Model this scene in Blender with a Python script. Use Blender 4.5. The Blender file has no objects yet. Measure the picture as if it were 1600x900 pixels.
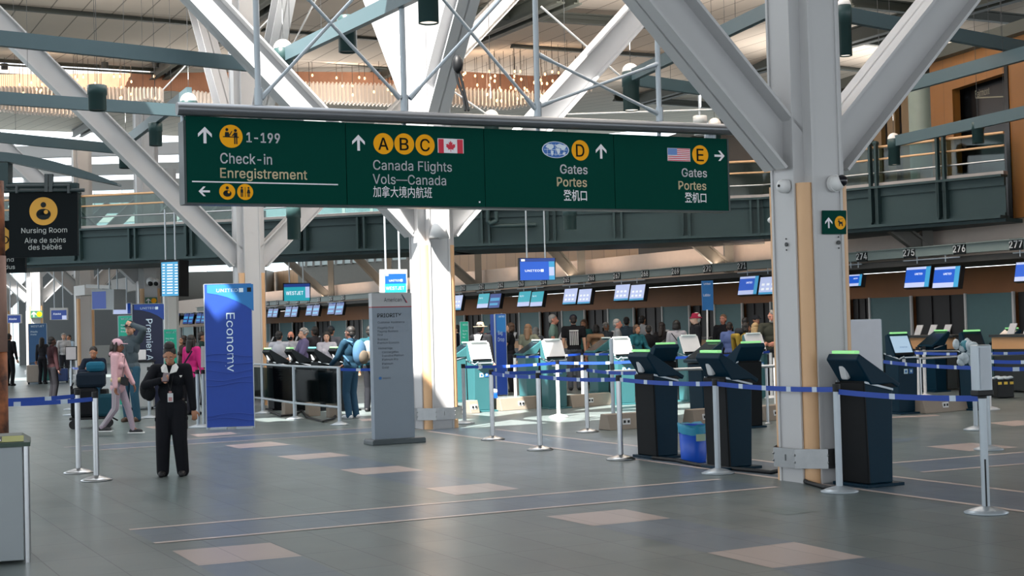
import bpy, math, random
from mathutils import Vector, Matrix
R_ = math.radians
sc = bpy.context.scene
COL = sc.collection
random.seed(7)

# ------------------------------------------------------------------ camera
F = 2250.0                      # focal length in pixels of the 1600 px wide frame
CAM = Vector((0, 0, 1.62))
PITCH = math.atan(59 / F); ROLL = 0.0265
cd = bpy.data.cameras.new('camera'); cam = bpy.data.objects.new('camera', cd); COL.objects.link(cam)
cd.sensor_width = 36; cd.lens = 36 * F / 1600; cd.clip_end = 500; cd.clip_start = .1
cam.location = CAM
CM = (Matrix.Rotation(math.pi / 2 + PITCH, 3, 'X') @ Matrix.Rotation(-ROLL, 3, 'Z'))
cam.rotation_euler = CM.to_euler()
sc.camera = cam
RT, UPV, FW = CM.col[0].copy(), CM.col[1].copy(), -CM.col[2]

def ray(px, py): return FW * F + RT * (px - 800) + UPV * (450 - py)
def P(px, py, Y):
    d = ray(px, py); return CAM + d * (Y / d.y)
def G(px, py, z=0.0):
    d = ray(px, py); return CAM + d * ((z - CAM.z) / d.z)
def AT(px, Y, z=0.0):           # ground spot whose point at height 1.0 shows in column px at depth Y
    p = P(px, 500, Y); q = P(px, 560, Y)
    t = (1.0 - p.z) / (q.z - p.z); r = p + (q - p) * t
    return Vector((r.x, Y, z))
def proj(p):
    d = Vector(p) - CAM; k = F / d.dot(FW)
    return 800 + d.dot(RT) * k, 450 - d.dot(UPV) * k
def ztop(b, py):                # height above spot b that shows at image row py
    lo, hi = -1.0, 40.0
    for _ in range(40):
        m = (lo + hi) / 2
        if proj((b[0], b[1], m))[1] > py: lo = m
        else: hi = m
    return lo
UA = R_(27)                     # the floor grid is turned 27 degrees to the view
U = Vector((math.cos(UA), math.sin(UA), 0)); V = Vector((-math.sin(UA), math.cos(UA), 0)); Z = Vector((0, 0, 1))
HD = Vector((-math.sin(R_(31)), math.cos(R_(31)), 0))     # run of the check-in counters
HN = Vector((-HD.y, HD.x, 0)) * 1.0                         # towards the hall
def RZ(a): return Matrix.Rotation(a, 3, 'Z')

# ------------------------------------------------------------------ light
sc.view_settings.view_transform = 'Standard'; sc.view_settings.look = 'None'
sc.view_settings.gamma = 1; sc.view_settings.use_curve_mapping = False
sc.view_settings.exposure = 0.25
sc.cycles.caustics_reflective = False; sc.cycles.caustics_refractive = False
w = bpy.data.worlds.new('world'); sc.world = w; w.use_nodes = True
bg = w.node_tree.nodes['Background']; bg.inputs[0].default_value = (.86, .93, 1, 1); bg.inputs[1].default_value = 2.2
SUN_AZ, SUN_EL = R_(28), R_(52)  # travelling towards +x +y, downwards
SD = Vector((math.sin(SUN_AZ) * math.cos(SUN_EL), math.cos(SUN_AZ) * math.cos(SUN_EL), -math.sin(SUN_EL)))
sl = bpy.data.lights.new('sun', 'SUN'); so = bpy.data.objects.new('sun', sl); COL.objects.link(so)
sl.energy = 21; sl.angle = R_(.6); sl.color = (1, .95, .88)
so.rotation_euler = SD.to_track_quat('-Z', 'Y').to_euler(); so.location = (-20, -30, 40)

def area(name, loc, sx, sy, e, col, rot=(0, 0, 0)):
    l = bpy.data.lights.new(name, 'AREA'); o = bpy.data.objects.new(name, l); COL.objects.link(o)
    l.shape = 'RECTANGLE'; l.size = sx; l.size_y = sy; l.energy = e; l.color = col
    o.location = loc; o.rotation_euler = rot
    return o
# added fill lamps stand in for skylight in the near hall (above the frame)
area('skylight_fill', (-2, 12, 9.4), 20, 7, 60, (.93, .97, 1), (0, 0, UA))
area('skylight_fill', (-3, 23, 9.7), 22, 8, 560, (.97, .98, 1), (0, 0, UA))
area('skylight_fill', (-13, 31, 9.8), 12, 6, 700, (.97, .98, 1), (0, 0, UA))

area('ceiling_fill', tuple(P(640, 262, 50)), 18, 3, 900, (1, .95, .88), (math.pi, 0, UA))  # added upward fill that brightens the far ceiling, no fitting there
area('ceiling_fill', tuple(P(1490, 150, 47)), 16, 4, 620, (1, .95, .88), (math.pi, 0, UA))  # second added fill, hidden behind the lounge wall, for the right ceiling
area('skylight_fill', (1.5, 19, 9.8), 14, 5, 240, (.97, .98, 1), (0, 0, UA))  # one more added fill lamp in place of skylight

# ------------------------------------------------------------------ materials
def lin(c):
    if isinstance(c, str):
        c = [int(c[i:i + 2], 16) / 255 for i in (0, 2, 4)]
        c = [x / 12.92 if x <= .04045 else ((x + .055) / 1.055) ** 2.4 for x in c]
    return (*c[:3], 1)
MATS = {}
def mat(name, col, rough=.5, metal=0.0, emit=0.0, var=.06, scale=6.0, alpha=1.0, spec=.5, bump=0.0):
    if name in MATS: return MATS[name]
    m = bpy.data.materials.new(name); m.use_nodes = True; nt = m.node_tree; b = nt.nodes['Principled BSDF']
    c = lin(col)
    b.inputs['Roughness'].default_value = rough; b.inputs['Metallic'].default_value = metal
    b.inputs['Specular IOR Level'].default_value = spec
    if emit:
        b.inputs['Emission Color'].default_value = c; b.inputs['Emission Strength'].default_value = emit
        b.inputs['Base Color'].default_value = tuple(x * .5 for x in c[:3]) + (1,)
    elif var:
        tc = nt.nodes.new('ShaderNodeTexCoord'); no = nt.nodes.new('ShaderNodeTexNoise'); rp = nt.nodes.new('ShaderNodeMix')
        rp.data_type = 'RGBA'
        no.inputs['Scale'].default_value = scale; no.inputs['Detail'].default_value = 3
        nt.links.new(tc.outputs['Object'], no.inputs['Vector']); nt.links.new(no.outputs['Fac'], rp.inputs[0])
        rp.inputs[6].default_value = tuple(x * (1 - var) for x in c[:3]) + (1,)
        rp.inputs[7].default_value = tuple(min(1, x * (1 + var)) for x in c[:3]) + (1,)
        nt.links.new(rp.outputs[2], b.inputs['Base Color'])
        if bump:
            bp = nt.nodes.new('ShaderNodeBump'); bp.inputs['Strength'].default_value = bump
            nt.links.new(no.outputs['Fac'], bp.inputs['Height']); nt.links.new(bp.outputs[0], b.inputs['Normal'])
    else: b.inputs['Base Color'].default_value = c
    if alpha < 1: b.inputs['Alpha'].default_value = alpha
    MATS[name] = m
    return m

def glass(name, col, alpha):
    if name in MATS: return MATS[name]
    m = bpy.data.materials.new(name); m.use_nodes = True; nt = m.node_tree; nt.nodes.remove(nt.nodes['Principled BSDF'])
    o = nt.nodes['Material Output']; t = nt.nodes.new('ShaderNodeBsdfTransparent'); g = nt.nodes.new('ShaderNodeBsdfGlossy')
    mx = nt.nodes.new('ShaderNodeMixShader'); t.inputs[0].default_value = lin(col); g.inputs['Roughness'].default_value = .05
    mx.inputs[0].default_value = alpha
    nt.links.new(t.outputs[0], mx.inputs[1]); nt.links.new(g.outputs[0], mx.inputs[2]); nt.links.new(mx.outputs[0], o.inputs[0])
    MATS[name] = m
    return m

def tiles(name, col, var, w, h, mortar, mcol, rough, rot=0.0, off=0.0, spec=.5, gap=.006, streak=None):
    """grid of tiles in object space (turned by rot): w along x', h along y'"""
    m = bpy.data.materials.new(name); m.use_nodes = True; nt = m.node_tree; b = nt.nodes['Principled BSDF']; L = nt.links.new
    tc = nt.nodes.new('ShaderNodeTexCoord'); mp = nt.nodes.new('ShaderNodeMapping'); br = nt.nodes.new('ShaderNodeTexBrick')
    mp.inputs['Rotation'].default_value = (0, 0, rot)
    L(tc.outputs['Object'], mp.inputs['Vector']); L(mp.outputs[0], br.inputs['Vector'])
    br.offset = off; br.inputs['Scale'].default_value = 1; br.inputs['Brick Width'].default_value = w; br.inputs['Row Height'].default_value = h
    br.inputs['Mortar Size'].default_value = gap; br.inputs['Mortar Smooth'].default_value = .3; br.inputs['Bias'].default_value = 0
    c = lin(col)
    br.inputs['Color1'].default_value = tuple(x * (1 - var) for x in c[:3]) + (1,)
    br.inputs['Color2'].default_value = tuple(min(1, x * (1 + var)) for x in c[:3]) + (1,)
    br.inputs['Mortar'].default_value = lin(mcol)
    no = nt.nodes.new('ShaderNodeTexNoise'); no.inputs['Scale'].default_value = 1.3; no.inputs['Detail'].default_value = 6
    L(mp.outputs[0], no.inputs['Vector'])
    mx = nt.nodes.new('ShaderNodeMix'); mx.data_type = 'RGBA'; mx.blend_type = 'MULTIPLY'; mx.inputs[0].default_value = .35
    L(br.outputs[0], mx.inputs[6]); L(no.outputs['Color'], mx.inputs[7])
    cr = nt.nodes.new('ShaderNodeValToRGB'); L(no.outputs['Fac'], cr.inputs[0])
    cr.color_ramp.elements[0].color = (.62, .62, .62, 1); cr.color_ramp.elements[1].color = (1, 1, 1, 1)
    L(cr.outputs[0], mx.inputs[7])
    L(mx.outputs[2], b.inputs['Base Color'])
    rr = nt.nodes.new('ShaderNodeMapRange'); L(no.outputs['Fac'], rr.inputs[0]); rr.inputs[3].default_value = rough * .8; rr.inputs[4].default_value = rough * 1.25
    L(rr.outputs[0], b.inputs['Roughness']); b.inputs['Specular IOR Level'].default_value = spec
    bp = nt.nodes.new('ShaderNodeBump'); bp.inputs['Strength'].default_value = .15; bp.inputs['Distance'].default_value = .01
    bp.invert = True; L(br.outputs['Fac'], bp.inputs['Height']); L(bp.outputs[0], b.inputs['Normal'])
    MATS[name] = m
    return m

# ------------------------------------------------------------------ mesh building
class MB:
    def __init__(s): s.v = []; s.f = []; s.m = []; s.s = []
    def add(s, vs, fs, m=0, sm=False):
        o = len(s.v); s.v += [Vector(x) for x in vs]
        for f in fs: s.f.append([i + o for i in f]); s.m.append(m); s.s.append(sm)
        return s
    def box(s, c, d, R=None, m=0):
        c = Vector(c); h = [x / 2 for x in d]
        vs = [Vector((x * h[0], y * h[1], z * h[2])) for z in (-1, 1) for y in (-1, 1) for x in (-1, 1)]
        if R is not None: vs = [R @ q for q in vs]
        return s.add([c + q for q in vs], [(0, 2, 3, 1), (4, 5, 7, 6), (0, 1, 5, 4), (2, 6, 7, 3), (0, 4, 6, 2), (1, 3, 7, 5)], m)
    def rb(s, a, b, w, h, up=Z, m=0):            # rectangular bar from a to b: w sideways, h along up
        a, b = Vector(a), Vector(b); d = (b - a).normalized(); x = d.cross(Vector(up))
        if x.length < 1e-4: x = d.cross(Vector((0, 1, 0)))
        x.normalize(); y = x.cross(d)
        q = [a + x * i * w / 2 + y * j * h / 2 for i, j in ((-1, -1), (1, -1), (1, 1), (-1, 1))]
        q += [p + (b - a) for p in q]
        return s.add(q, [(0, 1, 2, 3), (7, 6, 5, 4), (0, 4, 5, 1), (1, 5, 6, 2), (2, 6, 7, 3), (3, 7, 4, 0)], m)
    def ib(s, a, b, w, h, t=.03, up=Z, m=0):      # I section: flanges w wide, web h deep along up
        a, b = Vector(a), Vector(b); d = (b - a).normalized(); x = d.cross(Vector(up)); x.normalize(); y = x.cross(d)
        s.rb(a, b, t, h, up, m)
        for k in (-1, 1): s.rb(a + y * k * (h - t) / 2, b + y * k * (h - t) / 2, w, t, up, m)
        return s
    def prism(s, pts, o, ex, ey, d, m=0):        # polygon in the ex/ey plane, pushed out along vector d
        o, ex, ey, d = Vector(o), Vector(ex), Vector(ey), Vector(d); n = len(pts)
        q = [o + ex * p[0] + ey * p[1] for p in pts]; q += [p + d for p in q]
        return s.add(q, [tuple(range(n - 1, -1, -1)), tuple(range(n, 2 * n))] + [(i, (i + 1) % n, (i + 1) % n + n, i + n) for i in range(n)], m)
    def poly(s, pts, m=0): return s.add(pts, [tuple(range(len(pts)))], m)
    def tube(s, a, b, r, r1=None, n=12, m=0, caps=True):
        a, b = Vector(a), Vector(b); r1 = r if r1 is None else r1; d = (b - a).normalized()
        x = d.cross(Z if abs(d.z) < .95 else Vector((0, 1, 0))).normalized(); y = d.cross(x)
        cs = [(math.cos(2 * math.pi * i / n), math.sin(2 * math.pi * i / n)) for i in range(n)]
        q = [a + (x * c + y * t) * r for c, t in cs] + [b + (x * c + y * t) * r1 for c, t in cs]
        s.add(q, [(i, (i + 1) % n, (i + 1) % n + n, i + n) for i in range(n)], m, True)
        if caps: s.add(q, [tuple(range(n - 1, -1, -1)), tuple(range(n, 2 * n))], m)
        return s
    def path(s, pts, r, n=8, m=0):
        for a, b in zip(pts, pts[1:]): s.tube(a, b, r, n=n, m=m); s.ball(b, (r, r, r), m, 8, 6)
        return s
    def lathe(s, prof, o=(0, 0, 0), n=20, m=0):
        o = Vector(o); q = []; k = len(prof)
        for i in range(n):
            a = 2 * math.pi * i / n
            q += [o + Vector((r * math.cos(a), r * math.sin(a), z)) for r, z in prof]
        return s.add(q, [(i * k + j, ((i + 1) % n) * k + j, ((i + 1) % n) * k + j + 1, i * k + j + 1) for i in range(n) for j in range(k - 1)], m, True)
    def ball(s, c, r, m=0, n=14, k=9, R=None):
        c = Vector(c); q = []
        if not hasattr(r, '__len__'): r = (r, r, r)
        for j in range(1, k):
            t = math.pi * j / k
            for i in range(n):
                a = 2 * math.pi * i / n
                p = Vector((r[0] * math.sin(t) * math.cos(a), r[1] * math.sin(t) * math.sin(a), r[2] * math.cos(t)))
                q.append(c + (R @ p if R is not None else p))
        pt, pb = Vector((0, 0, r[2])), Vector((0, 0, -r[2]))
        if R is not None: pt, pb = R @ pt, R @ pb
        q += [c + pt, c + pb]; T = len(q) - 2
        fs = [(j * n + i, (j + 1) * n + i, (j + 1) * n + (i + 1) % n, j * n + (i + 1) % n) for j in range(k - 2) for i in range(n)]
        fs += [(T, i, (i + 1) % n) for i in range(n)] + [(T + 1, (k - 2) * n + (i + 1) % n, (k - 2) * n + i) for i in range(n)]
        return s.add(q, fs, m, True)
    def cap(s, a, b, r0, r1=None, n=12, m=0):    # tapered capsule
        r1 = r0 if r1 is None else r1
        s.tube(a, b, r0, r1, n, m); s.ball(a, r0, m, n, 8); s.ball(b, r1, m, n, 8)
        return s

def mesh(name, mb, mats):
    me = bpy.data.meshes.new(name); me.from_pydata([tuple(v) for v in mb.v], [], mb.f)
    for x in (mats if isinstance(mats, (list, tuple)) else [mats]): me.materials.append(x)
    me.polygons.foreach_set('material_index', mb.m); me.polygons.foreach_set('use_smooth', mb.s)
    me.update()
    return me
def tag(o, label=None, cat=None, group=None, kind=None):
    if label: o['label'] = label
    if cat: o['category'] = cat
    if group: o['group'] = group
    if kind: o['kind'] = kind
    return o
def obj(name, mb, mats, parent=None, world=True, bev=0.0, label=None, cat=None, group=None, kind=None):
    """one mesh object; world=True means the builder's vertices are world coordinates"""
    if parent is not None and world:
        iv = PM[parent.name].inverted(); mb.v = [iv @ v for v in mb.v]
    o = bpy.data.objects.new(name, mesh(name, mb, mats)); COL.objects.link(o)
    if parent is not None: o.parent = parent
    if bev:
        md = o.modifiers.new('bevel', 'BEVEL'); md.width = bev; md.segments = 2; md.limit_method = 'ANGLE'; md.angle_limit = R_(40)
    return tag(o, label, cat, group, kind)
PM = {}
def thing(name, label, cat, loc=(0, 0, 0), rz=0.0, group=None):
    o = bpy.data.objects.new(name, None); COL.objects.link(o); o.location = loc; o.rotation_euler = (0, 0, rz)
    o.empty_display_size = .1
    PM[o.name] = Matrix.Translation(Vector(loc)) @ Matrix.Rotation(rz, 4, 'Z')
    return tag(o, label, cat, group)
KIDS = {}
def dup(root, loc, rz, label, group=None):
    r = root.copy(); COL.objects.link(r); r.location = loc; r.rotation_euler = (0, 0, rz); r['label'] = label
    if group: r['group'] = group
    PM[r.name] = Matrix.Translation(Vector(loc)) @ Matrix.Rotation(rz, 4, 'Z')
    def rec(src, dst):
        for c in [x for x in COL.objects if x.parent == src]:
            d = c.copy(); COL.objects.link(d); d.parent = dst; rec(c, d)
    rec(root, r)
    return r
def obj_cl(name, mb, mats, parent, eps=.01, **kw):
    """one object per cluster of touching pieces"""
    n = len(mb.v); up = list(range(n))
    def fd(i):
        while up[i] != i: up[i] = up[up[i]]; i = up[i]
        return i
    for f in mb.f:
        for j in f[1:]: up[fd(j)] = fd(f[0])
    bb = {}
    for i, v in enumerate(mb.v):
        r = fd(i); b = bb.setdefault(r, [v.copy(), v.copy()])
        for k in range(3): b[0][k] = min(b[0][k], v[k]); b[1][k] = max(b[1][k], v[k])
    ks = list(bb)
    for i, a in enumerate(ks):
        for b in ks[i + 1:]:
            A, B = bb[a], bb[b]
            if all(A[0][k] - eps <= B[1][k] and B[0][k] - eps <= A[1][k] for k in range(3)): up[fd(a)] = fd(b)
    out = {}
    for f, m_, s_ in zip(mb.f, mb.m, mb.s):
        o = out.setdefault(fd(f[0]), MB()); base = len(o.v); o.v += [mb.v[i].copy() for i in f]; o.f.append(list(range(base, base + len(f)))); o.m.append(m_); o.s.append(s_)
    return [obj(name, o, mats, parent, **kw) for o in out.values()]
def struct(name, mb, mats, bev=0.0): return obj(name, mb, mats, None, bev=bev, kind='structure')

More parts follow.
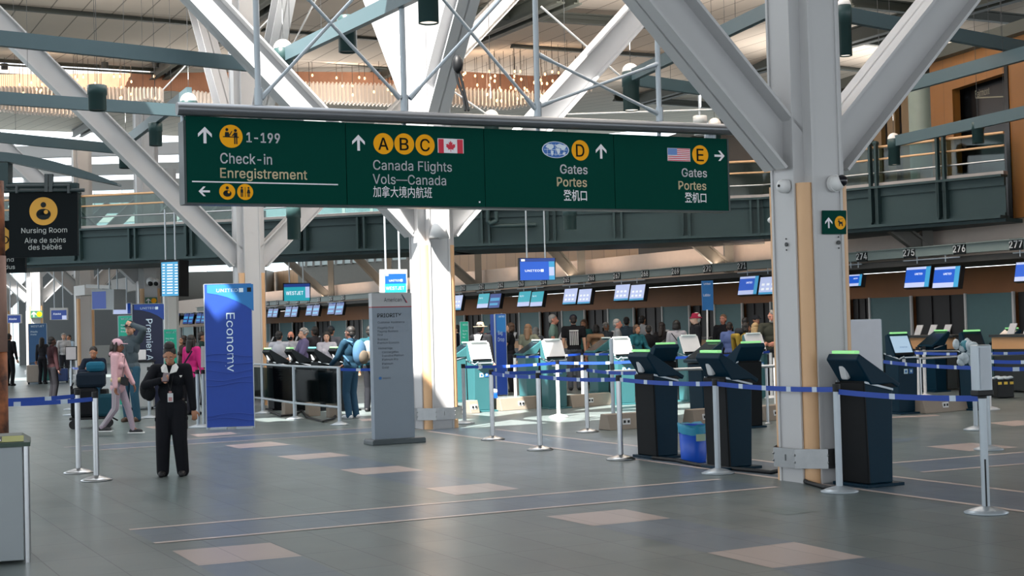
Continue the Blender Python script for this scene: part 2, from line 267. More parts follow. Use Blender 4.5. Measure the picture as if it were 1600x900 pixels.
# flat lettering and shapes on a plane
# letter outlines: character, advance, contours (capital height 102)
GL = {}
for l_ in r"""A 96 3,0 40,102 55,102 93,0 79,0 57,60 55,67 53,74 50,84 46,96 49,96 46,84 43,74 40,67 38,60 17,0|22,28 22,40 74,40 74,28
B 91 12,0 12,102 48,102 58,101 66,98 72,94 76,88 79,82 80,75 79,69 77,64 75,60 71,57 67,55 63,53 63,52 68,51 73,49 77,45 80,41 83,35 84,27 83,20 80,13 75,8 69,4 60,1 49,0|25,11 49,11 59,13 66,16 70,21 71,27 70,32 68,37 65,41 61,44 56,46 50,46 25,46|25,57 48,57 53,58 58,59 62,62 65,65 67,70 67,74 66,81 63,86 57,89 48,90 25,90
C 102 53,-1 45,-1 37,1 30,5 24,10 18,16 14,23 11,31 9,41 8,51 9,61 11,70 14,79 18,86 24,92 30,97 37,100 45,102 53,103 61,103 68,101 75,98 80,94 85,89 90,84 93,77 95,70 82,70 80,75 78,79 75,83 71,86 67,88 63,90 58,91 53,91 45,90 37,86 30,81 25,73 22,63 21,51 22,39 25,29 30,21 37,15 45,12 53,11 58,11 63,12 67,14 71,16 75,19 78,23 80,27 82,32 95,32 93,25 90,18 86,12 80,8 75,4 68,1 61,-1
D 100 44,0 19,0 19,11 43,11 54,13 64,16 71,22 76,30 79,40 80,51 79,62 76,72 71,80 64,86 55,89 44,90 19,90 19,102 45,102 55,101 63,99 71,96 80,88 87,78 90,70 92,61 92,51 92,41 90,32 87,24 82,17 77,11 70,6 62,3 54,1|25,102 25,0 12,0 12,102
E 84 12,0 12,102 74,102 74,90 25,90 25,57 71,57 71,46 25,46 25,11 75,11 75,0
F 82 12,0 12,102 74,102 74,90 25,90 25,56 69,56 69,44 25,44 25,0
G 104 54,-1 45,-1 37,1 30,5 24,10 18,16 14,23 11,31 9,41 8,51 9,61 11,70 14,79 18,86 23,92 30,97 37,100 45,102 53,103 61,103 68,101 75,98 81,94 86,89 90,83 93,77 95,70 82,70 80,74 77,79 75,82 71,85 67,88 63,90 58,91 53,91 44,90 37,86 30,81 25,73 22,63 21,51 22,39 25,29 30,21 37,15 45,12 54,11 62,11 69,14 75,19 79,25 82,32 83,40 87,40 57,40 57,51 96,51 96,40 94,28 90,18 84,10 75,4 65,0
H 103 12,0 12,102 25,102 25,58 78,58 78,102 91,102 91,0 78,0 78,46 25,46 25,0
I 60 6,0 6,11 24,11 24,90 6,90 6,102 54,102 54,90 37,90 37,11 54,11 54,0
J 79 37,-1 25,1 15,7 10,13 8,20 7,29 7,35 20,35 20,29 21,21 24,15 30,11 37,10 44,11 50,15 53,21 54,29 54,102 67,102 67,29 66,20 64,13 59,7 49,1
K 93 21,29 21,43 24,48 28,52 31,56 35,61 39,65 42,69 73,102 90,102 46,55|12,0 12,102 25,102 25,67 25,45 25,39 25,0|74,0 38,52 46,62 90,0
L 79 12,0 12,102 25,102 25,11 72,11 72,0
M 126 12,0 12,102 30,102 55,37 57,32 60,25 62,17 64,10 61,10 64,17 66,24 68,32 70,37 95,102 114,102 114,0 101,0 101,58 101,65 101,74 101,83 101,91 103,91 101,87 100,82 96,73 93,64 91,58 68,0 57,0 34,58 32,64 29,72 26,82 22,91 24,91 24,83 24,74 24,66 24,58 24,0
N 105 12,0 12,102 27,102 69,37 70,34 73,30 75,26 78,21 80,16 83,11 81,11 80,16 80,22 80,27 80,31 80,39 80,102 93,102 93,0 77,0 40,58 35,66 33,71 30,76 22,90 24,91 24,77 25,66 25,58 25,0
O 107 53,-1 45,-1 37,1 30,5 24,10 18,16 14,23 11,31 9,41 8,51 9,61 11,70 14,79 18,86 24,92 30,97 37,100 45,102 53,103 62,102 70,100 77,97 83,92 88,86 93,79 96,70 98,61 99,51 98,41 96,31 93,23 88,16 83,10 77,5 70,1 62,-1|53,11 62,12 70,15 77,21 82,29 85,39 86,51 85,63 82,73 77,81 70,87 62,90 53,91 45,90 37,87 30,81 25,73 22,63 21,51 22,39 25,29 30,21 37,15 45,12
P 89 12,0 12,102 47,102 58,101 66,97 73,92 78,86 81,78 82,70 81,61 78,53 73,47 66,41 58,38 47,37 22,37 22,48 47,48 54,49 59,51 64,54 67,59 68,64 69,70 68,75 67,80 64,85 59,88 54,90 46,90 25,90 25,0
Q 107 49,32 63,32 74,17 77,13 94,-10 80,-10 69,5 66,9|53,-1 45,-1 37,1 30,5 24,10 18,16 14,23 11,31 9,41 8,51 9,61 11,70 14,79 18,86 24,92 30,97 37,100 45,102 53,103 62,102 70,100 77,97 83,92 88,86 93,79 96,70 98,61 99,51 98,41 96,31 93,23 88,16 83,10 77,5 70,1 62,-1|53,11 62,12 70,15 77,21 82,29 85,39 86,51 85,63 82,73 77,81 70,87 62,90 53,91 45,90 37,87 30,81 25,73 22,63 21,51 22,39 25,29 30,21 37,15 45,12
R 90 12,0 12,102 47,102 58,101 67,98 73,93 78,87 81,79 82,70 81,62 78,54 73,48 67,43 58,41 47,40 19,40 19,51 47,51 54,52 60,53 64,56 67,60 68,65 69,70 68,76 67,81 64,85 60,88 54,90 47,90 25,90 25,0|71,0 46,46 61,46 86,0
S 89 45,-2 34,-1 26,2 18,6 13,12 9,19 8,27 21,27 22,22 25,18 28,14 33,12 39,10 45,10 51,10 57,12 62,15 66,18 68,23 69,28 68,32 66,36 63,39 59,41 54,43 49,44 37,48 26,52 17,58 12,65 10,74 12,83 15,90 20,95 28,100 36,102 45,103 55,102 63,100 70,95 75,90 79,83 80,76 67,76 65,82 60,87 53,91 45,92 39,91 33,90 29,87 26,84 24,80 23,75 24,70 26,67 30,64 34,62 38,60 42,59 53,56 57,54 62,53 67,50 72,48 76,44 79,40 81,34 82,28 81,20 77,13 72,7 65,2 56,-1
T 90 6,90 6,102 83,102 83,90 51,90 51,0 39,0 39,90
U 103 52,-2 41,0 31,3 23,9 17,16 13,25 12,35 12,102 25,102 25,36 26,29 28,23 32,17 37,14 44,11 52,10 60,11 66,14 71,17 75,23 78,29 79,36 79,102 91,102 91,35 90,25 87,16 81,9 73,3 63,0
V 96 41,0 3,102 17,102 38,41 41,35 43,27 46,18 50,6 47,6 50,18 53,28 56,35 58,41 79,102 93,102 56,0
W 137 31,0 3,102 16,102 33,39 34,34 35,29 37,19 38,13 39,8 38,8 39,13 40,19 41,24 42,29 45,39 61,102 76,102 92,39 94,34 95,29 97,19 98,13 99,8 98,8 99,13 100,19 101,24 102,29 105,39 121,102 134,102 106,0 91,0 74,65 72,71 70,78 69,86 67,95 70,95 68,87 67,79 65,72 64,65 46,0
X 95 4,0 43,57 43,47 6,102 21,102 36,80 38,76 41,72 43,69 45,66 47,62 49,58 46,58 50,66 52,69 54,72 60,80 75,102 89,102 52,48 52,57 91,0 76,0 58,26 54,33 52,36 50,39 48,42 46,46 49,46 47,43 45,39 43,36 41,33 36,26 18,0
Y 94 41,0 41,42 3,102 18,102 38,69 42,64 44,58 47,53 50,46 45,46 47,53 50,59 53,64 56,69 76,102 91,102 54,42 54,0
Z 88 8,0 8,9 55,77 58,82 61,86 65,91 68,95 70,91 63,91 57,90 51,90 45,90 8,90 8,102 79,102 79,92 34,26 30,21 27,16 19,7 18,11 24,11 30,11 37,11 43,11 80,11 80,0
a 78 32,-2 25,-1 19,1 14,4 10,9 7,15 6,22 7,28 9,32 12,36 16,39 20,41 25,42 30,43 36,44 47,45 50,46 53,47 55,49 55,51 55,56 53,59 51,62 48,64 44,66 39,66 34,66 30,64 26,63 24,60 21,58 20,55 8,58 11,64 16,69 21,73 27,75 33,76 39,77 43,77 48,76 53,74 57,72 61,69 64,64 67,58 67,50 67,0 55,0 55,10 54,10 53,8 50,5 47,2 43,0 38,-1|34,9 40,10 46,12 50,15 53,19 54,23 55,28 55,38 54,37 52,36 49,36 46,35 40,34 35,34 31,33 27,32 23,30 21,28 19,25 18,21 19,17 20,14 23,12 26,10 30,9
b 85 46,-2 40,-1 34,1 31,3 28,6 25,9 24,12 22,12 22,0 11,0 11,102 23,102 23,64 24,64 25,66 27,69 30,72 34,75 39,76 46,77 55,76 63,72 69,66 74,59 77,49 78,38 77,27 74,17 69,9 63,3 55,0|44,9 51,10 56,13 60,18 63,23 65,30 66,38 65,45 63,52 60,58 56,62 51,65 44,66 38,65 32,62 28,58 25,53 23,46 23,38 23,30 25,23 28,17 32,13 38,10
c 79 41,-2 32,0 23,3 16,9 11,17 8,27 7,37 8,49 11,58 16,66 23,72 32,76 41,77 47,77 52,75 57,74 61,71 65,68 68,64 71,60 72,55 61,52 60,55 58,58 56,60 54,62 51,64 48,65 45,66 41,66 35,65 29,62 25,57 22,52 20,45 19,37 20,30 22,23 25,18 29,13 35,10 41,9 45,10 49,10 52,12 54,13 56,15 58,18 60,20 61,23 73,20 71,16 68,11 65,7 61,4 57,2 52,0 47,-1
d 85 39,-2 30,0 22,3 16,9 11,17 8,27 7,38 8,49 11,59 16,66 22,72 30,76 39,77 46,76 51,75 54,72 57,69 60,66 61,64 62,64 62,102 74,102 74,0 63,0 63,12 61,12 60,9 57,6 54,3 50,1 45,-1|41,9 47,10 53,13 57,17 60,23 62,30 62,38 62,46 60,53 57,58 53,62 47,65 41,66 34,65 29,62 25,58 22,52 20,45 19,38 20,30 22,23 25,18 29,13 34,10
e 81 42,-2 32,0 23,3 16,9 11,17 8,26 7,37 8,48 11,58 16,66 23,72 31,76 41,77 47,76 53,75 59,72 64,68 68,63 71,56 74,48 74,39 74,34 15,34 15,44 68,44 62,40 61,47 60,54 57,59 53,63 47,65 41,66 35,65 29,63 25,59 22,54 20,48 19,42 19,36 20,28 22,21 26,16 30,12 36,10 42,9 47,10 51,11 54,12 57,15 59,18 61,21 73,18 71,13 67,8 62,4 57,1 50,-1
f 51 46,76 46,65 1,65 1,76|16,0 16,86 17,92 19,97 23,101 27,104 32,105 37,106 41,106 44,105 47,105 49,104 45,94 43,94 41,95 39,95 34,94 31,92 29,89 28,84 28,0
g 85 41,-30 34,-30 27,-28 21,-25 16,-22 13,-18 10,-14 20,-8 22,-11 24,-13 27,-16 31,-18 36,-19 41,-19 50,-18 56,-15 61,-9 62,-1 62,14 61,14 60,11 57,8 54,6 50,3 45,2 39,1 30,2 23,5 16,11 11,18 8,27 7,38 8,49 11,59 16,66 22,72 30,76 39,77 46,76 51,75 55,72 58,69 60,66 62,64 63,64 63,76 74,76 74,-2 73,-11 70,-18 65,-23 58,-27 50,-29|41,12 47,13 53,15 57,19 60,24 62,31 62,39 62,46 60,53 57,58 53,62 47,65 41,66 34,65 29,62 25,58 22,52 20,46 19,39 20,31 22,25 25,19 29,15 34,13
h 82 23,45 23,0 11,0 11,102 23,102 23,57 20,57 25,66 30,72 37,76 45,77 53,76 59,74 64,70 68,64 71,57 71,48 71,0 59,0 59,47 58,55 55,61 49,65 42,66 37,65 32,63 28,61 25,57 23,51
i 33 11,0 11,76 23,76 23,0|17,89 13,89 11,91 9,94 8,97 9,100 11,102 13,104 17,105 20,104 23,102 25,100 25,97 25,94 23,91 20,89
j 33 11,76 23,76 23,-6 22,-13 20,-18 17,-23 13,-26 7,-28 1,-29 -2,-29 -2,-17 0,-17 5,-17 8,-14 10,-11 11,-6|17,89 13,89 11,91 9,94 8,97 9,100 11,102 13,104 17,105 20,104 23,102 25,100 25,97 25,94 23,91 20,89
k 76 22,27 22,42 24,42 57,76 72,76 37,40 35,40|11,0 11,102 23,102 23,0|59,0 30,37 38,46 74,0
l 38 28,0 20,1 15,4 12,9 11,17 11,102 23,102 23,20 23,15 24,12 26,11 29,10 32,11 34,11 36,1 32,0 30,0
m 122 11,0 11,76 22,76 22,59 24,65 26,69 30,73 34,75 39,77 44,77 51,76 57,72 62,66 64,59 62,59 64,64 67,69 71,72 76,75 81,77 87,77 94,77 99,74 104,71 108,66 111,59 111,51 111,0 99,0 99,51 98,58 95,63 89,65 84,66 79,66 75,64 72,61 69,58 68,54 67,49 67,0 55,0 55,52 54,58 51,62 46,65 40,66 36,66 32,64 28,61 25,58 23,53 23,48 23,0
n 82 23,45 23,0 11,0 11,76 22,76 22,57 20,57 25,66 30,72 37,76 45,77 53,76 59,74 64,70 68,64 71,57 71,48 71,0 59,0 59,47 58,55 55,61 49,65 42,66 37,65 32,63 28,61 25,57 23,51
o 83 41,-2 32,0 23,3 16,9 11,17 8,27 7,37 8,49 11,58 16,66 23,72 32,76 41,77 51,76 60,72 67,66 72,58 75,49 76,37 75,27 72,17 67,9 60,3 51,0|41,9 48,10 54,13 58,18 61,23 63,30 64,37 63,45 61,52 58,57 54,62 48,65 41,66 35,65 29,62 25,57 22,52 20,45 19,37 20,30 22,23 25,18 29,13 35,10
p 85 11,-29 11,76 22,76 22,64 24,64 25,66 27,69 30,72 34,75 39,76 46,77 55,76 63,72 69,66 74,59 77,49 78,38 77,27 74,17 69,9 63,3 55,0 46,-2 40,-1 35,1 31,3 28,6 25,9 24,12 23,12 23,-29|44,9 51,10 56,13 60,18 63,23 65,30 66,38 65,45 63,52 60,58 56,62 51,65 44,66 38,65 32,62 28,58 25,53 23,46 23,38 23,30 25,23 28,17 32,13 38,10
q 85 74,-29 62,-29 62,12 61,12 60,9 57,6 54,3 50,1 45,-1 39,-2 30,0 22,3 16,9 11,17 8,27 7,38 8,49 11,59 16,66 22,72 30,76 39,77 46,76 51,75 54,72 57,69 60,66 61,64 63,64 63,76 74,76|41,9 47,10 53,13 57,17 60,23 62,30 62,38 62,46 60,53 57,58 53,62 47,65 41,66 34,65 29,62 25,58 22,52 20,45 19,38 20,30 22,23 25,18 29,13 34,10
r 52 11,0 11,76 22,76 22,64 23,64 26,69 30,73 36,76 43,77 46,77 49,77 49,64 46,65 44,65 41,65 36,65 32,63 28,60 25,57 23,52 23,47 23,0
s 73 36,-2 29,-1 22,1 17,4 12,8 9,13 7,19 19,21 21,16 25,12 30,10 36,9 43,10 49,12 52,16 54,21 53,24 51,27 47,29 42,31 30,34 21,37 14,42 11,47 9,55 10,61 13,66 17,71 23,74 30,76 37,77 45,76 51,74 56,72 60,68 63,63 65,58 54,55 52,60 49,63 44,66 37,67 31,66 26,63 23,60 22,55 22,52 25,49 29,46 34,45 46,42 55,39 61,34 65,28 66,21 65,15 62,9 58,5 52,1 45,-1
t 45 41,76 41,65 1,65 1,76|13,94 25,94 25,20 26,15 27,12 30,11 34,10 37,10 40,11 43,0 41,0 38,-1 36,-1 34,-1 25,0 18,4 14,10 13,19
u 82 36,-1 29,0 23,2 18,6 14,12 11,19 11,28 11,76 23,76 23,29 24,21 27,15 33,11 40,10 45,11 50,12 54,15 57,19 59,24 59,31 59,76 71,76 71,0 60,0 60,18 61,18 57,9 51,3 44,0
v 78 33,0 3,76 17,76 33,31 35,24 37,17 39,11 41,4 37,4 39,11 41,17 43,24 45,31 61,76 74,76 45,0
w 113 28,0 5,76 17,76 27,43 29,35 31,27 33,18 35,8 33,8 35,18 37,27 39,35 41,43 50,76 63,76 72,43 74,35 76,27 78,18 80,8 78,8 80,18 83,27 85,35 87,43 96,76 109,76 86,0 74,0 64,34 61,45 59,50 58,56 55,68 58,68 55,56 53,45 51,40 50,34 40,0
x 76 4,0 34,44 34,34 6,76 20,76 29,61 33,56 36,51 39,46 41,41 35,41 38,46 40,51 43,56 47,61 56,76 70,76 42,34 42,43 72,0 57,0 46,17 43,22 40,27 37,32 35,36 41,36 38,32 36,27 33,22 30,17 18,0
y 78 9,-28 12,-17 14,-17 18,-18 21,-18 24,-17 26,-15 28,-12 30,-7 33,0 3,76 17,76 33,31 35,24 37,17 39,11 41,4 37,4 39,11 40,17 42,24 45,31 61,76 74,76 41,-12 38,-17 35,-21 32,-25 28,-27 23,-29 18,-29 15,-29 13,-29 11,-28
z 76 8,0 8,9 51,64 51,65 10,65 10,76 67,76 67,66 25,12 25,11 68,11 68,0
0 91 45,-1 35,0 26,5 19,12 14,23 11,31 10,40 10,51 10,61 11,71 14,79 19,89 26,97 35,102 45,103 56,102 65,97 72,89 77,79 79,71 81,61 81,51 81,40 79,31 77,23 72,12 65,5 56,0|45,10 52,11 58,15 63,21 66,29 68,39 69,51 68,63 66,73 63,81 58,87 52,91 45,92 38,91 33,87 28,81 25,73 23,63 22,51 23,39 25,29 28,21 33,15 38,11
1 91 15,0 15,11 78,11 78,0|55,102 55,0 42,0 42,90 17,72 17,85 40,102
2 91 13,0 13,9 47,46 52,51 56,56 60,61 62,65 64,70 64,74 63,79 62,84 59,87 55,90 50,91 45,92 39,91 34,89 31,87 28,83 26,78 25,72 13,72 14,81 17,88 22,95 29,99 36,102 45,103 54,102 61,99 67,95 72,89 75,82 76,74 76,69 74,64 71,58 67,52 61,45 53,36 31,12 31,11 78,11 78,0
3 91 44,-1 35,-1 27,2 20,6 14,11 10,18 9,26 22,26 23,21 25,17 29,14 33,12 38,10 44,10 50,11 55,12 59,15 63,19 65,23 66,29 65,34 63,39 60,43 55,47 48,49 40,50 31,50 31,60 58,90 14,90 14,102 74,102 74,92 42,56 42,58 53,58 62,55 69,51 74,44 77,37 79,29 77,21 74,13 69,7 62,2 53,0
4 91 8,21 8,32 49,102 62,102 22,33 83,33 83,21|56,0 56,24 56,29 56,64 69,64 69,0
5 91 44,-1 36,0 28,2 22,6 17,12 13,19 12,26 24,26 25,22 28,18 31,15 35,12 39,10 44,10 50,11 55,13 60,16 63,21 65,26 66,32 65,39 63,44 59,49 55,52 50,55 44,55 38,55 33,54 29,52 26,49 13,51 19,102 73,102 73,90 30,90 27,60 31,63 36,65 41,66 46,67 53,66 59,64 64,61 69,57 73,52 76,46 78,40 78,33 77,23 74,15 69,8 62,3 54,0
6 91 45,-1 36,0 28,3 22,8 17,15 14,23 13,32 14,40 16,48 20,57 27,68 50,102 64,102 30,52 29,52 31,55 33,58 36,60 39,61 43,62 47,63 56,62 63,59 69,54 74,48 77,40 78,31 77,22 74,15 69,8 62,3 54,0|45,10 51,10 56,13 60,16 63,20 65,26 65,31 65,37 63,43 60,47 56,50 51,52 45,53 40,52 35,50 31,47 28,43 26,38 25,32 26,26 28,20 31,16 35,13 40,10
7 91 19,0 65,90 12,90 12,102 78,102 78,90 33,0
8 91 45,-1 36,0 27,2 20,7 15,12 11,19 10,27 11,33 13,39 16,44 20,48 25,51 31,53 24,56 19,62 15,68 14,76 15,83 18,90 23,95 29,100 37,102 45,103 54,102 61,100 67,95 72,90 75,83 76,76 75,68 72,62 67,56 60,53 65,51 70,48 74,44 77,39 79,33 80,27 79,19 76,12 70,7 63,2 55,0|45,10 52,10 57,12 61,15 65,18 67,23 67,28 67,33 64,38 61,42 57,45 51,46 45,47 39,46 34,45 29,42 26,38 24,33 23,28 24,23 26,18 29,15 33,12 39,10|45,58 50,58 55,60 59,63 61,66 63,70 64,75 63,80 62,84 59,87 55,90 50,91 45,92 40,91 35,90 32,87 29,84 27,80 27,75 27,70 29,66 32,63 36,60 40,58
9 91 45,103 54,102 62,99 69,94 74,87 77,79 78,69 77,62 75,54 70,45 63,34 40,0 26,0 60,50 61,50 60,47 57,44 55,42 51,40 48,39 44,39 35,40 27,43 21,47 17,54 14,61 13,70 14,79 17,87 22,94 29,99 36,102|45,92 40,91 35,89 31,86 28,81 26,76 25,70 26,64 28,59 31,55 35,51 40,49 45,49 51,49 56,51 60,55 63,59 65,64 65,70 65,76 63,81 60,86 56,89 51,91
- 91 67,49 67,38 23,38 23,49
— 140 140,49 140,38 0,38 0,49
. 38 19,-1 16,0 13,2 11,5 10,8 11,12 13,15 16,17 19,17 23,17 26,15 28,12 28,8 28,5 26,2 23,0
, 38 8,-24 14,14 27,14 17,-24
' 41 16,64 14,102 27,102 26,64
& 90 39,-1 30,0 22,2 16,7 11,12 8,19 7,27 7,33 9,38 13,43 17,47 22,51 28,56 43,67 45,69 47,70 49,73 51,75 52,78 52,81 52,85 49,89 45,91 40,92 37,92 34,91 31,89 29,86 28,83 27,80 28,76 29,73 31,69 34,65 37,61 41,57 88,0 73,0 34,46 24,59 20,64 17,69 16,74 15,80 16,86 18,92 22,96 27,100 33,102 40,103 47,102 53,100 58,96 62,92 64,87 65,81 64,76 63,72 61,68 58,65 55,62 51,59 31,43 26,39 22,35 20,31 19,26 20,22 22,17 25,14 29,11 33,10 39,9 45,10 50,12 56,15 60,19 64,24 67,30 69,37 70,45 82,45 81,36 79,29 77,23 74,18 71,15 69,12 67,9 61,5 54,1 47,-1
é 81 42,-2 32,0 23,3 16,9 11,17 8,26 7,37 8,48 11,58 16,66 23,72 31,76 41,77 47,76 53,75 59,72 64,68 68,63 71,56 74,48 74,39 74,34 15,34 15,44 68,44 62,40 61,47 60,54 57,59 53,63 47,65 41,66 35,65 29,63 25,59 22,54 20,48 19,42 19,36 20,28 22,21 26,16 30,12 36,10 42,9 47,10 51,11 54,12 57,15 59,18 61,21 73,18 71,13 67,8 62,4 57,1 50,-1|35,86 45,106 59,106 45,86
/ 50 47,107 14,-15 3,-15 36,107
: 38 19,-1 16,0 13,2 11,5 10,8 11,12 13,15 16,17 19,17 23,17 26,15 28,12 28,8 28,5 26,2 23,0|19,54 16,55 13,57 11,60 10,63 11,67 13,70 16,72 19,72 23,72 26,70 28,67 28,63 28,60 26,57 23,55
* 91 40,45 41,66 23,54 18,63 37,73 18,83 23,92 41,80 40,102 50,102 49,80 67,92 72,83 53,73 72,63 67,54 49,66 50,45""".split('\n'):
    c_, a_, k_ = l_.split(' ', 2); GL[c_] = (int(a_), [[tuple(map(int, q.split(','))) for q in d.split(' ')] for d in k_.split('|')])
GL[' '] = (38, [])
TXT = {}
def turn(d): return sum(a[0] * b[1] - b[0] * a[1] for a, b in zip(d, d[1:] + d[:1])) > 0
def flat(cu):
    o = bpy.data.objects.new('t', cu); COL.objects.link(o); bpy.context.view_layer.update()
    me = bpy.data.meshes.new_from_object(o.evaluated_get(bpy.context.evaluated_depsgraph_get()))
    r = ([v.co.copy() for v in me.vertices], [tuple(p.vertices) if p.normal.z > 0 else tuple(p.vertices)[::-1] for p in me.polygons])
    bpy.data.objects.remove(o); bpy.data.curves.remove(cu); bpy.data.meshes.remove(me)
    return r
def text_geo(s, bold, align):
    """flat letters with capital height 1: vertices and faces"""
    k = (s, bold, align)
    if k not in TXT:
        if all(c in GL for c in s):
            lay = {}; x = 0                      # overlapping outlines of one letter go on separate layers
            for c in s:
                outs = [d for d in GL[c][1] if turn(d) == turn(GL[c][1][0])]
                for d in GL[c][1]:
                    own = 0
                    for i, o_ in enumerate(outs):
                        if d is o_: own = i; break
                        if turn(d) != turn(o_) and min(p[0] for p in o_) <= d[0][0] <= max(p[0] for p in o_) and min(p[1] for p in o_) <= d[0][1] <= max(p[1] for p in o_): own = i
                    lay.setdefault(own, []).append([((x + px) / 102, py / 102, 0, 1) for px, py in d])
                x += GL[c][0] * (1 + bold)
            dx = {'LEFT': 0, 'CENTER': x / 204, 'RIGHT': x / 102}[align]; V_, F_ = [], []
            for ds in lay.values():
                cu = bpy.data.curves.new('t', 'CURVE'); cu.dimensions = '2D'; cu.fill_mode = 'BOTH'
                for d in ds:
                    sp = cu.splines.new('POLY'); sp.points.add(len(d) - 1); sp.use_cyclic_u = True
                    for i, q in enumerate(d): sp.points[i].co = q
                v_, f_ = flat(cu); F_ += [tuple(i + len(V_) for i in f) for f in f_]; V_ += [Vector((q.x - dx, q.y, 0)) for q in v_]
            if bold:                             # heavier strokes: the outline laid down again, shifted a little
                n_ = len(V_); v0, f0 = list(V_), list(F_)
                for i, (ex, ey) in enumerate(((1, .5), (-1, -.5), (1, -.5), (-1, .5))):
                    V_ += [Vector((q.x + ex * bold, q.y + ey * bold, 0)) for q in v0]; F_ += [tuple(j + n_ * (i + 1) for j in f) for f in f0]
            TXT[k] = (V_, F_)
        else:
            cu = bpy.data.curves.new('t', 'FONT'); cu.body = s; cu.size = 1; cu.resolution_u = 3; cu.offset = bold
            cu.dimensions = '2D'; cu.fill_mode = 'FRONT'; v_, f_ = flat(cu); TXT[k] = ([Vector((q.x / .73, q.y / .73, 0)) for q in v_], f_)
    return TXT[k]
class Plane:                     # origin, right, up (unit); normal towards the reader
    def __init__(s, o, ex, ey=Z): s.o = Vector(o); s.ex = Vector(ex).normalized(); s.ey = Vector(ey).normalized(); s.n = s.ex.cross(s.ey)
    def at(s, u, v, d=.004): return s.o + s.ex * u + s.ey * v + s.n * d
    def uv(s, px, py):
        d = ray(px, py); p = CAM + d * ((s.o - CAM).dot(s.n) / d.dot(s.n)) - s.o
        return p.dot(s.ex), p.dot(s.ey)
    def text(s, mb, t, u, v, h, m=0, bold=0.0, align='LEFT', sx=.92, d=.004, down=False):
        vs, fs = text_geo(t, bold, align); k = h           # h = capital height
        if down: mb.add([s.at(u + p.y * k, v - p.x * k * sx, d) for p in vs], fs, m)
        else: mb.add([s.at(u + p.x * k * sx, v + p.y * k, d) for p in vs], fs, m)
    def disc(s, mb, u, v, r, m=0, d=.004, n=36, ry=None):
        ry = r if ry is None else ry
        mb.poly([s.at(u + r * math.cos(2 * math.pi * i / n), v + ry * math.sin(2 * math.pi * i / n), d) for i in range(n)], m)
    def rect(s, mb, u0, v0, u1, v1, m=0, d=.004): mb.poly([s.at(u0, v0, d), s.at(u1, v0, d), s.at(u1, v1, d), s.at(u0, v1, d)], m)
    def shape(s, mb, pts, u, v, k, m=0, d=.004, rot=0.0):
        c, t = math.cos(rot), math.sin(rot)
        mb.poly([s.at(u + (x * c - y * t) * k, v + (x * t + y * c) * k, d) for x, y in pts], m)
ARROW = [(-.09, -.5), (.09, -.5), (.09, .16), (.3, -.06), (.4, .06), (0, .5), (-.4, .06), (-.3, -.06), (-.09, .16)]
def arrow(pl, mb, u, v, k, m=0, rot=0.0): 
    pl.shape(mb, [(-.09, -.5), (.09, -.5), (.09, .3), (-.09, .3)], u, v, k, m, .004, rot)
    pl.shape(mb, [(0, .5), (-.42, .08), (-.42, -.13), (0, .26)], u, v, k, m, .0045, rot)
    pl.shape(mb, [(0, .5), (0, .26), (.42, -.13), (.42, .08)], u, v, k, m, .0045, rot)

# shared materials
white_steel = mat('white_steel', 'b9b9ba', .45, var=.03, scale=2)
shade_steel = white_steel
teal_steel = mat('teal_steel', '4f646b', .45, var=.04)
dark_teal = mat('dark_teal_steel', '2c3f41', .5, var=.05, spec=.3)
black = mat('black_plastic', '0e1013', .5, spec=.3)
dark_metal = mat('dark_metal', '2a2d2e', .5)
chrome = mat('brushed_steel', 'b4b6b8', .28, 1.0, var=.08, scale=20)
silver = mat('silver_paint', 'a3acb3', .35, .35, var=.04)
white_p = mat('white_paint', 'd8d8d8', .5)
wood = mat('light_wood', 'd2a87e', .45, var=.08, scale=3)
teal_glass = glass('teal_glass', 'b4c6c2', .045)
belt_blue = mat('belt_blue', '0c3f9e', .6)
belt_mark = mat('belt_mark', 'b8c6d6', .6)
sign_green = mat('sign_green', '003c33', .6, var=.02, spec=.05)
sign_white = mat('sign_white', 'e4e3ea', .5, var=0)
sign_cream = mat('sign_cream', 'efe0bd', .5, var=0)
sign_yellow = mat('sign_yellow', 'f0a600', .5, var=0, spec=.2)
sign_black = mat('sign_black', '0f1a1c', .5, var=0, spec=.2)
# ================================================================== STRUCTURE
def uv2(p): return p.dot(U), p.dot(V)
def UVP(u, v, z=0.0): return U * u + V * v + Z * z
# ---- floor
fl_base = tiles('floor_tile', '687272', .06, .42, .84, 0, '4a5254', .30, -UA, spec=.22)
fl_pink = tiles('floor_tile_pink', 'b4a49e', .05, .42, .84, 0, '958783', .30, -UA, spec=.22)
fl_blue = tiles('floor_tile_blue', '606d79', .07, .42, .84, 0, '4a5660', .30, -UA, spec=.22)
fl_dark = tiles('floor_tile_dark', '5c6b67', .05, .42, .84, 0, '4c5856', .30, -UA, spec=.22)
fl_line = mat('floor_strip', 'bdaea8', .32, var=.05, spec=.22)
mb = MB(); mb.poly([(-75, -14, 0), (60, -14, 0), (60, 150, 0), (-75, 150, 0)])
def inlay(pts, m, z=.0015): mb.poly([G(x, y) + Z * z for x, y in pts][::-1], m)
def strip(a, b, w, m=4):
    a, b = G(*a), G(*b); d = (b - a).normalized(); n = Vector((-d.y, d.x, 0)) * w / 2
    mb.poly([a - n + Z * .003, b - n + Z * .003, b + n + Z * .003, a + n + Z * .003], m)
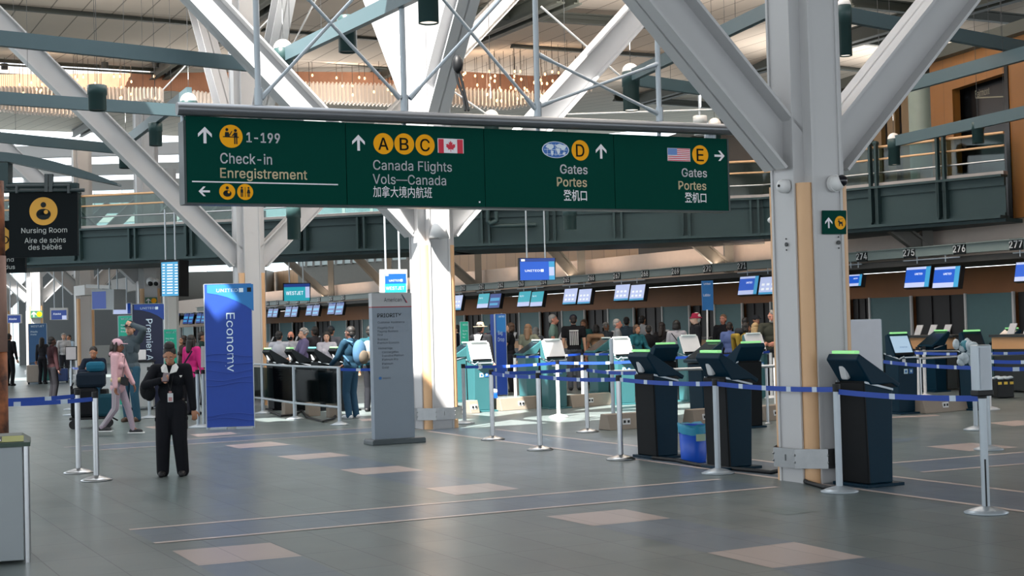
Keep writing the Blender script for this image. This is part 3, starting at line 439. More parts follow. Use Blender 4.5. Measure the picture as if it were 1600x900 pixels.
for q in ([(269, 861), (422, 848), (472, 869), (310, 884)], [(351, 696), (422, 690), (455, 695), (374, 701)],
          [(432, 713), (516, 707), (548, 712), (463, 719)], [(296, 679), (360, 675), (371, 678), (310, 683)],
          [(226, 667), (272, 664), (284, 667), (240, 670)], [(531, 734), (622, 728), (662, 735), (567, 742)],
          [(664, 763), (762, 755), (812, 764), (712, 774)], [(853, 807), (975, 795.5), (1047, 810), (927, 822)],
          [(1105, 864), (1241, 847), (1353, 871), (1207, 888)], [(1446, 698), (1518, 692), (1592, 699), (1515, 705)],
          [(1543, 661), (1590, 657), (1640, 661), (1583, 666)], [(1370, 652), (1462, 648), (1470, 650), (1380, 654)],
          [(560, 655), (600, 653), (606, 656), (566, 658)]): inlay(q, 1)
for q in ([(927, 822), (1047, 810), (1241, 847), (1105, 864)], [(463, 719), (548, 712), (622, 728), (531, 734)],
          [(374, 701), (455, 695), (516, 707), (432, 713)], [(1207, 888), (1353, 871), (1490, 901), (1330, 926)],
          [(310, 884), (472, 869), (575, 915), (400, 935)], [(567, 742), (662, 735), (762, 755), (664, 763)],
          [(202, 828), (1125, 749), (1215, 761), (241, 849)], [(100, 699), (700, 661), (700, 667), (129, 705)],
          [(690, 667), (775, 671), (1600, 769), (1600, 800), (669, 674)], [(1393, 724), (1600, 707), (1600, 725), (1440, 738)],
          [(1330, 690), (1440, 683), (1420, 690), (1330, 696)]): inlay(q, 2, .001)
inlay([(1185, 797), (1232, 792), (1277, 799), (1230, 805)], 3)
for a, b in (((202, 828), (1125, 749)), ((241, 849), (1215, 761)), ((100, 699), (700, 660.5)), ((129, 705), (660, 671)),
             ((669, 674), (1640, 805)), ((775, 671), (1640, 774)), ((1340, 728), (1640, 703.5)), ((1440, 738), (1640, 721.5))): strip(a, b, .075)
struct('floor', mb, [fl_base, fl_pink, fl_blue, fl_dark, fl_line])

# ---- ceiling: a flat near part with roof-light openings, a far part rising away
ZC = 10.2; V0 = 36.0; SLOPE = .075
def czf(p): return ZC + SLOPE * (p.dot(V) - V0)
CN = (Z - V * SLOPE).normalized()
def CP(px, py, off=0.0):
    d = ray(px, py); o = V * V0 + Z * (ZC - off); return CAM + d * ((o - CAM).dot(CN) / d.dot(CN))
ceil_m = tiles('ceiling_panel', 'c2b6aa', .03, .8, 4.8, 0, '7d756d', .7, -UA, gap=.02, spec=.2)
def shifted(px, py):
    g = G(px, py); return uv2(g - SD * (ZC / -SD.z))
holes = []
q = [shifted(700, 664), shifted(745, 625)]; r_ = shifted(1215, 640)
holes.append((q[0][0] - .3, q[0][1] - 1.0, r_[0] + .5, q[1][1] + 1.0))
def hole_for(p, du, dv):
    p = p - SD * ((ZC - p.z) / -SD.z); a, b = uv2(p); holes.append((a - du, b - dv, a + du, b + dv))
hole_for(P(640, 60, 23.5), 1.5, .9)
hole_for(Vector((-4.5, 26.5, 0)), .35, .8)
hole_for(Vector((-16, 45, 0)), 6, .8)
hole_for(Vector((-11, 36, 0)), 2.2, .35)
mb = MB()
us = sorted({-20, 45, *[h[0] for h in holes], *[h[2] for h in holes]}); vs_ = sorted({-24, V0, *[h[1] for h in holes], *[h[3] for h in holes]})
for a, b in zip(us, us[1:]):
    for c, d in zip(vs_, vs_[1:]):
        if any(h[0] <= (a + b) / 2 <= h[2] and h[1] <= (c + d) / 2 <= h[3] for h in holes): continue
        mb.prism([(a, c), (b, c), (b, d), (a, d)], (0, 0, ZC), U, V, Z * .25)
q = [uv2(CP(60, 97)), uv2(CP(60, 117)), uv2(CP(262, 110))]
sky = [(-12, q[0][1], q[2][0], q[1][1])]
us = sorted({-12, 45, *[h[0] for h in sky], *[h[2] for h in sky]}); vs_ = sorted({V0, 92, *[h[1] for h in sky], *[h[3] for h in sky]})
for a, b in zip(us, us[1:]):
    for c, d in zip(vs_, vs_[1:]):
        if any(h[0] <= (a + b) / 2 <= h[2] and h[1] <= (c + d) / 2 <= h[3] for h in sky): continue
        lo = [UVP(x, y, ZC + SLOPE * (y - V0)) for x, y in ((a, c), (b, c), (b, d), (a, d))]
        mb.add(lo + [p + Z * .25 for p in lo], [(0, 1, 2, 3), (7, 6, 5, 4), (0, 4, 5, 1), (1, 5, 6, 2), (2, 6, 7, 3), (3, 7, 4, 0)])
struct('ceiling', mb, ceil_m)
# ---- dark roof beams under the ceiling
roof_m = mat('roof_beam', '33362f', .6)
cross = [((-40, 0), (345, 34)), ((410, 40), (620, 57)), ((455, 86), (640, 103)), ((690, 14), (1050, 37)), ((800, 66), (1140, 90)),
         ((690, 112), (850, 121)), ((1330, 1), (1700, 40)), ((1315, 57), (1700, 96)), ((1300, 100), (1480, 118)), ((960, 152), (1200, 170)), ((-30, 93), (258, 110))]
tn = 1
for a, b in cross:
    mb = MB(); A, B = CP(*a, .15), CP(*b, .15); thin = a == (-30, 93)
    mb.ib(A, B, .16, .22 if not thin else .12, .04, CN); mb.rb(A - CN * .14, B - CN * .14, .24, .05, CN)
    struct('trim_%d' % tn, mb, roof_m); tn += 1
for a, b in (((245, 118), (440, -14)), ((590, 122), (890, -8)), ((990, 160), (1600, -20)), ((1395, 128), (1640, 44)), ((120, 209), (155, 188))):
    mb = MB(); A, B = CP(*a, .25), CP(*b, .25)
    for k in (-.22, .22):
        s_ = (B - A).normalized().cross(CN) * k; mb.ib(A + s_, B + s_, .2, .42, .04, CN)
    struct('trim_%d' % tn, mb, roof_m); tn += 1

# ---- branching steel columns
band_m = mat('band_steel', '8e9091', .33, 1.0, var=.12, scale=14)
def column(px, Y, label, wood_on=True, full=True, struts='uUvV', zu=3.25, zv=5.2, cut=None):
    b = AT(px, Y); t = thing('column', label, 'column', b, UA)
    top = cut or (min(czf(b), 14) if b.dot(V) > V0 else ZC)
    mb = MB()                                      # local x = U, y = V
    for sx, sy in ((.60, .36), (.36, .60)): mb.box((0, 0, top / 2), (sx, sy, top))
    for k in (-1, 1):                              # flange edges
        for j in (-1, 1):
            mb.box((k * .305, j * .17, top / 2), (.02, .03, top)); mb.box((j * .17, k * .305, top / 2), (.03, .02, top))
    obj('shaft', mb, white_steel, t, False)
    if wood_on:
        for i, j in ((-1, -1), (1, -1), (-1, 1), (1, 1)):
            m2 = MB(); m2.tube((i * .21, j * .21, 0), (i * .21, j * .21, 2.95), .085, n=16); obj('corner_cover', m2, wood, t, False, label='light wood corner cover')
        m2 = MB(); n = 12; pr = [(.50, .16), (.50, .35)]
        pts = []
        for i in range(4):
            for a in (-22, 22): pts.append((.43 * math.cos(R_(i * 90 + 45 + a)), .43 * math.sin(R_(i * 90 + 45 + a))))
        for z0 in (.15,):
            vs = [(x, y, z) for z in (z0, z0 + .19) for x, y in pts]; N = len(pts)
            m2.add(vs, [(i, (i + 1) % N, (i + 1) % N + N, i + N) for i in range(N)])
            vs = [(x * .97, y * .97, z) for z in (z0, z0 + .19) for x, y in pts]
            m2.add(vs, [((i + 1) % N, i, i + N, (i + 1) % N + N) for i in range(N)])
            for x, y in pts: m2.ball((x * 1.005, y * 1.005, z0 + .06), .012, 0, 6, 4); m2.ball((x * 1.005, y * 1.005, z0 + .13), .012, 0, 6, 4)
            for a in range(4):
                c, s_ = math.cos(R_(a * 90)), math.sin(R_(a * 90)); m2.box((c * .345, s_ * .345, z0 + .1), (.12 if a % 2 == 0 else .05, .05 if a % 2 == 0 else .12, .06))
        obj('bumper_band', m2, band_m, t, False, label='brushed steel bumper band')
    for ch in struts:
        d = {'u': Vector((-1, 0, 0)), 'U': Vector((1, 0, 0)), 'v': Vector((0, -1, 0)), 'V': Vector((0, 1, 0))}[ch]
        z0 = zu if ch in 'uU' else zv; r = top - z0 - .1
        if ch in 'vV': d = d
        a = d * .24 + Z * z0; e = d * (.24 + r * (1.0 if ch in 'uU' else .8)) + Z * (z0 + r)
        m2 = MB(); m2.ib(a, e, .36, .44, .03, d.cross((0, 0, 1)).cross((e - a).normalized()) if False else Z)
        m2.prism([(-.17, -.17), (.17, -.17), (.17, .17), (-.17, .17)], a - Z * .16 + d * .0, d.cross(Z), Z, d * .04)
        obj('strut', m2, white_steel, t, False)
    return t
column(1271, 14.46, 'large white steel column at right carrying the small dog sign')
column(679, 23.4, 'white sunlit steel column behind the grey priority totem')
column(392, 32.3, 'grey steel column right behind the tall blue economy banner')
column(234, 41.2, 'far white column with a white camera, right of the departures board', struts='uU', cut=8.2)
column(133, 50.1, 'far white column left of the boxy grey hanging screen', struts='uU', cut=8.2)
column(268, 64, 'far white column seen above the bridge left of the green sign', False, struts='', cut=9)
column(5, 68.0, 'far column at the left picture edge', struts='uU', cut=8.2)
column(55, 59.0, 'most distant visible column, above the beige suitcase', struts='uU', cut=8.2)

# ---- footbridge
ZB = 3.55
def bridge_pt(px, py): 
    h = 509 - .0265 * (px - 800); Y = F * (ZB - 1.62) / (h - py); return AT(px, Y, ZB)
bp = [bridge_pt(x, y) for x, y in ((-60, 421), (365, 404), (702, 389), (1200, 371), (1580, 343))]
bp.insert(0, bp[0] + (bp[0] - bp[1]).normalized() * 10)
bt = thing('footbridge', 'dark teal steel footbridge with glass railing crossing the hall', 'bridge', bp[0] * 1.0)
mbw, mbf, mbc = MB(), MB(), MB()
brl = []
acc = .68
for a, b in zip(bp, bp[1:]):
    d = (b - a).normalized(); n = Vector((d.y, -d.x, 0))
    mbw.rb(a + Z * .52, b + Z * .52, .03, .95)
    mbf.rb(a + Z * .06 + n * .08, b + Z * .06 + n * .08, .42, .06); mbf.rb(a + Z * .92 + n * .05, b + Z * .92 + n * .05, .3, .05)
    mbf.rb(a + Z * .82 + n * .03, b + Z * .82 + n * .03, .07, .2); mbf.rb(a + Z * .1 + n * .03, b + Z * .1 + n * .03, .08, .1)
    mbf.rb(a - n * 1.1, b - n * 1.1, 2.3, .08)
    mbw.rb(a - n * 2.2 + Z * .52, b - n * 2.2 + Z * .52, .03, .95)
    mbc.rb(a + Z * .98 - n * .02, b + Z * .98 - n * .02, .2, .08)
    L = (b - a).length
    while acc < L:
        brl.append((a + d * acc, d, n)); acc += 1.62
    acc -= L
obj('girder', mbw, dark_teal, bt); obj('flange', mbf, dark_teal, bt); obj('coping', mbc, mat('coping', '9d9794', .5), bt)
for i, (p, d, n) in enumerate(brl):
    m2 = MB()
    for k in (-.09, .09): m2.box(p + d * k + n * .1 + Z * .5, (.05, .16, .84), Matrix((d, n, Z)).transposed())
    obj('stiffener', m2, dark_teal, bt)
    if i % 2 == 0 or p.x > 6:
        m2 = MB()
        for k in (-.075, .075): m2.box(p + d * k + n * .12 + Z * 1.02, (.05, .12, 1.75), Matrix((d, n, Z)).transposed()); m2.tube(p + d * k + n * .12 - n * .06 + Z * 1.9, p + d * k + n * .12 + n * .06 + Z * 1.9, .05, n=10)
        obj('railing_post', m2, dark_teal, bt)
for z, r, m_ in ((1.25, .02, chrome), (1.55, .025, wood), (1.82, .03, wood)):
    m2 = MB()
    for a, b in zip(bp, bp[1:]): m2.tube(a + Z * z, b + Z * z, r, n=8); 
    obj('handrail', m2, m_, bt)
m2 = MB()
for a, b in zip(bp, bp[1:]): m2.rb(a + Z * 1.42, b + Z * 1.42, .012, .78)
obj('glass_panel', m2, teal_glass, bt)
# pipe loop fixed to the girder
m2 = MB(); q = [P(x, y, 34.9) for x, y in ((762, 328), (762, 346), (770, 353), (800, 352.5), (836, 351))]; m2.path(q, .05)
q = [P(x, y, 34.8) for x, y in ((775, 330), (776, 345), (766, 349))]; m2.path(q, .05)
obj('drain_pipe', m2, dark_teal, bt)

# ---- check-in header, soffit, back walls
H0 = P(1600, 373, 29.0); H1 = P(420, 471, 69.3); ZH = H0.z
H0.z = H1.z = 0; HD = (H1 - H0).normalized(); HN = Vector((-HD.y, HD.x, 0))
def HP(t, back=0.0, z=0.0): return H0 + HD * t - HN * back + Z * z
def Ht(px, back=0.0):                # run along the counters where column px is met
    d = ray(px, 480); d.z = 0; o = H0 - HN * back - Vector((0, 0, 0)); q = o - Vector((CAM.x, CAM.y, 0))
    det = d.x * (-HD.y) - d.y * (-HD.x); s_ = (q.x * (-HD.y) - q.y * (-HD.x)) / det
    r = Vector((CAM.x, CAM.y, 0)) + d * s_ - o
    return r.dot(HD)
hdr = thing('counter_header', 'long grey-green header beam with black counter numbers over the check-in desks', 'header', HP(0, 0, ZH - .2))
mb = MB(); mb.rb(HP(-8, .1, ZH - .1), HP(58, .1, ZH - .1), .2, .2); mb.rb(HP(-8, .02, ZH), HP(58, .02, ZH), .2, .02)
obj('beam', mb, mat('header_steel', '6c7976', .5), hdr)
soff = MB(); soff.rb(HP(-8, 1.5, ZH - .32), HP(84, 1.5, ZH - .32), 2.7, .12)
struct('trim_%d' % tn, soff, mat('soffit', '3a3835', .7)); tn += 1
nums = [(1592, '277'), (1503, '276'), (1424, '275'), (1350, '274'), (1279, '273'), (1218, '272'), (1162, '271'), (1108, '270'), (1058, '269'), (1010, '268'), (966, '267'), (926, '266'),
        (887, '265'), (851, '264'), (816, '263'), (784, '262'), (754, '261'), (725, '260'), (698, '259'), (672, '258'), (537, '253'), (518, '252'), (499, '251'), (482, '250'), (466, '249'), (450, '248'), (434, '247'), (419, '246')]
for px, s in nums:
    t = Ht(px); o = HP(t, -.012, ZH - .1); pl = Plane(o, -HD)
    pl = Plane(o, -HD) if Plane(o, -HD).n.dot(HN) > 0 else Plane(o, HD)
    m2 = MB(); m2.rb(HP(t - .17, -.01, ZH - .1), HP(t + .17, -.01, ZH - .1), .02, .24)
    p_ = obj('number_plate', m2, mat('plate_black', '0a1011', .5, spec=.15), hdr)
    m2 = MB(); pl.text(m2, s, 0, -.07, .145, 0, .035, 'CENTER', .95, d=.014)
    IV = PM[hdr.name].inverted(); m2.v = [IV @ v for v in m2.v]
    q = obj('number', m2, mat('number_white', 'f6f6f6', .5, var=0), p_, False)
# back wall: wood band over teal partitions and dark doorways
BK = 5.0
backw = tiles('back_wood', '9c6638', .12, .9, .6, 0, '6a4426', .5, 0)
dark_door = mat('dark_doorway', '1b1a1b', .5); teal_panel = mat('teal_partition', '50757a', .5)
mb = MB(); mb.rb(HP(-8, BK + .1, 1.4), HP(84, BK + .1, 1.4), .1, 2.8)
struct('wall_back', mb, mat('back_wall_wood', 'a0683a', .5, var=.15, scale=1.5))
mb = MB(); mb.rb(HP(-8, 1.15, ZH + .18), HP(84, 1.15, ZH + .18), .1, .76); struct('wall_bulkhead', mb, mat('bulkhead', 'c5b6ab', .7))
UW0 = Ht(1392, 9); upw = MB(); upw.rb(HP(UW0, 9, 4.55), HP(84, 9, 4.55), .1, 2.1)
struct('wall_upper', upw, tiles('wood_panel', 'c9a079', .10, .95, 9, 0, '7d6148', .5, -math.atan2(HD.y, HD.x), gap=.015))
mb = MB(); mb.rb(HP(-8, 5.2, ZH + .12), HP(84, 5.2, ZH + .12), 8, .06); struct('trim_%d' % tn, mb, mat('soffit', '3a3835', .7)); tn += 1
for t0, t1 in ((UW0, UW0 + 4), (UW0 + 7, UW0 + 14), (UW0 + 16, UW0 + 23), (UW0 + 25, UW0 + 33)):
    mb = MB(); mb.rb(HP(t0, 8.7, 3.98), HP(t1, 8.7, 3.98), .3, .06); mb.rb(HP(t0, 8.4, 3.84), HP(t1, 8.4, 3.84), .08, .08); struct('trim_%d' % tn, mb, black); tn += 1
lab = {0: 'teal partition panel', 1: 'dark doorway'}
ts = Ht(1600, BK) - 1; k = 0; wn = 1
edges = [1640, 1590, 1515, 1430, 1365, 1332, 1210, 1165, 1122, 1082, 1040, 995, 955, 918, 883, 848, 816, 788, 758, 730, 705, 680, 570, 545, 520, 497, 478, 460, 440, 425, 405, 385, 320, 305, 288, 274, 258, 245, 215, 205, 190, 178, 165, 155]
part_g = []
for i, (a, b) in enumerate(zip(edges, edges[1:])):
    t0, t1 = Ht(a, BK), Ht(b, BK)
    m2 = MB()
    if i % 2 == 1:
        th = thing('partition', '', 'partition', HP((t0 + t1) / 2, BK - .1)); zt = 2.12
        m2.rb(HP(t0, BK - .1, zt / 2), HP(t1, BK - .1, zt / 2), .06, zt); obj('panel', m2, teal_panel, th)
        for t_ in (t0, t1):
            m2 = MB(); m2.rb(HP(t_ - .03, BK - .14, zt / 2), HP(t_ + .03, BK - .14, zt / 2), .06, zt + .04); obj('edge_post', m2, white_p, th, label='pale edge post')
        part_g.append((a, b, th))
    else:
        m2.rb(HP(t0 + .06, BK - .0, 1.06), HP(t1 - .06, BK - .0, 1.06), .06, 2.12)
        for s_ in (.33, .66): m2.rb(HP(t0 + (t1 - t0) * s_ - .01, BK - .04, 1.06), HP(t0 + (t1 - t0) * s_ + .01, BK - .04, 1.06), .05, 2.1)
        struct('door_%d' % (wn), m2, dark_door); wn += 1
desc = ['beside the number 276 monitor, grey cabinet panel', 'behind the white board, right of the big column', 'behind the olive sweater man', 'behind the maroon hat man', 'behind the woman in the white jacket', 'behind the grey shirt man',
        'behind the black t-shirt man', 'behind the green shirt man', 'between the blue bag drop totem and the green shirt man', 'behind the straw hat man', 'behind the navy suit man', 'right of the backpack man', 'behind the woman in white facing the camera',
        'behind the masked man', 'behind the dark haired man in white', 'hidden mostly by the economy banner', 'left of the economy banner, in line with the pink jacket', 'behind the white premier banner edge', 'behind the man scratching his cap', 'behind the seated man in blue', 'furthest left on the back wall']
for i, (a, b, th) in enumerate(part_g): th['label'] = 'teal partition panel on the back wall ' + desc[min(i, len(desc) - 1)] if i else 'teal cabinet partition under the rightmost counter numbers'
# warm light from the bulkhead cove and from the counter soffit
ang = math.atan2(HD.y, HD.x)
for t in (11, 20, 30, 40, 50): 
    area('cove_light', HP(t, .45, ZH + .06), 7.5, .15, 52, (1, .74, .55), (R_(180) , 0, ang))
for t in (3, 14, 25, 36, 47):
    area('counter_light', HP(t, 2.2, ZH - .42), 8, .25, 48, (1, .82, .66), (0, 0, ang))

# ---- raking struts that land behind the header
olive = mat('raker_grey', '6f6c65', .55, var=.05)
for a, b, l_ in (((702, 412), (742, 447), 'right of the centre column'), ((862, 388), (903, 436), 'right of the large blue screen'), ((1088, 378), (1133, 416), 'left of the number 271 plate'), ((1402, 358), (1442, 388), 'right of the big column'), ((560, 404), (602, 448), 'left of the two-airline screen'), ((446, 404), (512, 462), 'right of the teal airline screen rods')):
    p = HP(Ht(b[0], .7), .7); Yh = p.y; t = thing('raking_strut', 'grey raking strut and post landing on the header ' + l_, 'strut', P(b[0], b[1] + 4, Yh))
    m = MB(); A, B = P(*a, Yh), P(*b, Yh); m.ib(A + (A - B) * .6, B, .3, .34, .05); obj('strut', m, olive, t)
    m = MB(); q = P(b[0] + 6, b[1] + 4, Yh); m.box(q + Z * .9, (.24, .24, 2.0)); obj('post', m, olive, t)

# ---- wood wall at right above the footbridge
W0 = AT(1602, 30.0); WD = Vector((-.30, .954, 0)); WN = Vector((-WD.y, WD.x, 0))
def WP(t, z, off=0.0): return W0 + WD * t + Z * z + WN * off
ow = tiles('orange_wood', '82521a', .08, .8, 1.2, 0, '5d3b17', .5, -math.atan2(WD.y, WD.x))
def pxw(px):
    for i in range(4000):
        t = -10 + i * .01
        if proj(WP(t, 4))[0] < px: return t
    return 20
def zw(t, py): return ztop(WP(t, 0), py)
ta, tb, tc_, td = pxw(1583), pxw(1494), pxw(1460), pxw(1326)
mb = MB()
mb.prism([(-9, 3.6), (ta, 3.6), (ta, 7.4), (-9, 7.4)], W0, WD, Z, -WN * .2)
mb.prism([(tb, 3.6), (tc_, 3.6), (tc_, 7.4), (tb, 7.4)], W0, WD, Z, -WN * .2)
mb.prism([(ta, zw(ta, 112)), (tb, zw(tb, 140)), (tb, 7.4), (ta, 7.4)], W0, WD, Z, -WN * .2)
struct('wall_right', mb, ow)
mb = MB(); mb.rb(WP(-9, 7.5, -.1), WP(22, 7.5, -.1), .7, .25); struct('trim_%d' % tn, mb, roof_m); tn += 1
mb = MB(); mb.prism([(ta - .5, 3.6), (tb + .5, 3.6), (tb + .5, 7.2), (ta - .5, 7.2)], W0 - WN * .35, WD, Z, -WN * .1)
mb.rb(WP(ta, 5.4, -.1), WP(ta, 5.4, -.1) + WD * .12, .25, 3.6); struct('window_1', mb, mat('dark_window', '121416', .2))
mb = MB(); mb.prism([(tc_, 3.6), (22, 3.6), (22, 7.4), (tc_, 7.4)], W0 - WN * .5, WD, Z, -WN * .2)
struct('wall_lounge', mb, mat('brown_wall', '4a3c2c', .6, var=.2, scale=1))
for i, px in enumerate((1345, 1368, 1390, 1413)):
    mb = MB(); t = pxw(px); mb.rb(WP(t, 5.6, -.3), WP(t + .35, 5.6, -.3), .12, 3.7); struct('trim_%d' % tn, mb, mat('brown_slat', '6a5230', .5)); tn += 1
mb = MB(); t = pxw(1440); mb.tube(WP(t, 3.7, -.1), WP(t, 7.2, -.1), .3, n=20); struct('trim_%d' % tn, mb, mat('pale_pillar', '7f8a80', .4)); tn += 1
pl = Plane(WP(pxw(1533), zw(pxw(1533), 157), .05), -WD); pl = pl if pl.n.dot(WN) > 0 else Plane(pl.o, WD)
m2 = MB(); pl.text(m2, 'Fairmont', 0, .06, .15, 0, 0, 'LEFT', .6); m2.rb(WP(pxw(1533), zw(pxw(1533), 153), .03), WP(pxw(1576), zw(pxw(1576), 151), .03), .02, .03)
obj('shop_lettering', m2, mat('sign_bronze', '6b6654', .5), None, label='thin pale script lettering on the dark window of the wood wall', cat='sign')

mb = MB(); wa, wb = AT(470, 79.6), AT(640, 74.4)
mb.rb(wa + Z * 5.75, wb + Z * 5.75, .06, 1.1, Z, 0)
for i in range(15): mb.box(wa.lerp(wb, i / 14) + Z * 5.75, (.12, .2, 1.2), None, 1)
struct('window_3', mb, [mat('pale_pane', 'c4d8d8', .1), white_steel])
# ---- far left: glazed end wall, bright with sky
fw0, fw1 = AT(-200, 118), AT(760, 118)
mb = MB()
for i in range(23):
    p = fw0.lerp(fw1, i / 22); mb.box(p + Z * 7, (.25, .3, 14))
for z in (.3, 3.2, 6.2, 9, 12): mb.rb(fw0 + Z * z, fw1 + Z * z, .3, .3)
w1 = struct('window_2', mb, white_steel)
m2 = MB(); m2.rb(fw0 + Z * 7, fw1 + Z * 7, .05, 14); g_ = obj('window_glass', m2, glass('pale_glass', 'eef6f6', .06), w1, False)
isl = mat('island_grey', '5d6163', .6, var=.15, scale=.4)
mb = MB(); mb.prism([(0, 0), (9, 0), (9, 4.4), (0, 4.4)], AT(30, 88), Vector((1, 0, 0)), Z, (0, 3, 0)); mb.prism([(1, 4.4), (7, 4.4), (7, 6), (1, 6)], AT(40, 88), Vector((1, 0, 0)), Z, (0, 2, 0)); struct('wall_island', mb, isl)
mb = MB(); mb.prism([(0, 2.6), (12, 2.6), (12, 5.6), (0, 5.6)], AT(125, 92), Vector((1, 0, 0)), Z, (0, 3, 0)); mb.prism([(0, 0), (12, 0), (12, 1.1), (0, 1.1)], AT(125, 86), Vector((1, 0, 0)), Z, (0, 1, 0)); struct('wall_counter', mb, mat('island_light', '8f908d', .6, var=.15, scale=.4))
mb = MB()
for i in range(6): mb.rb(AT(-60, 60 + i * 7) + Z * (9.4 - i * .0), AT(420, 60 + i * 7) + Z * 9.4, .3, .5)
struct('trim_%d' % tn, mb, white_steel); tn += 1
mb = MB(); mb.rb(AT(470, 80) + Z * 4.6, AT(800, 70) + Z * 4.6, .2, 3.6); struct('wall_far', mb, mat('grey_plaster', '8f8f8a', .7))
# ================================================================== OVERHEAD
def fit(pl, mb, t, x0, x1, yb, cap, m=0, bold=0.0, y1=None, d=.004):
    """set text so that it runs from column x0 to x1 with its base line at row yb, capitals cap rows high"""
    u0, v0 = pl.uv(x0, yb); u1, v1 = pl.uv(x1, yb if y1 is None else y1); h = abs(pl.uv(x0, yb - cap)[1] - v0)
    vs, fs = text_geo(t, bold, 'LEFT'); k = h; xs = [p.x for p in vs]; mn, mx = min(xs), max(xs)
    sx = (u1 - u0) / (mx - mn)
    mb.add([pl.at(u0 + (p.x - mn) * sx, v0 + p.y * k, d) for p in vs], fs, m)
def pdisc(pl, mb, x, y, r, m, d=.003, rx=None):
    u, v = pl.uv(x, y); ru = abs(pl.uv(x + (rx or r), y)[0] - u); rv = abs(pl.uv(x, y + r)[1] - v); pl.disc(mb, u, v, ru, m, d, 40, rv); return u, v, ru, rv
def prect(pl, mb, x0, y0, x1, y1, m, d=.004):
    a = pl.uv(x0, y0); b = pl.uv(x1, y1); pl.rect(mb, min(a[0], b[0]), min(a[1], b[1]), max(a[0], b[0]), max(a[1], b[1]), m, d)
def parrow(pl, mb, x, y, h, m, rot=0.0):
    u, v = pl.uv(x, y); k = abs(pl.uv(x, y + h)[1] - v); arrow(pl, mb, u, v, k, m, rot)

# ---- the hanging green sign
SP = Plane(P(290, 318, 18.0), U); SP = SP if SP.n.dot(CAM - SP.o) > 0 else Plane(SP.o, -U)
ul, vb = SP.uv(292.5, 318); ur, vb2 = SP.uv(1139, 328); vt = (SP.uv(295, 182)[1] + SP.uv(1140, 216)[1]) / 2; vb = (vb + vb2) / 2
sg = thing('wayfinding_sign', 'long dark green hanging sign with check-in, Canada flights and gates directions', 'sign', SP.at((ul + ur) / 2, vb, 0), UA)
seams = [ul, SP.uv(541, 250)[0], SP.uv(757, 250)[0], SP.uv(960, 260)[0], ur]
for a, b in zip(seams, seams[1:]):
    m2 = MB(); m2.prism([(a + .004, vb), (b - .004, vb), (b - .004, vt), (a + .004, vt)], SP.o, SP.ex, SP.ey, -SP.n * .22)
    obj('panel', m2, sign_green, sg, bev=.006)
m2 = MB(); m2.prism([(ul - .03, vb - .02), (ur + .03, vb - .02), (ur + .03, vb), (ul - .03, vb)], SP.o, SP.ex, SP.ey, -SP.n * .24)
m2.prism([(ul - .03, vb), (ul, vb), (ul, vt - .06), (ul - .03, vt - .06)], SP.o, SP.ex, SP.ey, -SP.n * .26); m2.prism([(ur, vb), (ur + .03, vb), (ur + .03, vt), (ur, vt)], SP.o, SP.ex, SP.ey, -SP.n * .22)
obj('frame', m2, mat('sign_frame', '142a2a', .4), sg)
W, C, Yw, K = 0, 1, 2, 3
smat = [sign_white, sign_cream, sign_yellow, sign_black, mat('flag_red', 'c8203c', .5, var=0), mat('flag_blue', '5f86c4', .5, var=0), mat('globe_blue', '2c66b4', .5, var=0), mat('globe_white', 'd3e2ef', .5, var=0)]
m2 = MB()
parrow(SP, m2, 320, 211, 26, W); fit(SP, m2, '1-199', 385, 437.5, 222, 15, W, .035); fit(SP, m2, 'Check-in', 344, 425, 255, 16, W, .018); fit(SP, m2, 'Enregistrement', 344, 480, 277.5, 15, C, .022, 280)
a = SP.uv(300, 283.5); b = SP.uv(528, 288); SP.rect(m2, a[0], a[1] - .008, b[0], a[1] + .008, W); parrow(SP, m2, 319, 299, 18, W, math.pi / 2)
parrow(SP, m2, 560, 223, 25, W); fit(SP, m2, 'Canada Flights', 583, 706, 265, 15, W, .010, 267); fit(SP, m2, 'Vols—Canada', 582.5, 697, 287, 15, W, .010, 289); fit(SP, m2, '加拿大境内航班', 583, 675, 306.5, 14, W, 0, 308)
parrow(SP, m2, 939, 236.5, 23, W); fit(SP, m2, 'Gates', 875, 918, 271, 14, W, .024); fit(SP, m2, 'Portes', 870, 917, 291, 14, C, .022); fit(SP, m2, '登机口', 880.5, 917, 312, 13.5, W, .012)
parrow(SP, m2, 1124, 243.5, 19, W, -math.pi / 2); fit(SP, m2, 'Gates', 1065, 1104.5, 276, 13, W, .024); fit(SP, m2, 'Portes', 1060, 1103.5, 296, 13, C, .022); fit(SP, m2, '登机口', 1070, 1103.5, 315, 12.5, W, .012)
obj_cl('lettering', m2, smat, sg, .25)
m2 = MB()
u, v, r, _ = pdisc(SP, m2, 361, 213, 18, Yw)
def pm(pl, m2, u, v, k, items, m=K):            # tiny pictogram from discs and boxes (k = radius)
    for it in items:
        if it[0] == 'd': pl.disc(m2, u + it[1] * k, v + it[2] * k, it[3] * k, m, .006, 16)
        elif it[0] == 'D': pl.disc(m2, u + it[1] * k, v + it[2] * k, it[3] * k, it[4], .0075, 20)
        elif it[0] == 'e': pl.disc(m2, u + it[1] * k, v + it[2] * k, it[3] * k, m, .006, 24, it[4] * k)
        elif it[0] == 'p': pl.shape(m2, it[1], u, v, k, m, .006)
        else: pl.rect(m2, u + it[1] * k, v + it[2] * k, u + it[3] * k, v + it[4] * k, m, .006)
DESK = [('r', -.72, -.1, .66, -.02), ('d', -.36, .55, .13), ('p', [(-.55, -.02), (-.12, -.02), (-.2, .35), (-.52, .35)]), ('p', [(-.1, .05), (.1, .42), (.04, .46), (-.16, .12)]), ('d', .38, .5, .13),
        ('r', .24, -.1, .54, .34), ('r', .25, -.66, .36, -.1), ('r', .42, -.66, .53, -.1), ('p', [(.26, .3), (.06, .05), (.12, 0), (.3, .18)])]
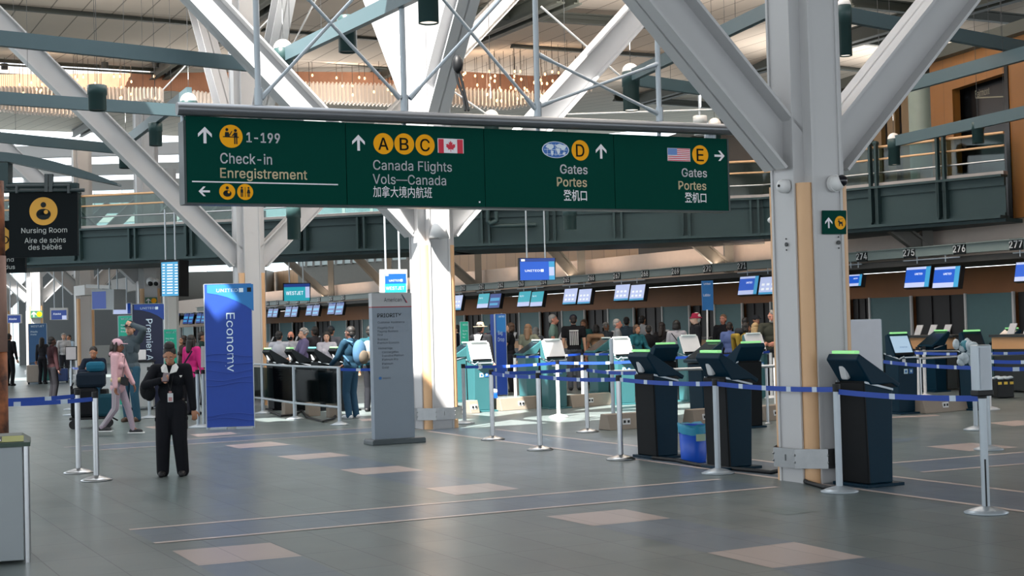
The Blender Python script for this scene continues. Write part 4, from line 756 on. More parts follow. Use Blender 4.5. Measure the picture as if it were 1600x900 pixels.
NURSE = [('d', 0, .46, .2), ('e', 0, -.22, .52, .4), ('p', [(-.3, .1), (.3, .1), (.5, -.3), (-.5, -.3)]), ('D', .18, -.06, .15, Yw), ('p', [(-.3, -.56), (.4, -.56), (.2, -.5)])]
WC = [('d', -.42, .5, .12), ('r', -.58, -.1, -.26, .34), ('r', -.56, -.6, -.45, -.1), ('r', -.39, -.6, -.28, -.1), ('r', -.03, -.6, .03, .6), ('d', .42, .5, .12), ('p', [(.32, .34), (.52, .34), (.66, -.15), (.18, -.15)]), ('r', .3, -.6, .4, -.1), ('r', .44, -.6, .54, -.1)]
DOG = [('p', [(-.45, .1), (-.3, .38), (-.12, .3), (-.1, .16), (.38, .12), (.44, -.5), (.3, -.5), (.24, -.18), (-.08, -.18), (-.12, -.5), (-.26, -.5), (-.26, .05)]), ('p', [(.34, .1), (.52, .4), (.42, .1)]), ('p', [(-.5, .5), (.5, .62), (.5, .56), (-.4, .42)])]
pm(SP, m2, u, v, r, DESK)
u, v, r, _ = pdisc(SP, m2, 355, 299.5, 12.5, Yw); pm(SP, m2, u, v, r, NURSE)
u, v, r, _ = pdisc(SP, m2, 383, 300, 12.5, Yw); pm(SP, m2, u, v, r, WC)
for x, y, r, rx, s in ((599, 224.5, 16.5, 15.5, 'A'), (631.5, 225, 16.5, 15.5, 'B'), (664, 226.5, 16.5, 15, 'C'), (906.5, 235, 16, 13.5, 'D'), (1094, 242, 15, 12.5, 'E')):
    pdisc(SP, m2, x, y, r, Yw, .003, rx)
    w_ = {'A': 8, 'B': 7, 'C': 7.5, 'D': 6.5, 'E': 5.5}[s]; fit(SP, m2, s, x - w_, x + w_, y + 9.5, 19, K, .015, d=.006)
prect(SP, m2, 683.5, 216, 724.5, 240, W, .003); prect(SP, m2, 684.5, 217, 693.5, 239.3, 4); prect(SP, m2, 714, 218, 723.5, 240, 4)
LEAF = [(0, .5), (.1, .32), (.2, .38), (.16, .1), (.3, .24), (.34, .16), (.5, .18), (.42, .02), (.48, -.04), (.24, -.24), (.28, -.34), (.03, -.28), (.03, -.52), (-.03, -.52), (-.03, -.28), (-.28, -.34), (-.24, -.24), (-.48, -.04), (-.42, .02), (-.5, .18), (-.34, .16), (-.3, .24), (-.16, .1), (-.2, .38), (-.1, .32)]
u, v = SP.uv(704, 228.5); k = abs(SP.uv(704, 238.5)[1] - v)
n = len(LEAF)
for i in range(n):                              # fan around the middle so the concave outline stays true
    p, q = LEAF[i], LEAF[(i + 1) % n]; SP.shape(m2, [(0, -.08), q, p][::-1], u, v, k * 1.7, 4, .005)
prect(SP, m2, 1042.5, 231, 1078.5, 252.5, W, .003)
ua, va = SP.uv(1043, 231.5); ub, vb_ = SP.uv(1078, 252)
for i in range(7): SP.rect(m2, ua, vb_ + (va - vb_) * (2 * i) / 13, ub, vb_ + (va - vb_) * (2 * i + 1) / 13, 4, .004)
SP.rect(m2, ua, vb_ + (va - vb_) * 6 / 13, ua + (ub - ua) * .42, va, 5, .005)
u, v, ru, rv = pdisc(SP, m2, 868, 234, 13, 7, .003, 21)
SP.disc(m2, u, v, ru * .94, 6, .0035, 40, rv * .93)
for k_ in (-.55, 0, .55): SP.rect(m2, u - ru * .85, v + rv * (k_ - .02), u + ru * .85, v + rv * (k_ + .03), 7, .004)
for k_ in (-.62, -.3, 0, .3, .62): SP.rect(m2, u + ru * (k_ - .012), v - rv * .72, u + ru * (k_ + .012), v + rv * .72, 7, .004)
for blob in ([(-.75, .3), (-.55, .68), (-.2, .62), (-.12, .3), (-.3, .05), (-.42, -.05), (-.55, .15)], [(-.36, -.1), (-.16, -.16), (-.18, -.5), (-.28, -.78), (-.36, -.4)], [(.0, .55), (.3, .75), (.8, .45), (.7, .1), (.5, 0), (.35, .2), (.1, .25)], [(.02, .2), (.3, .15), (.32, -.2), (.18, -.6), (.08, -.2)], [(.55, -.3), (.75, -.25), (.68, -.55), (.5, -.5)]):
    m2.poly([SP.at(u + x * ru, v + y * rv, .005) for x, y in blob][::-1], 7)
prect(SP, m2, 748, 314.5, 750.5, 317, W)
obj_cl('symbol', m2, smat, sg, .003)
# tubular rail and hanging frame
rail_m = mat('rail_grey', '6d7074', .3, .6, var=.03)
def SU(px, py, d=0.0): u, v = SP.uv(px, py); return SP.at(u, v, d - .11)
m2 = MB(); m2.tube(SU(276, 170, .12), SU(1143, 203, .12), .085, n=24); obj('rail', m2, rail_m, sg)
m2 = MB()
for x, y0, y1 in ((289, 172, 186), (409, 175, 190), (636, 185, 198), (846, 192, 204), (1036, 200, 212), (1116, 203, 217)): m2.tube(SU(x, y0 - 3), SU(x, y1 + 3), .03 if x < 1100 else .09, n=10)
obj_cl('bracket', m2, silver, sg)
for xt, xb, yb in ((402, 408, 168), (631, 637, 178), (842, 846, 188), (1031, 1037, 196)):
    m2 = MB(); m2.tube(SU(xb, yb), SU(xt, -30) + Z * 1.6, .04, n=12); p = SU(xb, yb - 14); m2.tube(p - Z * .1, p + Z * .15, .055, n=12)
    obj('hanger_rod', m2, silver, sg)
for a, b in (((412, 152), (575, -25)), ((470, -22), (630, 152)), ((645, 152), (812, -30)), ((680, -25), (842, 168)), ((848, 84), (1034, 176)), ((848, 164), (1034, 98))):
    m2 = MB(); A, B = SU(*a), SU(*b); m2.tube(A, B, .024, n=10)
    for e, f in ((A, B), (B, A)): d = (f - e).normalized(); m2.tube(e, e + d * .22, .04, .03, 10)
    obj('cross_brace', m2, silver, sg)

# ---- teal lighting grid
glow = mat('lamp_glow', 'fff1e0', .5, emit=1.3, var=0); dome_m = mat('dome_white', 'e8e3df', .4, emit=.0)
beam_m = mat('grid_beam', '40555b', .45, var=.04)
beams = [((-20, 58, 20.2), (443, 88, 23.2), 'upper left teal lighting beam running to the tall domed lamp'), ((450, 84, 23.0), (650, -10, 19.0), 'steep teal lighting beam above the word Flights'),
         ((-20, 152, 24.5), (290, 166, 26.6), 'teal lighting beam carrying the short dome-less drum lamp'), ((-20, 213, 30.0), (200, 221, 32.8), 'lower left teal lighting beam ending at the domed lamp'),
         ((200, 219, 32.8), (296, 166, 26.6), 'teal lighting beam sloping up towards the left end of the green sign'), ((986, 119, 26.5), (1220, 49, 20.8), 'teal lighting beam behind the large right strut'),
         ((986, 124, 26.5), (1180, 134, 29.0), 'teal lighting beam going right from the domed lamp above the letter D'), ((1320, 23, 21.4), (1640, 54, 25.0), 'top right teal lighting beam behind the column strut'),
         ((1376, 146, 26.8), (1640, 88, 22.5), 'pale teal lighting beam crossing the orange wood wall'), ((1397, 221, 30.0), (1640, 174, 25.5), 'lower right teal lighting beam crossing the dark window')]
for a, b, lab in beams:
    m2 = MB(); A, B = P(*a), P(*b); B.z = A.z; e_ = (B - A).normalized(); A = A - e_ * (8 if a[0] == -20 else 0); B = B + e_ * (7 if b[0] == 1640 else 0); t = thing('lighting_beam', lab, 'beam', A); m2.rb(A, B, .1, .22); obj('bar', m2, beam_m, t)
    m2 = MB(); 
    for k in (.3, .75): q = A.lerp(B, k); m2.tube(q, (q.x, q.y, min(czf(q), ZC) if q.dot(V) < V0 else czf(q)), .004, n=6)
    obj_cl('suspension_wire', m2, dark_metal, t)
lamps = [(152, 133, 173, 24.2, 14.5, 0, 'short grey-green drum lamp on the upper left beam'), (197, 220, 263, 32.8, 11.5, 1, 'domed lamp at the left end of the beam leading to the green sign'), (243, 192, 228, 29.5, 10.5, 0, 'small drum lamp just left of the green sign'),
         (295, 158, 180, 26.6, 13, 1, 'white domed lamp behind the left end of the sign rail'), (443, 76, 145, 23.2, 15, 1, 'tall domed lamp above the word Check-in'), (543, 25, 82, 21.5, 15.5, 0, 'dark drum lamp on the steep beam'),
         (669, -30, 37, 17.4, 17, 0, 'lit drum lamp in front of the white sunlit struts'), (986, 112, 173, 26.5, 13.5, 1, 'domed lamp with a lit underside above the letter D'), (768, 183, 215, 31, 12, 1, 'domed lamp half hidden behind the sign rail middle'),
         (1320, 8, 88, 21.4, 11, 1, 'tall domed lamp partly hidden by the right column'), (1376, 130, 190, 26.8, 10, 1, 'lamp partly hidden by the right strut'), (1397, 217, 258, 30.0, 9.5, 1, 'small domed lamp in front of the upper lounge wall'),
         (1528, 191, 224, 27.5, 9.5, 0, 'small drum lamp in front of the dark window'), (1117, 194, 225, 33, 10, 1, 'small domed lamp above the right end of the green sign'), (890, 325, 359, 27.5, 11, 0, 'drum lamp showing below the green sign'),
         (459, 320, 374, 29, 11, 0, 'drum lamp in front of the footbridge below the word Enregistrement'), (1094, 181, 212, 33, 10.5, 2, 'white drum lamp hanging on a rod at the right end of the sign')]
for x, y0, y1, Y, rp, dome, lab in lamps:
    c = P(x, (y0 + y1) / 2, Y); h = (y1 - y0) * Y / F; r = rp * Y / F; b = c - Z * h / 2
    t = thing('pendant_lamp', lab, 'lamp', b, 0, 'drum lamps on the lighting grid')
    body = white_p if dome == 2 else mat('lamp_body', '2c4444', .35, var=.04, spec=.4)
    m2 = MB(); m2.lathe([(r * .86, .015), (r * .88, 0), (r * .95, 0), (r * .95, h * .62), (r * 1.04, h * .62), (r * 1.04, h * .98), (r * .95, h)] + ([(0, h)] if dome != 1 else [(r * .9, h)]), n=28); obj('drum', m2, body, t, False)
    m2 = MB(); m2.lathe([(r * .87, .02), (0, .02)], n=28); obj('lens', m2, glow if x in (443, 669, 986, 1320, 1397, 1376, 459, 890) else mat('lens_dark', '3a4040', .3), t, False)
    if dome == 1:
        m2 = MB(); m2.lathe([(r * math.cos(a * math.pi / 16), h + r * math.sin(a * math.pi / 16)) for a in range(9)], n=28); obj('dome', m2, dome_m, t, False, label='white dome')
        l = bpy.data.lights.new('uplight', 'SPOT'); l.energy = {1397: 200, 1376: 300, 1320: 1500}.get(x, 2600 if x > 700 else 600); l.spot_size = R_(150); l.spot_blend = .6; l.color = (1, .95, .89); l.shadow_soft_size = .15; o = bpy.data.objects.new('uplight', l); COL.objects.link(o); o.parent = t; o.location = (0, 0, h + r + .25); o.rotation_euler = (math.pi, 0, 0)
    m2 = MB(); tz = (czf(b) if b.dot(V) > V0 else ZC) - b.z; m2.tube((0, 0, h), (0, 0, tz), .005 if dome != 2 else .03, n=6); obj('cord', m2, silver if dome == 2 else dark_metal, t, False)

# ---- wave of hanging fins with copper band and bulbs
ch = thing('ceiling_sculpture', 'wavy hanging sculpture of copper strips, pale fins and glowing bulbs', 'sculpture', P(450, 200, 58))
def ip(x, tab):
    for (a, u), (b, v) in zip(tab, tab[1:]):
        if a <= x <= b: return u + (v - u) * (x - a) / (b - a)
    return tab[-1][1]
tt = [(-60, 117), (270, 114), (420, 112), (620, 113), (700, 109), (930, 100)]; tm = [(-60, 140), (270, 142), (330, 150), (420, 132), (620, 136), (690, 140), (760, 144), (830, 148), (930, 140)]
bt_ = [(-60, 168), (30, 178), (110, 184), (150, 178), (230, 158), (280, 165), (330, 182), (420, 158), (500, 162), (620, 167), (700, 166), (790, 172), (860, 160), (930, 142)]
def YS(x, y): return min(60, CP(x, y).y - 1.0)
m2 = MB(); x = -60
while x < 925:
    Yc = YS(x, ip(x, tt)) - .5 + .4 * math.sin(x * .02); m2.rb(P(x, ip(x, tt), Yc), P(x, ip(x, tm), Yc), .05, .075, RT); x += 3.2
obj('copper_band', m2, mat('copper', 'a5765c', .45, .2, var=.25, scale=3), ch, kind='stuff')
m2 = MB()
for row in range(3):
    x = -60 + row * 2.0
    while x < 925:
        Yc = YS(x, ip(x, tt)) - 3 - row * 1.2; s_ = row * 2.2
        if not (255 < x < 300): m2.rb(P(x, ip(x, tm) - 1 - s_, Yc), P(x, ip(x, bt_) - s_, Yc), .16, .042, RT)
        x += 6.0
obj('fin', m2, mat('pale_fin', 'cfc5bd', .6), ch, kind='stuff')
random.seed(3)
bulb_m = mat('bulb_glow', 'ffc68a', .5, emit=3.5, var=0); cord_m = mat('thin_cord', '3c3733', .6)
for i in range(96):
    x = random.choice([random.uniform(0, 270), random.uniform(425, 620), random.uniform(700, 915), random.uniform(720, 880)]); y = random.uniform(ip(x, tt) + 4, ip(x, tm) + 14); Yc = YS(x, ip(x, tt)) - random.uniform(5.6, 7)
    p = P(x, y, Yc); m2 = MB(); m2.ball(p, (.032, .032, .05), 0, 8, 6); bo = obj('bulb', m2, bulb_m, ch)
    m2 = MB(); m2.tube(p + Z * .06, p + Z * 1.0, .008, n=5); iv = PM[ch.name].inverted(); m2.v = [iv @ q for q in m2.v]; obj('cord', m2, cord_m, bo, False)
for i, (x, y, lab) in enumerate(((7, 104, 'leftmost'), (164, 102, 'second'), (243, 101, 'third'))):
    p = P(x, y, 50); t = thing('ceiling_speaker', 'small dark drum hanging under the far ceiling at left, %s of three' % lab, 'speaker', p); m2 = MB(); m2.tube((0, 0, -.1), (0, 0, .1), .12, n=14); obj('drum', m2, dark_metal, t, False)
    m2 = MB(); m2.tube((0, 0, .1), (0, 0, czf(p) - p.z), .012, n=6); obj('rod', m2, dark_metal, t, False)
for x, Y in ((60, 52), (200, 52), (520, 51), (760, 51), (850, 51)):
    l = bpy.data.lights.new('bulb_light', 'SPOT'); l.energy = 120; l.spot_size = R_(150); l.spot_blend = .4; l.color = (1, .74, .52); l.shadow_soft_size = .3; o = bpy.data.objects.new('bulb_light', l); COL.objects.link(o); o.location = P(x, 126, YS(x, ip(x, tt)) - 7); o.rotation_euler = (R_(97), 0, 0)
# thin tension rods
rods = [((700, 137, 30), (770, 185, 30)), ((845, 10, 26), (968, 118, 26.4)), ((845, 180, 30), (1215, 168, 30)), ((400, 50, 36), (460, -10, 30)), ((455, 75, 34), (497, -8, 30)), ((255, 140, 36), (330, 60, 36))]
rl = ['behind the sign rail middle', 'from the roof to the lamp above the letter D', 'just above the right half of the sign rail', 'left of the tall domed lamp', 'right of the tall domed lamp', 'in front of the pale fins at left']
for (a, b), l_ in zip(rods, rl):
    m2 = MB(); m2.tube(P(*a), P(*b), .02, n=6); obj('tension_rod', m2, white_p, None, label='thin pale steel tension rod ' + l_, cat='rod')
# cluster of dark floodlight cables on the white strut
m2 = MB(); m2.path([P(712, 112, 21.2), P(716, 130, 21.2), P(724, 150, 21.2), P(727, 172, 21.2)], .02); m2.path([P(716, 108, 21.2), P(722, 128, 21.2), P(732, 172, 21.2)], .02); m2.ball(P(715, 100, 21.2), (.08, .08, .14), 0, 10, 8)
obj('cable', m2, black, None, label='dark cable drop hanging beside the white struts behind the sign', cat='cable')
# arched sign beam and nursing room sign at left
NPY = 20.0
np_ = Plane(P(15, 402, NPY), RZ(R_(4)) @ Vector((1, 0, 0))); np_ = np_ if np_.n.dot(CAM - np_.o) > 0 else np_
ns = thing('nursing_sign', 'black hanging sign with yellow nursing mother symbol and nursing room text', 'sign', P(68, 402, NPY))
m2 = MB(); q = [np_.uv(14, 403), np_.uv(121, 399), np_.uv(121, 300), np_.uv(14, 301)]; m2.prism(q, np_.o, np_.ex, np_.ey, -np_.n * .08); obj('panel', m2, mat('sign_dark', '0a1215', .6, spec=.12), ns)
m2 = MB(); u, v, r, _ = pdisc(np_, m2, 68, 330, 22, Yw); pm(np_, m2, u, v, r, NURSE)
fit(np_, m2, 'Nursing Room', 33.5, 105, 364.5, 8, W, .0); fit(np_, m2, 'Aire de soins', 38.5, 103, 380, 8, W); fit(np_, m2, 'des bébés', 44.5, 96.5, 390.5, 8, W)
sm2 = [mat('sign_grey', 'b8bcb9', .5, var=0), sign_cream, mat('sign_ochre', 'd39a2a', .5, var=0), sign_black]
obj_cl('lettering', m2, sm2, ns, .1)
m2 = MB(); m2.tube(P(-5, 299, NPY), P(132, 297, NPY), .025, n=8); m2.tube(P(10, 291, NPY), P(108, 290, NPY), .025, n=8)
for x in (27, 108): m2.tube(P(x, 290, NPY), P(x, 302, NPY), .03, n=8)
m2.rb(P(73, 272, NPY), P(73, 300, NPY), .06, .05); m2.rb(P(80, 272, NPY), P(80, 300, NPY), .06, .05)
obj('hanging_frame', m2, mat('frame_dark', '1f2c2e', .4), ns)
ns2 = thing('lounge_sign', 'black hanging sign at far left, cut off by the rusty post', 'sign', P(10, 425, 20.6)); pl2 = Plane(P(-40, 426, 20.6), np_.ex)
m2 = MB(); q = [pl2.uv(-70, 426), pl2.uv(39.5, 426), pl2.uv(39.5, 345), pl2.uv(-70, 345)]; m2.prism(q, pl2.o, pl2.ex, pl2.ey, -pl2.n * .08); obj('panel', m2, mat('sign_dark', '0f191d', .5), ns2)
m2 = MB(); u, v = pl2.uv(-2, 374); k = abs(pl2.uv(-2, 396)[1] - v); pl2.shape(m2, [(.4, -.9), (.85, -.5), (.85, .5), (.4, .9), (-.4, .9), (-.85, .5), (-.85, -.5), (-.4, -.9)], u, v, k, 2, .003); fit(pl2, m2, 'D', 3, 14, 381, 12, 3, .01, d=.006)
fit(pl2, m2, 'and', 5, 21.5, 409, 6.5, 0); fit(pl2, m2, 'dus', 8, 23.5, 420.5, 6.5, 0); obj_cl('lettering', m2, sm2, ns2, .1)
ab = thing('arched_beam', 'dark teal arched beam above the nursing room sign', 'beam', P(0, 270, NPY + .2))
N = 16; top = []; bot = []
for i in range(N + 1):
    k = i / N; x = -120 + 303 * k; top.append((x, 236 + 50 * max(0, (x + 20) / 203) ** 1.7)); bot.append((x, 252 if x < 10 else 252 + (x - 10) * .215))
bot = [(x, max(y, t_[1] + .5)) for (x, y), t_ in zip(bot, top)]; bot = [(x, min(y, 289)) for x, y in bot]
pa = Plane(P(0, 270, NPY + .2), np_.ex); m2 = MB()
for (a, b), (c, d) in zip(zip(top, top[1:]), zip(bot, bot[1:])): m2.prism([pa.uv(*c), pa.uv(*d), pa.uv(*b), pa.uv(*a)], pa.o, pa.ex, pa.ey, -pa.n * .3)
obj('arch', m2, mat('arch_teal', '33494d', .4), ab)
m2 = MB(); m2.rb(P(-60, 291, NPY + .3), P(122, 291, NPY + .3), .12, .09); m2.rb(P(5, 255, NPY + .3), P(5, 300, NPY + .3), .2, .2, RT); obj('tie_bar', m2, dark_teal, ab)
# ================================================================== THINGS ON THE FLOOR
# ---- self-service kiosks (local: user side +x, width along y)
k_teal = mat('kiosk_teal', '2f6166', .35, var=.04); k_dark = mat('kiosk_dark', '052636', .45, var=.05, spec=.12); k_black = mat('kiosk_black', '070b0e', .5, spec=.12)
k_green = mat('kiosk_green_light', '9df29a', .4, emit=.5, var=0); k_cyan = mat('kiosk_cyan_light', '6fd8dc', .4, emit=.7, var=0); scr_white = mat('screen_white', 'f2f3f5', .3, emit=.85, var=0); scr_dark = mat('screen_dark', '1b2830', .15)
scr_light = mat('screen_light', 'a9c4da', .3, emit=.6, var=0); icon_m = mat('icon_pale', 'b9d2dd', .5, var=0); icon_b = mat('icon_blue', '2a67a8', .5, var=0); printer = mat('scanner_grey', 'c3c6c8', .4)
def kiosk(px, yb, rz, label, body=None, steep=False, light=None, screen=None, group=None, scanner=True, icons=False, extra=None, k=1.0):
    p = G(px, yb); t = thing('check_in_kiosk', label, 'kiosk', p, R_(rz), group); body = body or k_dark
    m = MB(); m.prism([(-.15, .03), (.13, .03), (.16, .91), (-.18, .99)], (0, -.2, 0), (1, 0, 0), Z, (0, .40, 0), 0)
    m.prism([(-.18, .03), (-.15, .03), (-.18, .99), (-.2, .99)], (0, -.21, 0), (1, 0, 0), Z, (0, .42, 0), 1)
    obj('body', m, [body, k_black], t, False, bev=.01)
    m = MB(); m.box((0, 0, .015), (.46, .5, .03)); obj('base_plate', m, body, t, False, bev=.005)
    m = MB()
    for s in (-1, 1): m.prism([(-.18, .985), (.16, .905), (.16, .925), (-.18, 1.005)], (0, s * .205 - .006, 0), (1, 0, 0), Z, (0, .012, 0))
    obj_cl('edge_trim', m, silver, t, world=False)
    a, b = (Vector((-.25, 0, 1.27)), Vector((.24, 0, .97))) if not steep else (Vector((-.07, 0, 1.32)), Vector((.09, 0, .96)))
    d = (b - a).normalized(); n = Vector((-d.z, 0, d.x)) * 1.0; n = n if n.z > 0 else -n
    m = MB(); m.prism([(a.x, a.z), (b.x, b.z), (b.x - n.x * .05, b.z - n.z * .05), (b.x - .1, .97), (-.12, .97), (a.x - n.x * .07, a.z - n.z * .07)], (0, -.225, 0), (1, 0, 0), Z, (0, .45, 0), 0)
    h_ = obj('head', m, body if body is not k_teal else k_teal, t, False, bev=.012)
    m = MB(); q = [a + d * .045 + n * .004, b - d * .05 + n * .004]; m.poly([q[0] + Vector((0, -.19, 0)), q[1] + Vector((0, -.19, 0)), q[1] + Vector((0, .19, 0)), q[0] + Vector((0, .19, 0))])
    sc_ = obj('screen', m, screen or scr_dark, t, False)
    if screen is scr_white:
        m = MB(); q = [a - d * .0 + n * .002, b + d * .0 + n * .002]; m.prism([(-.21, 0), (.21, 0), (.225, .02), (.225, (b - a).length - .02), (.21, (b - a).length), (-.21, (b - a).length), (-.225, (b - a).length - .02), (-.225, .02)], a + n * .001, (0, 1, 0), d, n * .004); obj('bezel', m, white_p, t, False)
    m = MB(); m.box(a + Vector((.02, 0, .012)), (.06, .34, .03)); obj('status_light', m, light or k_green, t, False, bev=.008, label='glowing top light bar')
    m = MB(); m.box((-.02, 0, .985), (.26, .40, .04)); obj('deck', m, k_black, t, False, bev=.005)
    if scanner:
        m = MB(); m.box(Vector((-.2, .06, 1.1)), (.06, .1, .17), Matrix.Rotation(R_(-14), 3, 'Y')); obj('scanner', m, printer, t, False, bev=.025, label='pale grey scanner')
    if icons:
        m = MB(); m.box((.152, -.05, .70), (.012, .08, .08), None, 0); m.box((.152, .06, .70), (.012, .08, .08), None, 1); m.box((.158, -.09, .86), (.012, .07, .09), None, 2)
        m.ball((.16, -.05, .70), (.006, .022, .022), 1, 8, 6); m.ball((.16, .06, .70), (.006, .022, .022), 0, 8, 6)
        obj_cl('icon_panel', m, [icon_m, icon_b, white_p], t, world=False)
        m = MB(); m.box((.2, 0, .93), (.1, .3, .02)); m.tube((.24, -.15, .95), (.17, -.2, .9), .01); m.tube((.24, .15, .95), (.17, .2, .9), .01); obj('tray', m, silver, t, False)
    if extra:
        m = MB(); m.box((-.178, -.0, .62), (.006, .1, .14), None, 0); m.box((-.178, .0, .74), (.006, .09, .02), None, 0); obj('vent', m, mat('vent_teal', '2f4a50', .6), t, False)
        m = MB(); m.box((-.165, .1, .27), (.006, .09, .12), None, 0); m.box((-.165, .1, .345), (.006, .09, .03), None, 1); obj('sticker', m, [white_p, icon_b], t, False)
        if extra > 1: m = MB(); [m.prism([(y, .17), (y + .025, .17), (y + .035, .21), (y + .01, .21)], (-.17, 0, 0), (0, 1, 0), Z, (-.004, 0, 0), i % 2) for i, y in enumerate((-.12, -.095, -.07, -.045))]; obj('hazard_sticker', m, [mat('hazard_yellow', 'd8b43a', .5), black], t, False)
    return t
kiosk(1357, 757, 27, 'dark blue kiosk with green light right of the big column, nearest of all', extra=2)
kiosk(1143, 731, 27, 'dark kiosk with green light behind the stanchion, right of the blue bin', extra=1)
kiosk(1031, 714, 27, 'dark kiosk with green light left of the blue bin', extra=1)
kiosk(1163, 668, 117, 'dark kiosk turned away showing its black screen back', scanner=False)
kiosk(1031, 664, 117, 'dark kiosk turned away, its green light just behind the kiosk left of the blue bin', scanner=False)
kiosk(1100, 655, 207, 'slanted black kiosk between the two nearest dark kiosks', scanner=False)
for i, (x, y) in enumerate(((437, 640), (472, 640.5), (507, 641), (541, 641.5))):
    kiosk(x, y, 27, ['leftmost', 'second from left', 'third from left, cyan-lit', 'rightmost'][i] + ' of the dark kiosks behind the glass railing', k_black, light=k_cyan if i == 2 else k_green, group='dark kiosks behind the glass railing')
cam_l = ['in front of the straw hat man', 'in front of the woman reaching out her arm', 'in front of the teal shirted woman', 'in front of the maroon hat man', 'beside the olive sweater man']
for i, (x, y) in enumerate(((752, 643), (867, 638), (974, 632), (1081, 627), (1182, 622))):
    kiosk(x, y, -63, 'teal kiosk with bright white screen ' + cam_l[i], k_teal, True, mat('kiosk_pale', 'dce8e6', .5), scr_white, 'teal kiosks with white screens', False, True)
sl_ = ['beside the sunlit white column', 'left of the woman reaching out her arm', 'behind the black t-shirt man', 'behind the woman in the white jacket', 'under the yellow top shopper']
for i, (x, y) in enumerate(((716, 628), (826, 621), (936, 614), (1042, 608), (1138, 602))):
    kiosk(x, y, 207, 'teal side-on kiosk with tilted head ' + sl_[i], k_teal, False, mat('kiosk_pale', 'dce8e6', .5), None, 'teal side-on kiosks', False)
ka = kiosk(1411, 646, -63, 'black kiosk with pale lit screen left of the sign post, facing the hall', k_dark, True, k_green, scr_light, None, False, True)
m = MB(); pl = Plane(ka.location + RZ(R_(-63)) @ Vector((.045, 0, 1.09)), RZ(R_(-63)) @ Vector((0, 1, 0)), RZ(R_(-63)) @ Vector((-.27, 0, .35)).normalized())
pl.text(m, 'American', 0, -.02, .03, 0, 0, 'CENTER', .9, .022); obj_cl('lettering', m, [icon_b], ka, .06)
kiosk(1526, 640, -63, 'black kiosk with green light behind the tall sign post at right', k_dark, True, k_green, scr_dark, None, False, True)
kiosk(1460, 612, 207, 'dark side-on kiosk in front of the wooden desk at right', k_dark, scanner=False)
kiosk(1572, 606, 207, 'dark side-on kiosk at the right edge, before the desk with the black tote', k_dark, scanner=False)
# ---- low power ducts
duct = mat('duct_taupe', '867b6f', .6, var=.05)
for i, (a, b, lab) in enumerate((((944, 672), (1004, 668), 'under the tall thin pole'), ((1076, 664), (1118, 661), 'behind the blue bin'), ((1184, 658), (1226, 654), 'left of the big column foot'), ((1434, 646), (1506, 640), 'between the two black kiosks at right'),
                                  ((728, 646), (742, 645), 'left of the first white-screen kiosk'), ((776, 642), (846, 637), 'right of the first white-screen kiosk'), ((886, 637), (950, 632), 'right of the second white-screen kiosk'))):
    A, B = G(*a), G(*b); t = thing('power_duct', 'low taupe floor power box ' + lab, 'power box', A, 0, 'floor power boxes'); d = (B - A).normalized(); n = d.cross(Z)
    m = MB(); m.prism([(-.17, 0), (.17, 0), (.1, .24), (-.1, .24)], A, n, Z, B - A); obj('housing', m, duct, t, bev=.01)
    m = MB(); c = A.lerp(B, .45) + n * .14 + Z * .12; m.box(c, (.14, .02, .09), Matrix((d, n, Z)).transposed()); o = obj('socket', m, white_p, t)
    m = MB(); [m.box(c + d * s + n * .012, (.035, .012, .04), Matrix((d, n, Z)).transposed()) for s in (-.035, .035)]; iv = PM[t.name].inverted(); m.v = [iv @ q for q in m.v]; obj_cl('outlet', m, black, o, world=False)

# ---- stanchions and belts
def stan(px, yb, label, top=True, h=1.0, color=None, group='queue stanchions', base=True):
    p = G(px, yb); t = thing('stanchion', label, 'stanchion', p, 0, group); c = color or chrome
    m = MB(); m.tube((0, 0, .02), (0, 0, h - .06), .032, n=16); obj('post', m, c, t, False)
    m = MB(); m.tube((0, 0, h - .07), (0, 0, h), .036, n=16); obj('cap', m, black if top else c, t, False)
    if base: m = MB(); m.lathe([(0, 0), (.17, 0), (.175, .012), (.12, .035), (.05, .055), (.033, .06)], n=28); obj('base', m, c, t, False)
    return t
def belt(t, A, B, z=.95, z1=None, step=.55, sag=.02, h=.048):
    z1 = z if z1 is None else z1; A, B = Vector((A[0], A[1], z)), Vector((B[0], B[1], z1)); L = (B - A).length; d = (B - A).normalized(); n = Vector((d.y, -d.x, 0)).normalized(); n = n if n.y < 0 else -n
    ts = {0, 1}; k = .3
    marks = []
    while k < L - .1: marks.append((k / L, min(1, (k + .075) / L))); k += step
    for a, b in marks: ts |= {a, b}
    ts |= {i / 12 for i in range(13)}; ts = sorted(ts); m = MB()
    P_ = lambda s: A.lerp(B, s) - Z * sag * 4 * s * (1 - s)
    for a, b in zip(ts, ts[1:]):
        c = (a + b) / 2; mk = any(x <= c <= y for x, y in marks); th = .004
        m.rb(P_(a), P_(b), th, h, Z, 1 if mk else 0)
    obj('belt', m, [belt_blue, belt_mark], t, label='blue retractable belt with pale marks')
S = {}
S['L1'] = stan(123, 739, 'left of the two brushed stanchions beside the uniformed woman'); S['L2'] = stan(151, 751, 'right of the two brushed stanchions beside the uniformed woman')
S['E'] = stan(770, 687, 'brushed stanchion right of the central column, with a free view of its base'); S['A'] = stan(844, 703, 'second brushed stanchion of the front belt line'); S['B'] = stan(970, 718, 'brushed stanchion just left of the kiosk by the blue bin')
S['C'] = stan(1122, 740, 'stanchion in front of the kiosk right of the blue bin', color=silver); S['D'] = stan(1312, 769, 'stanchion between the big column and the nearest kiosk', color=silver)
S['G'] = stan(726, 662, 'stanchion hard against the right side of the central column', color=silver); S['H'] = stan(873, 652, 'bright white stanchion in the sunlit floor patch', color=white_p); S['F'] = stan(918, 675, 'brushed stanchion at the edge of the sunlit floor, left of the power box')
S['R'] = stan(1541, 802, 'nearest silver stanchion at right, carrying a sign box', color=silver)
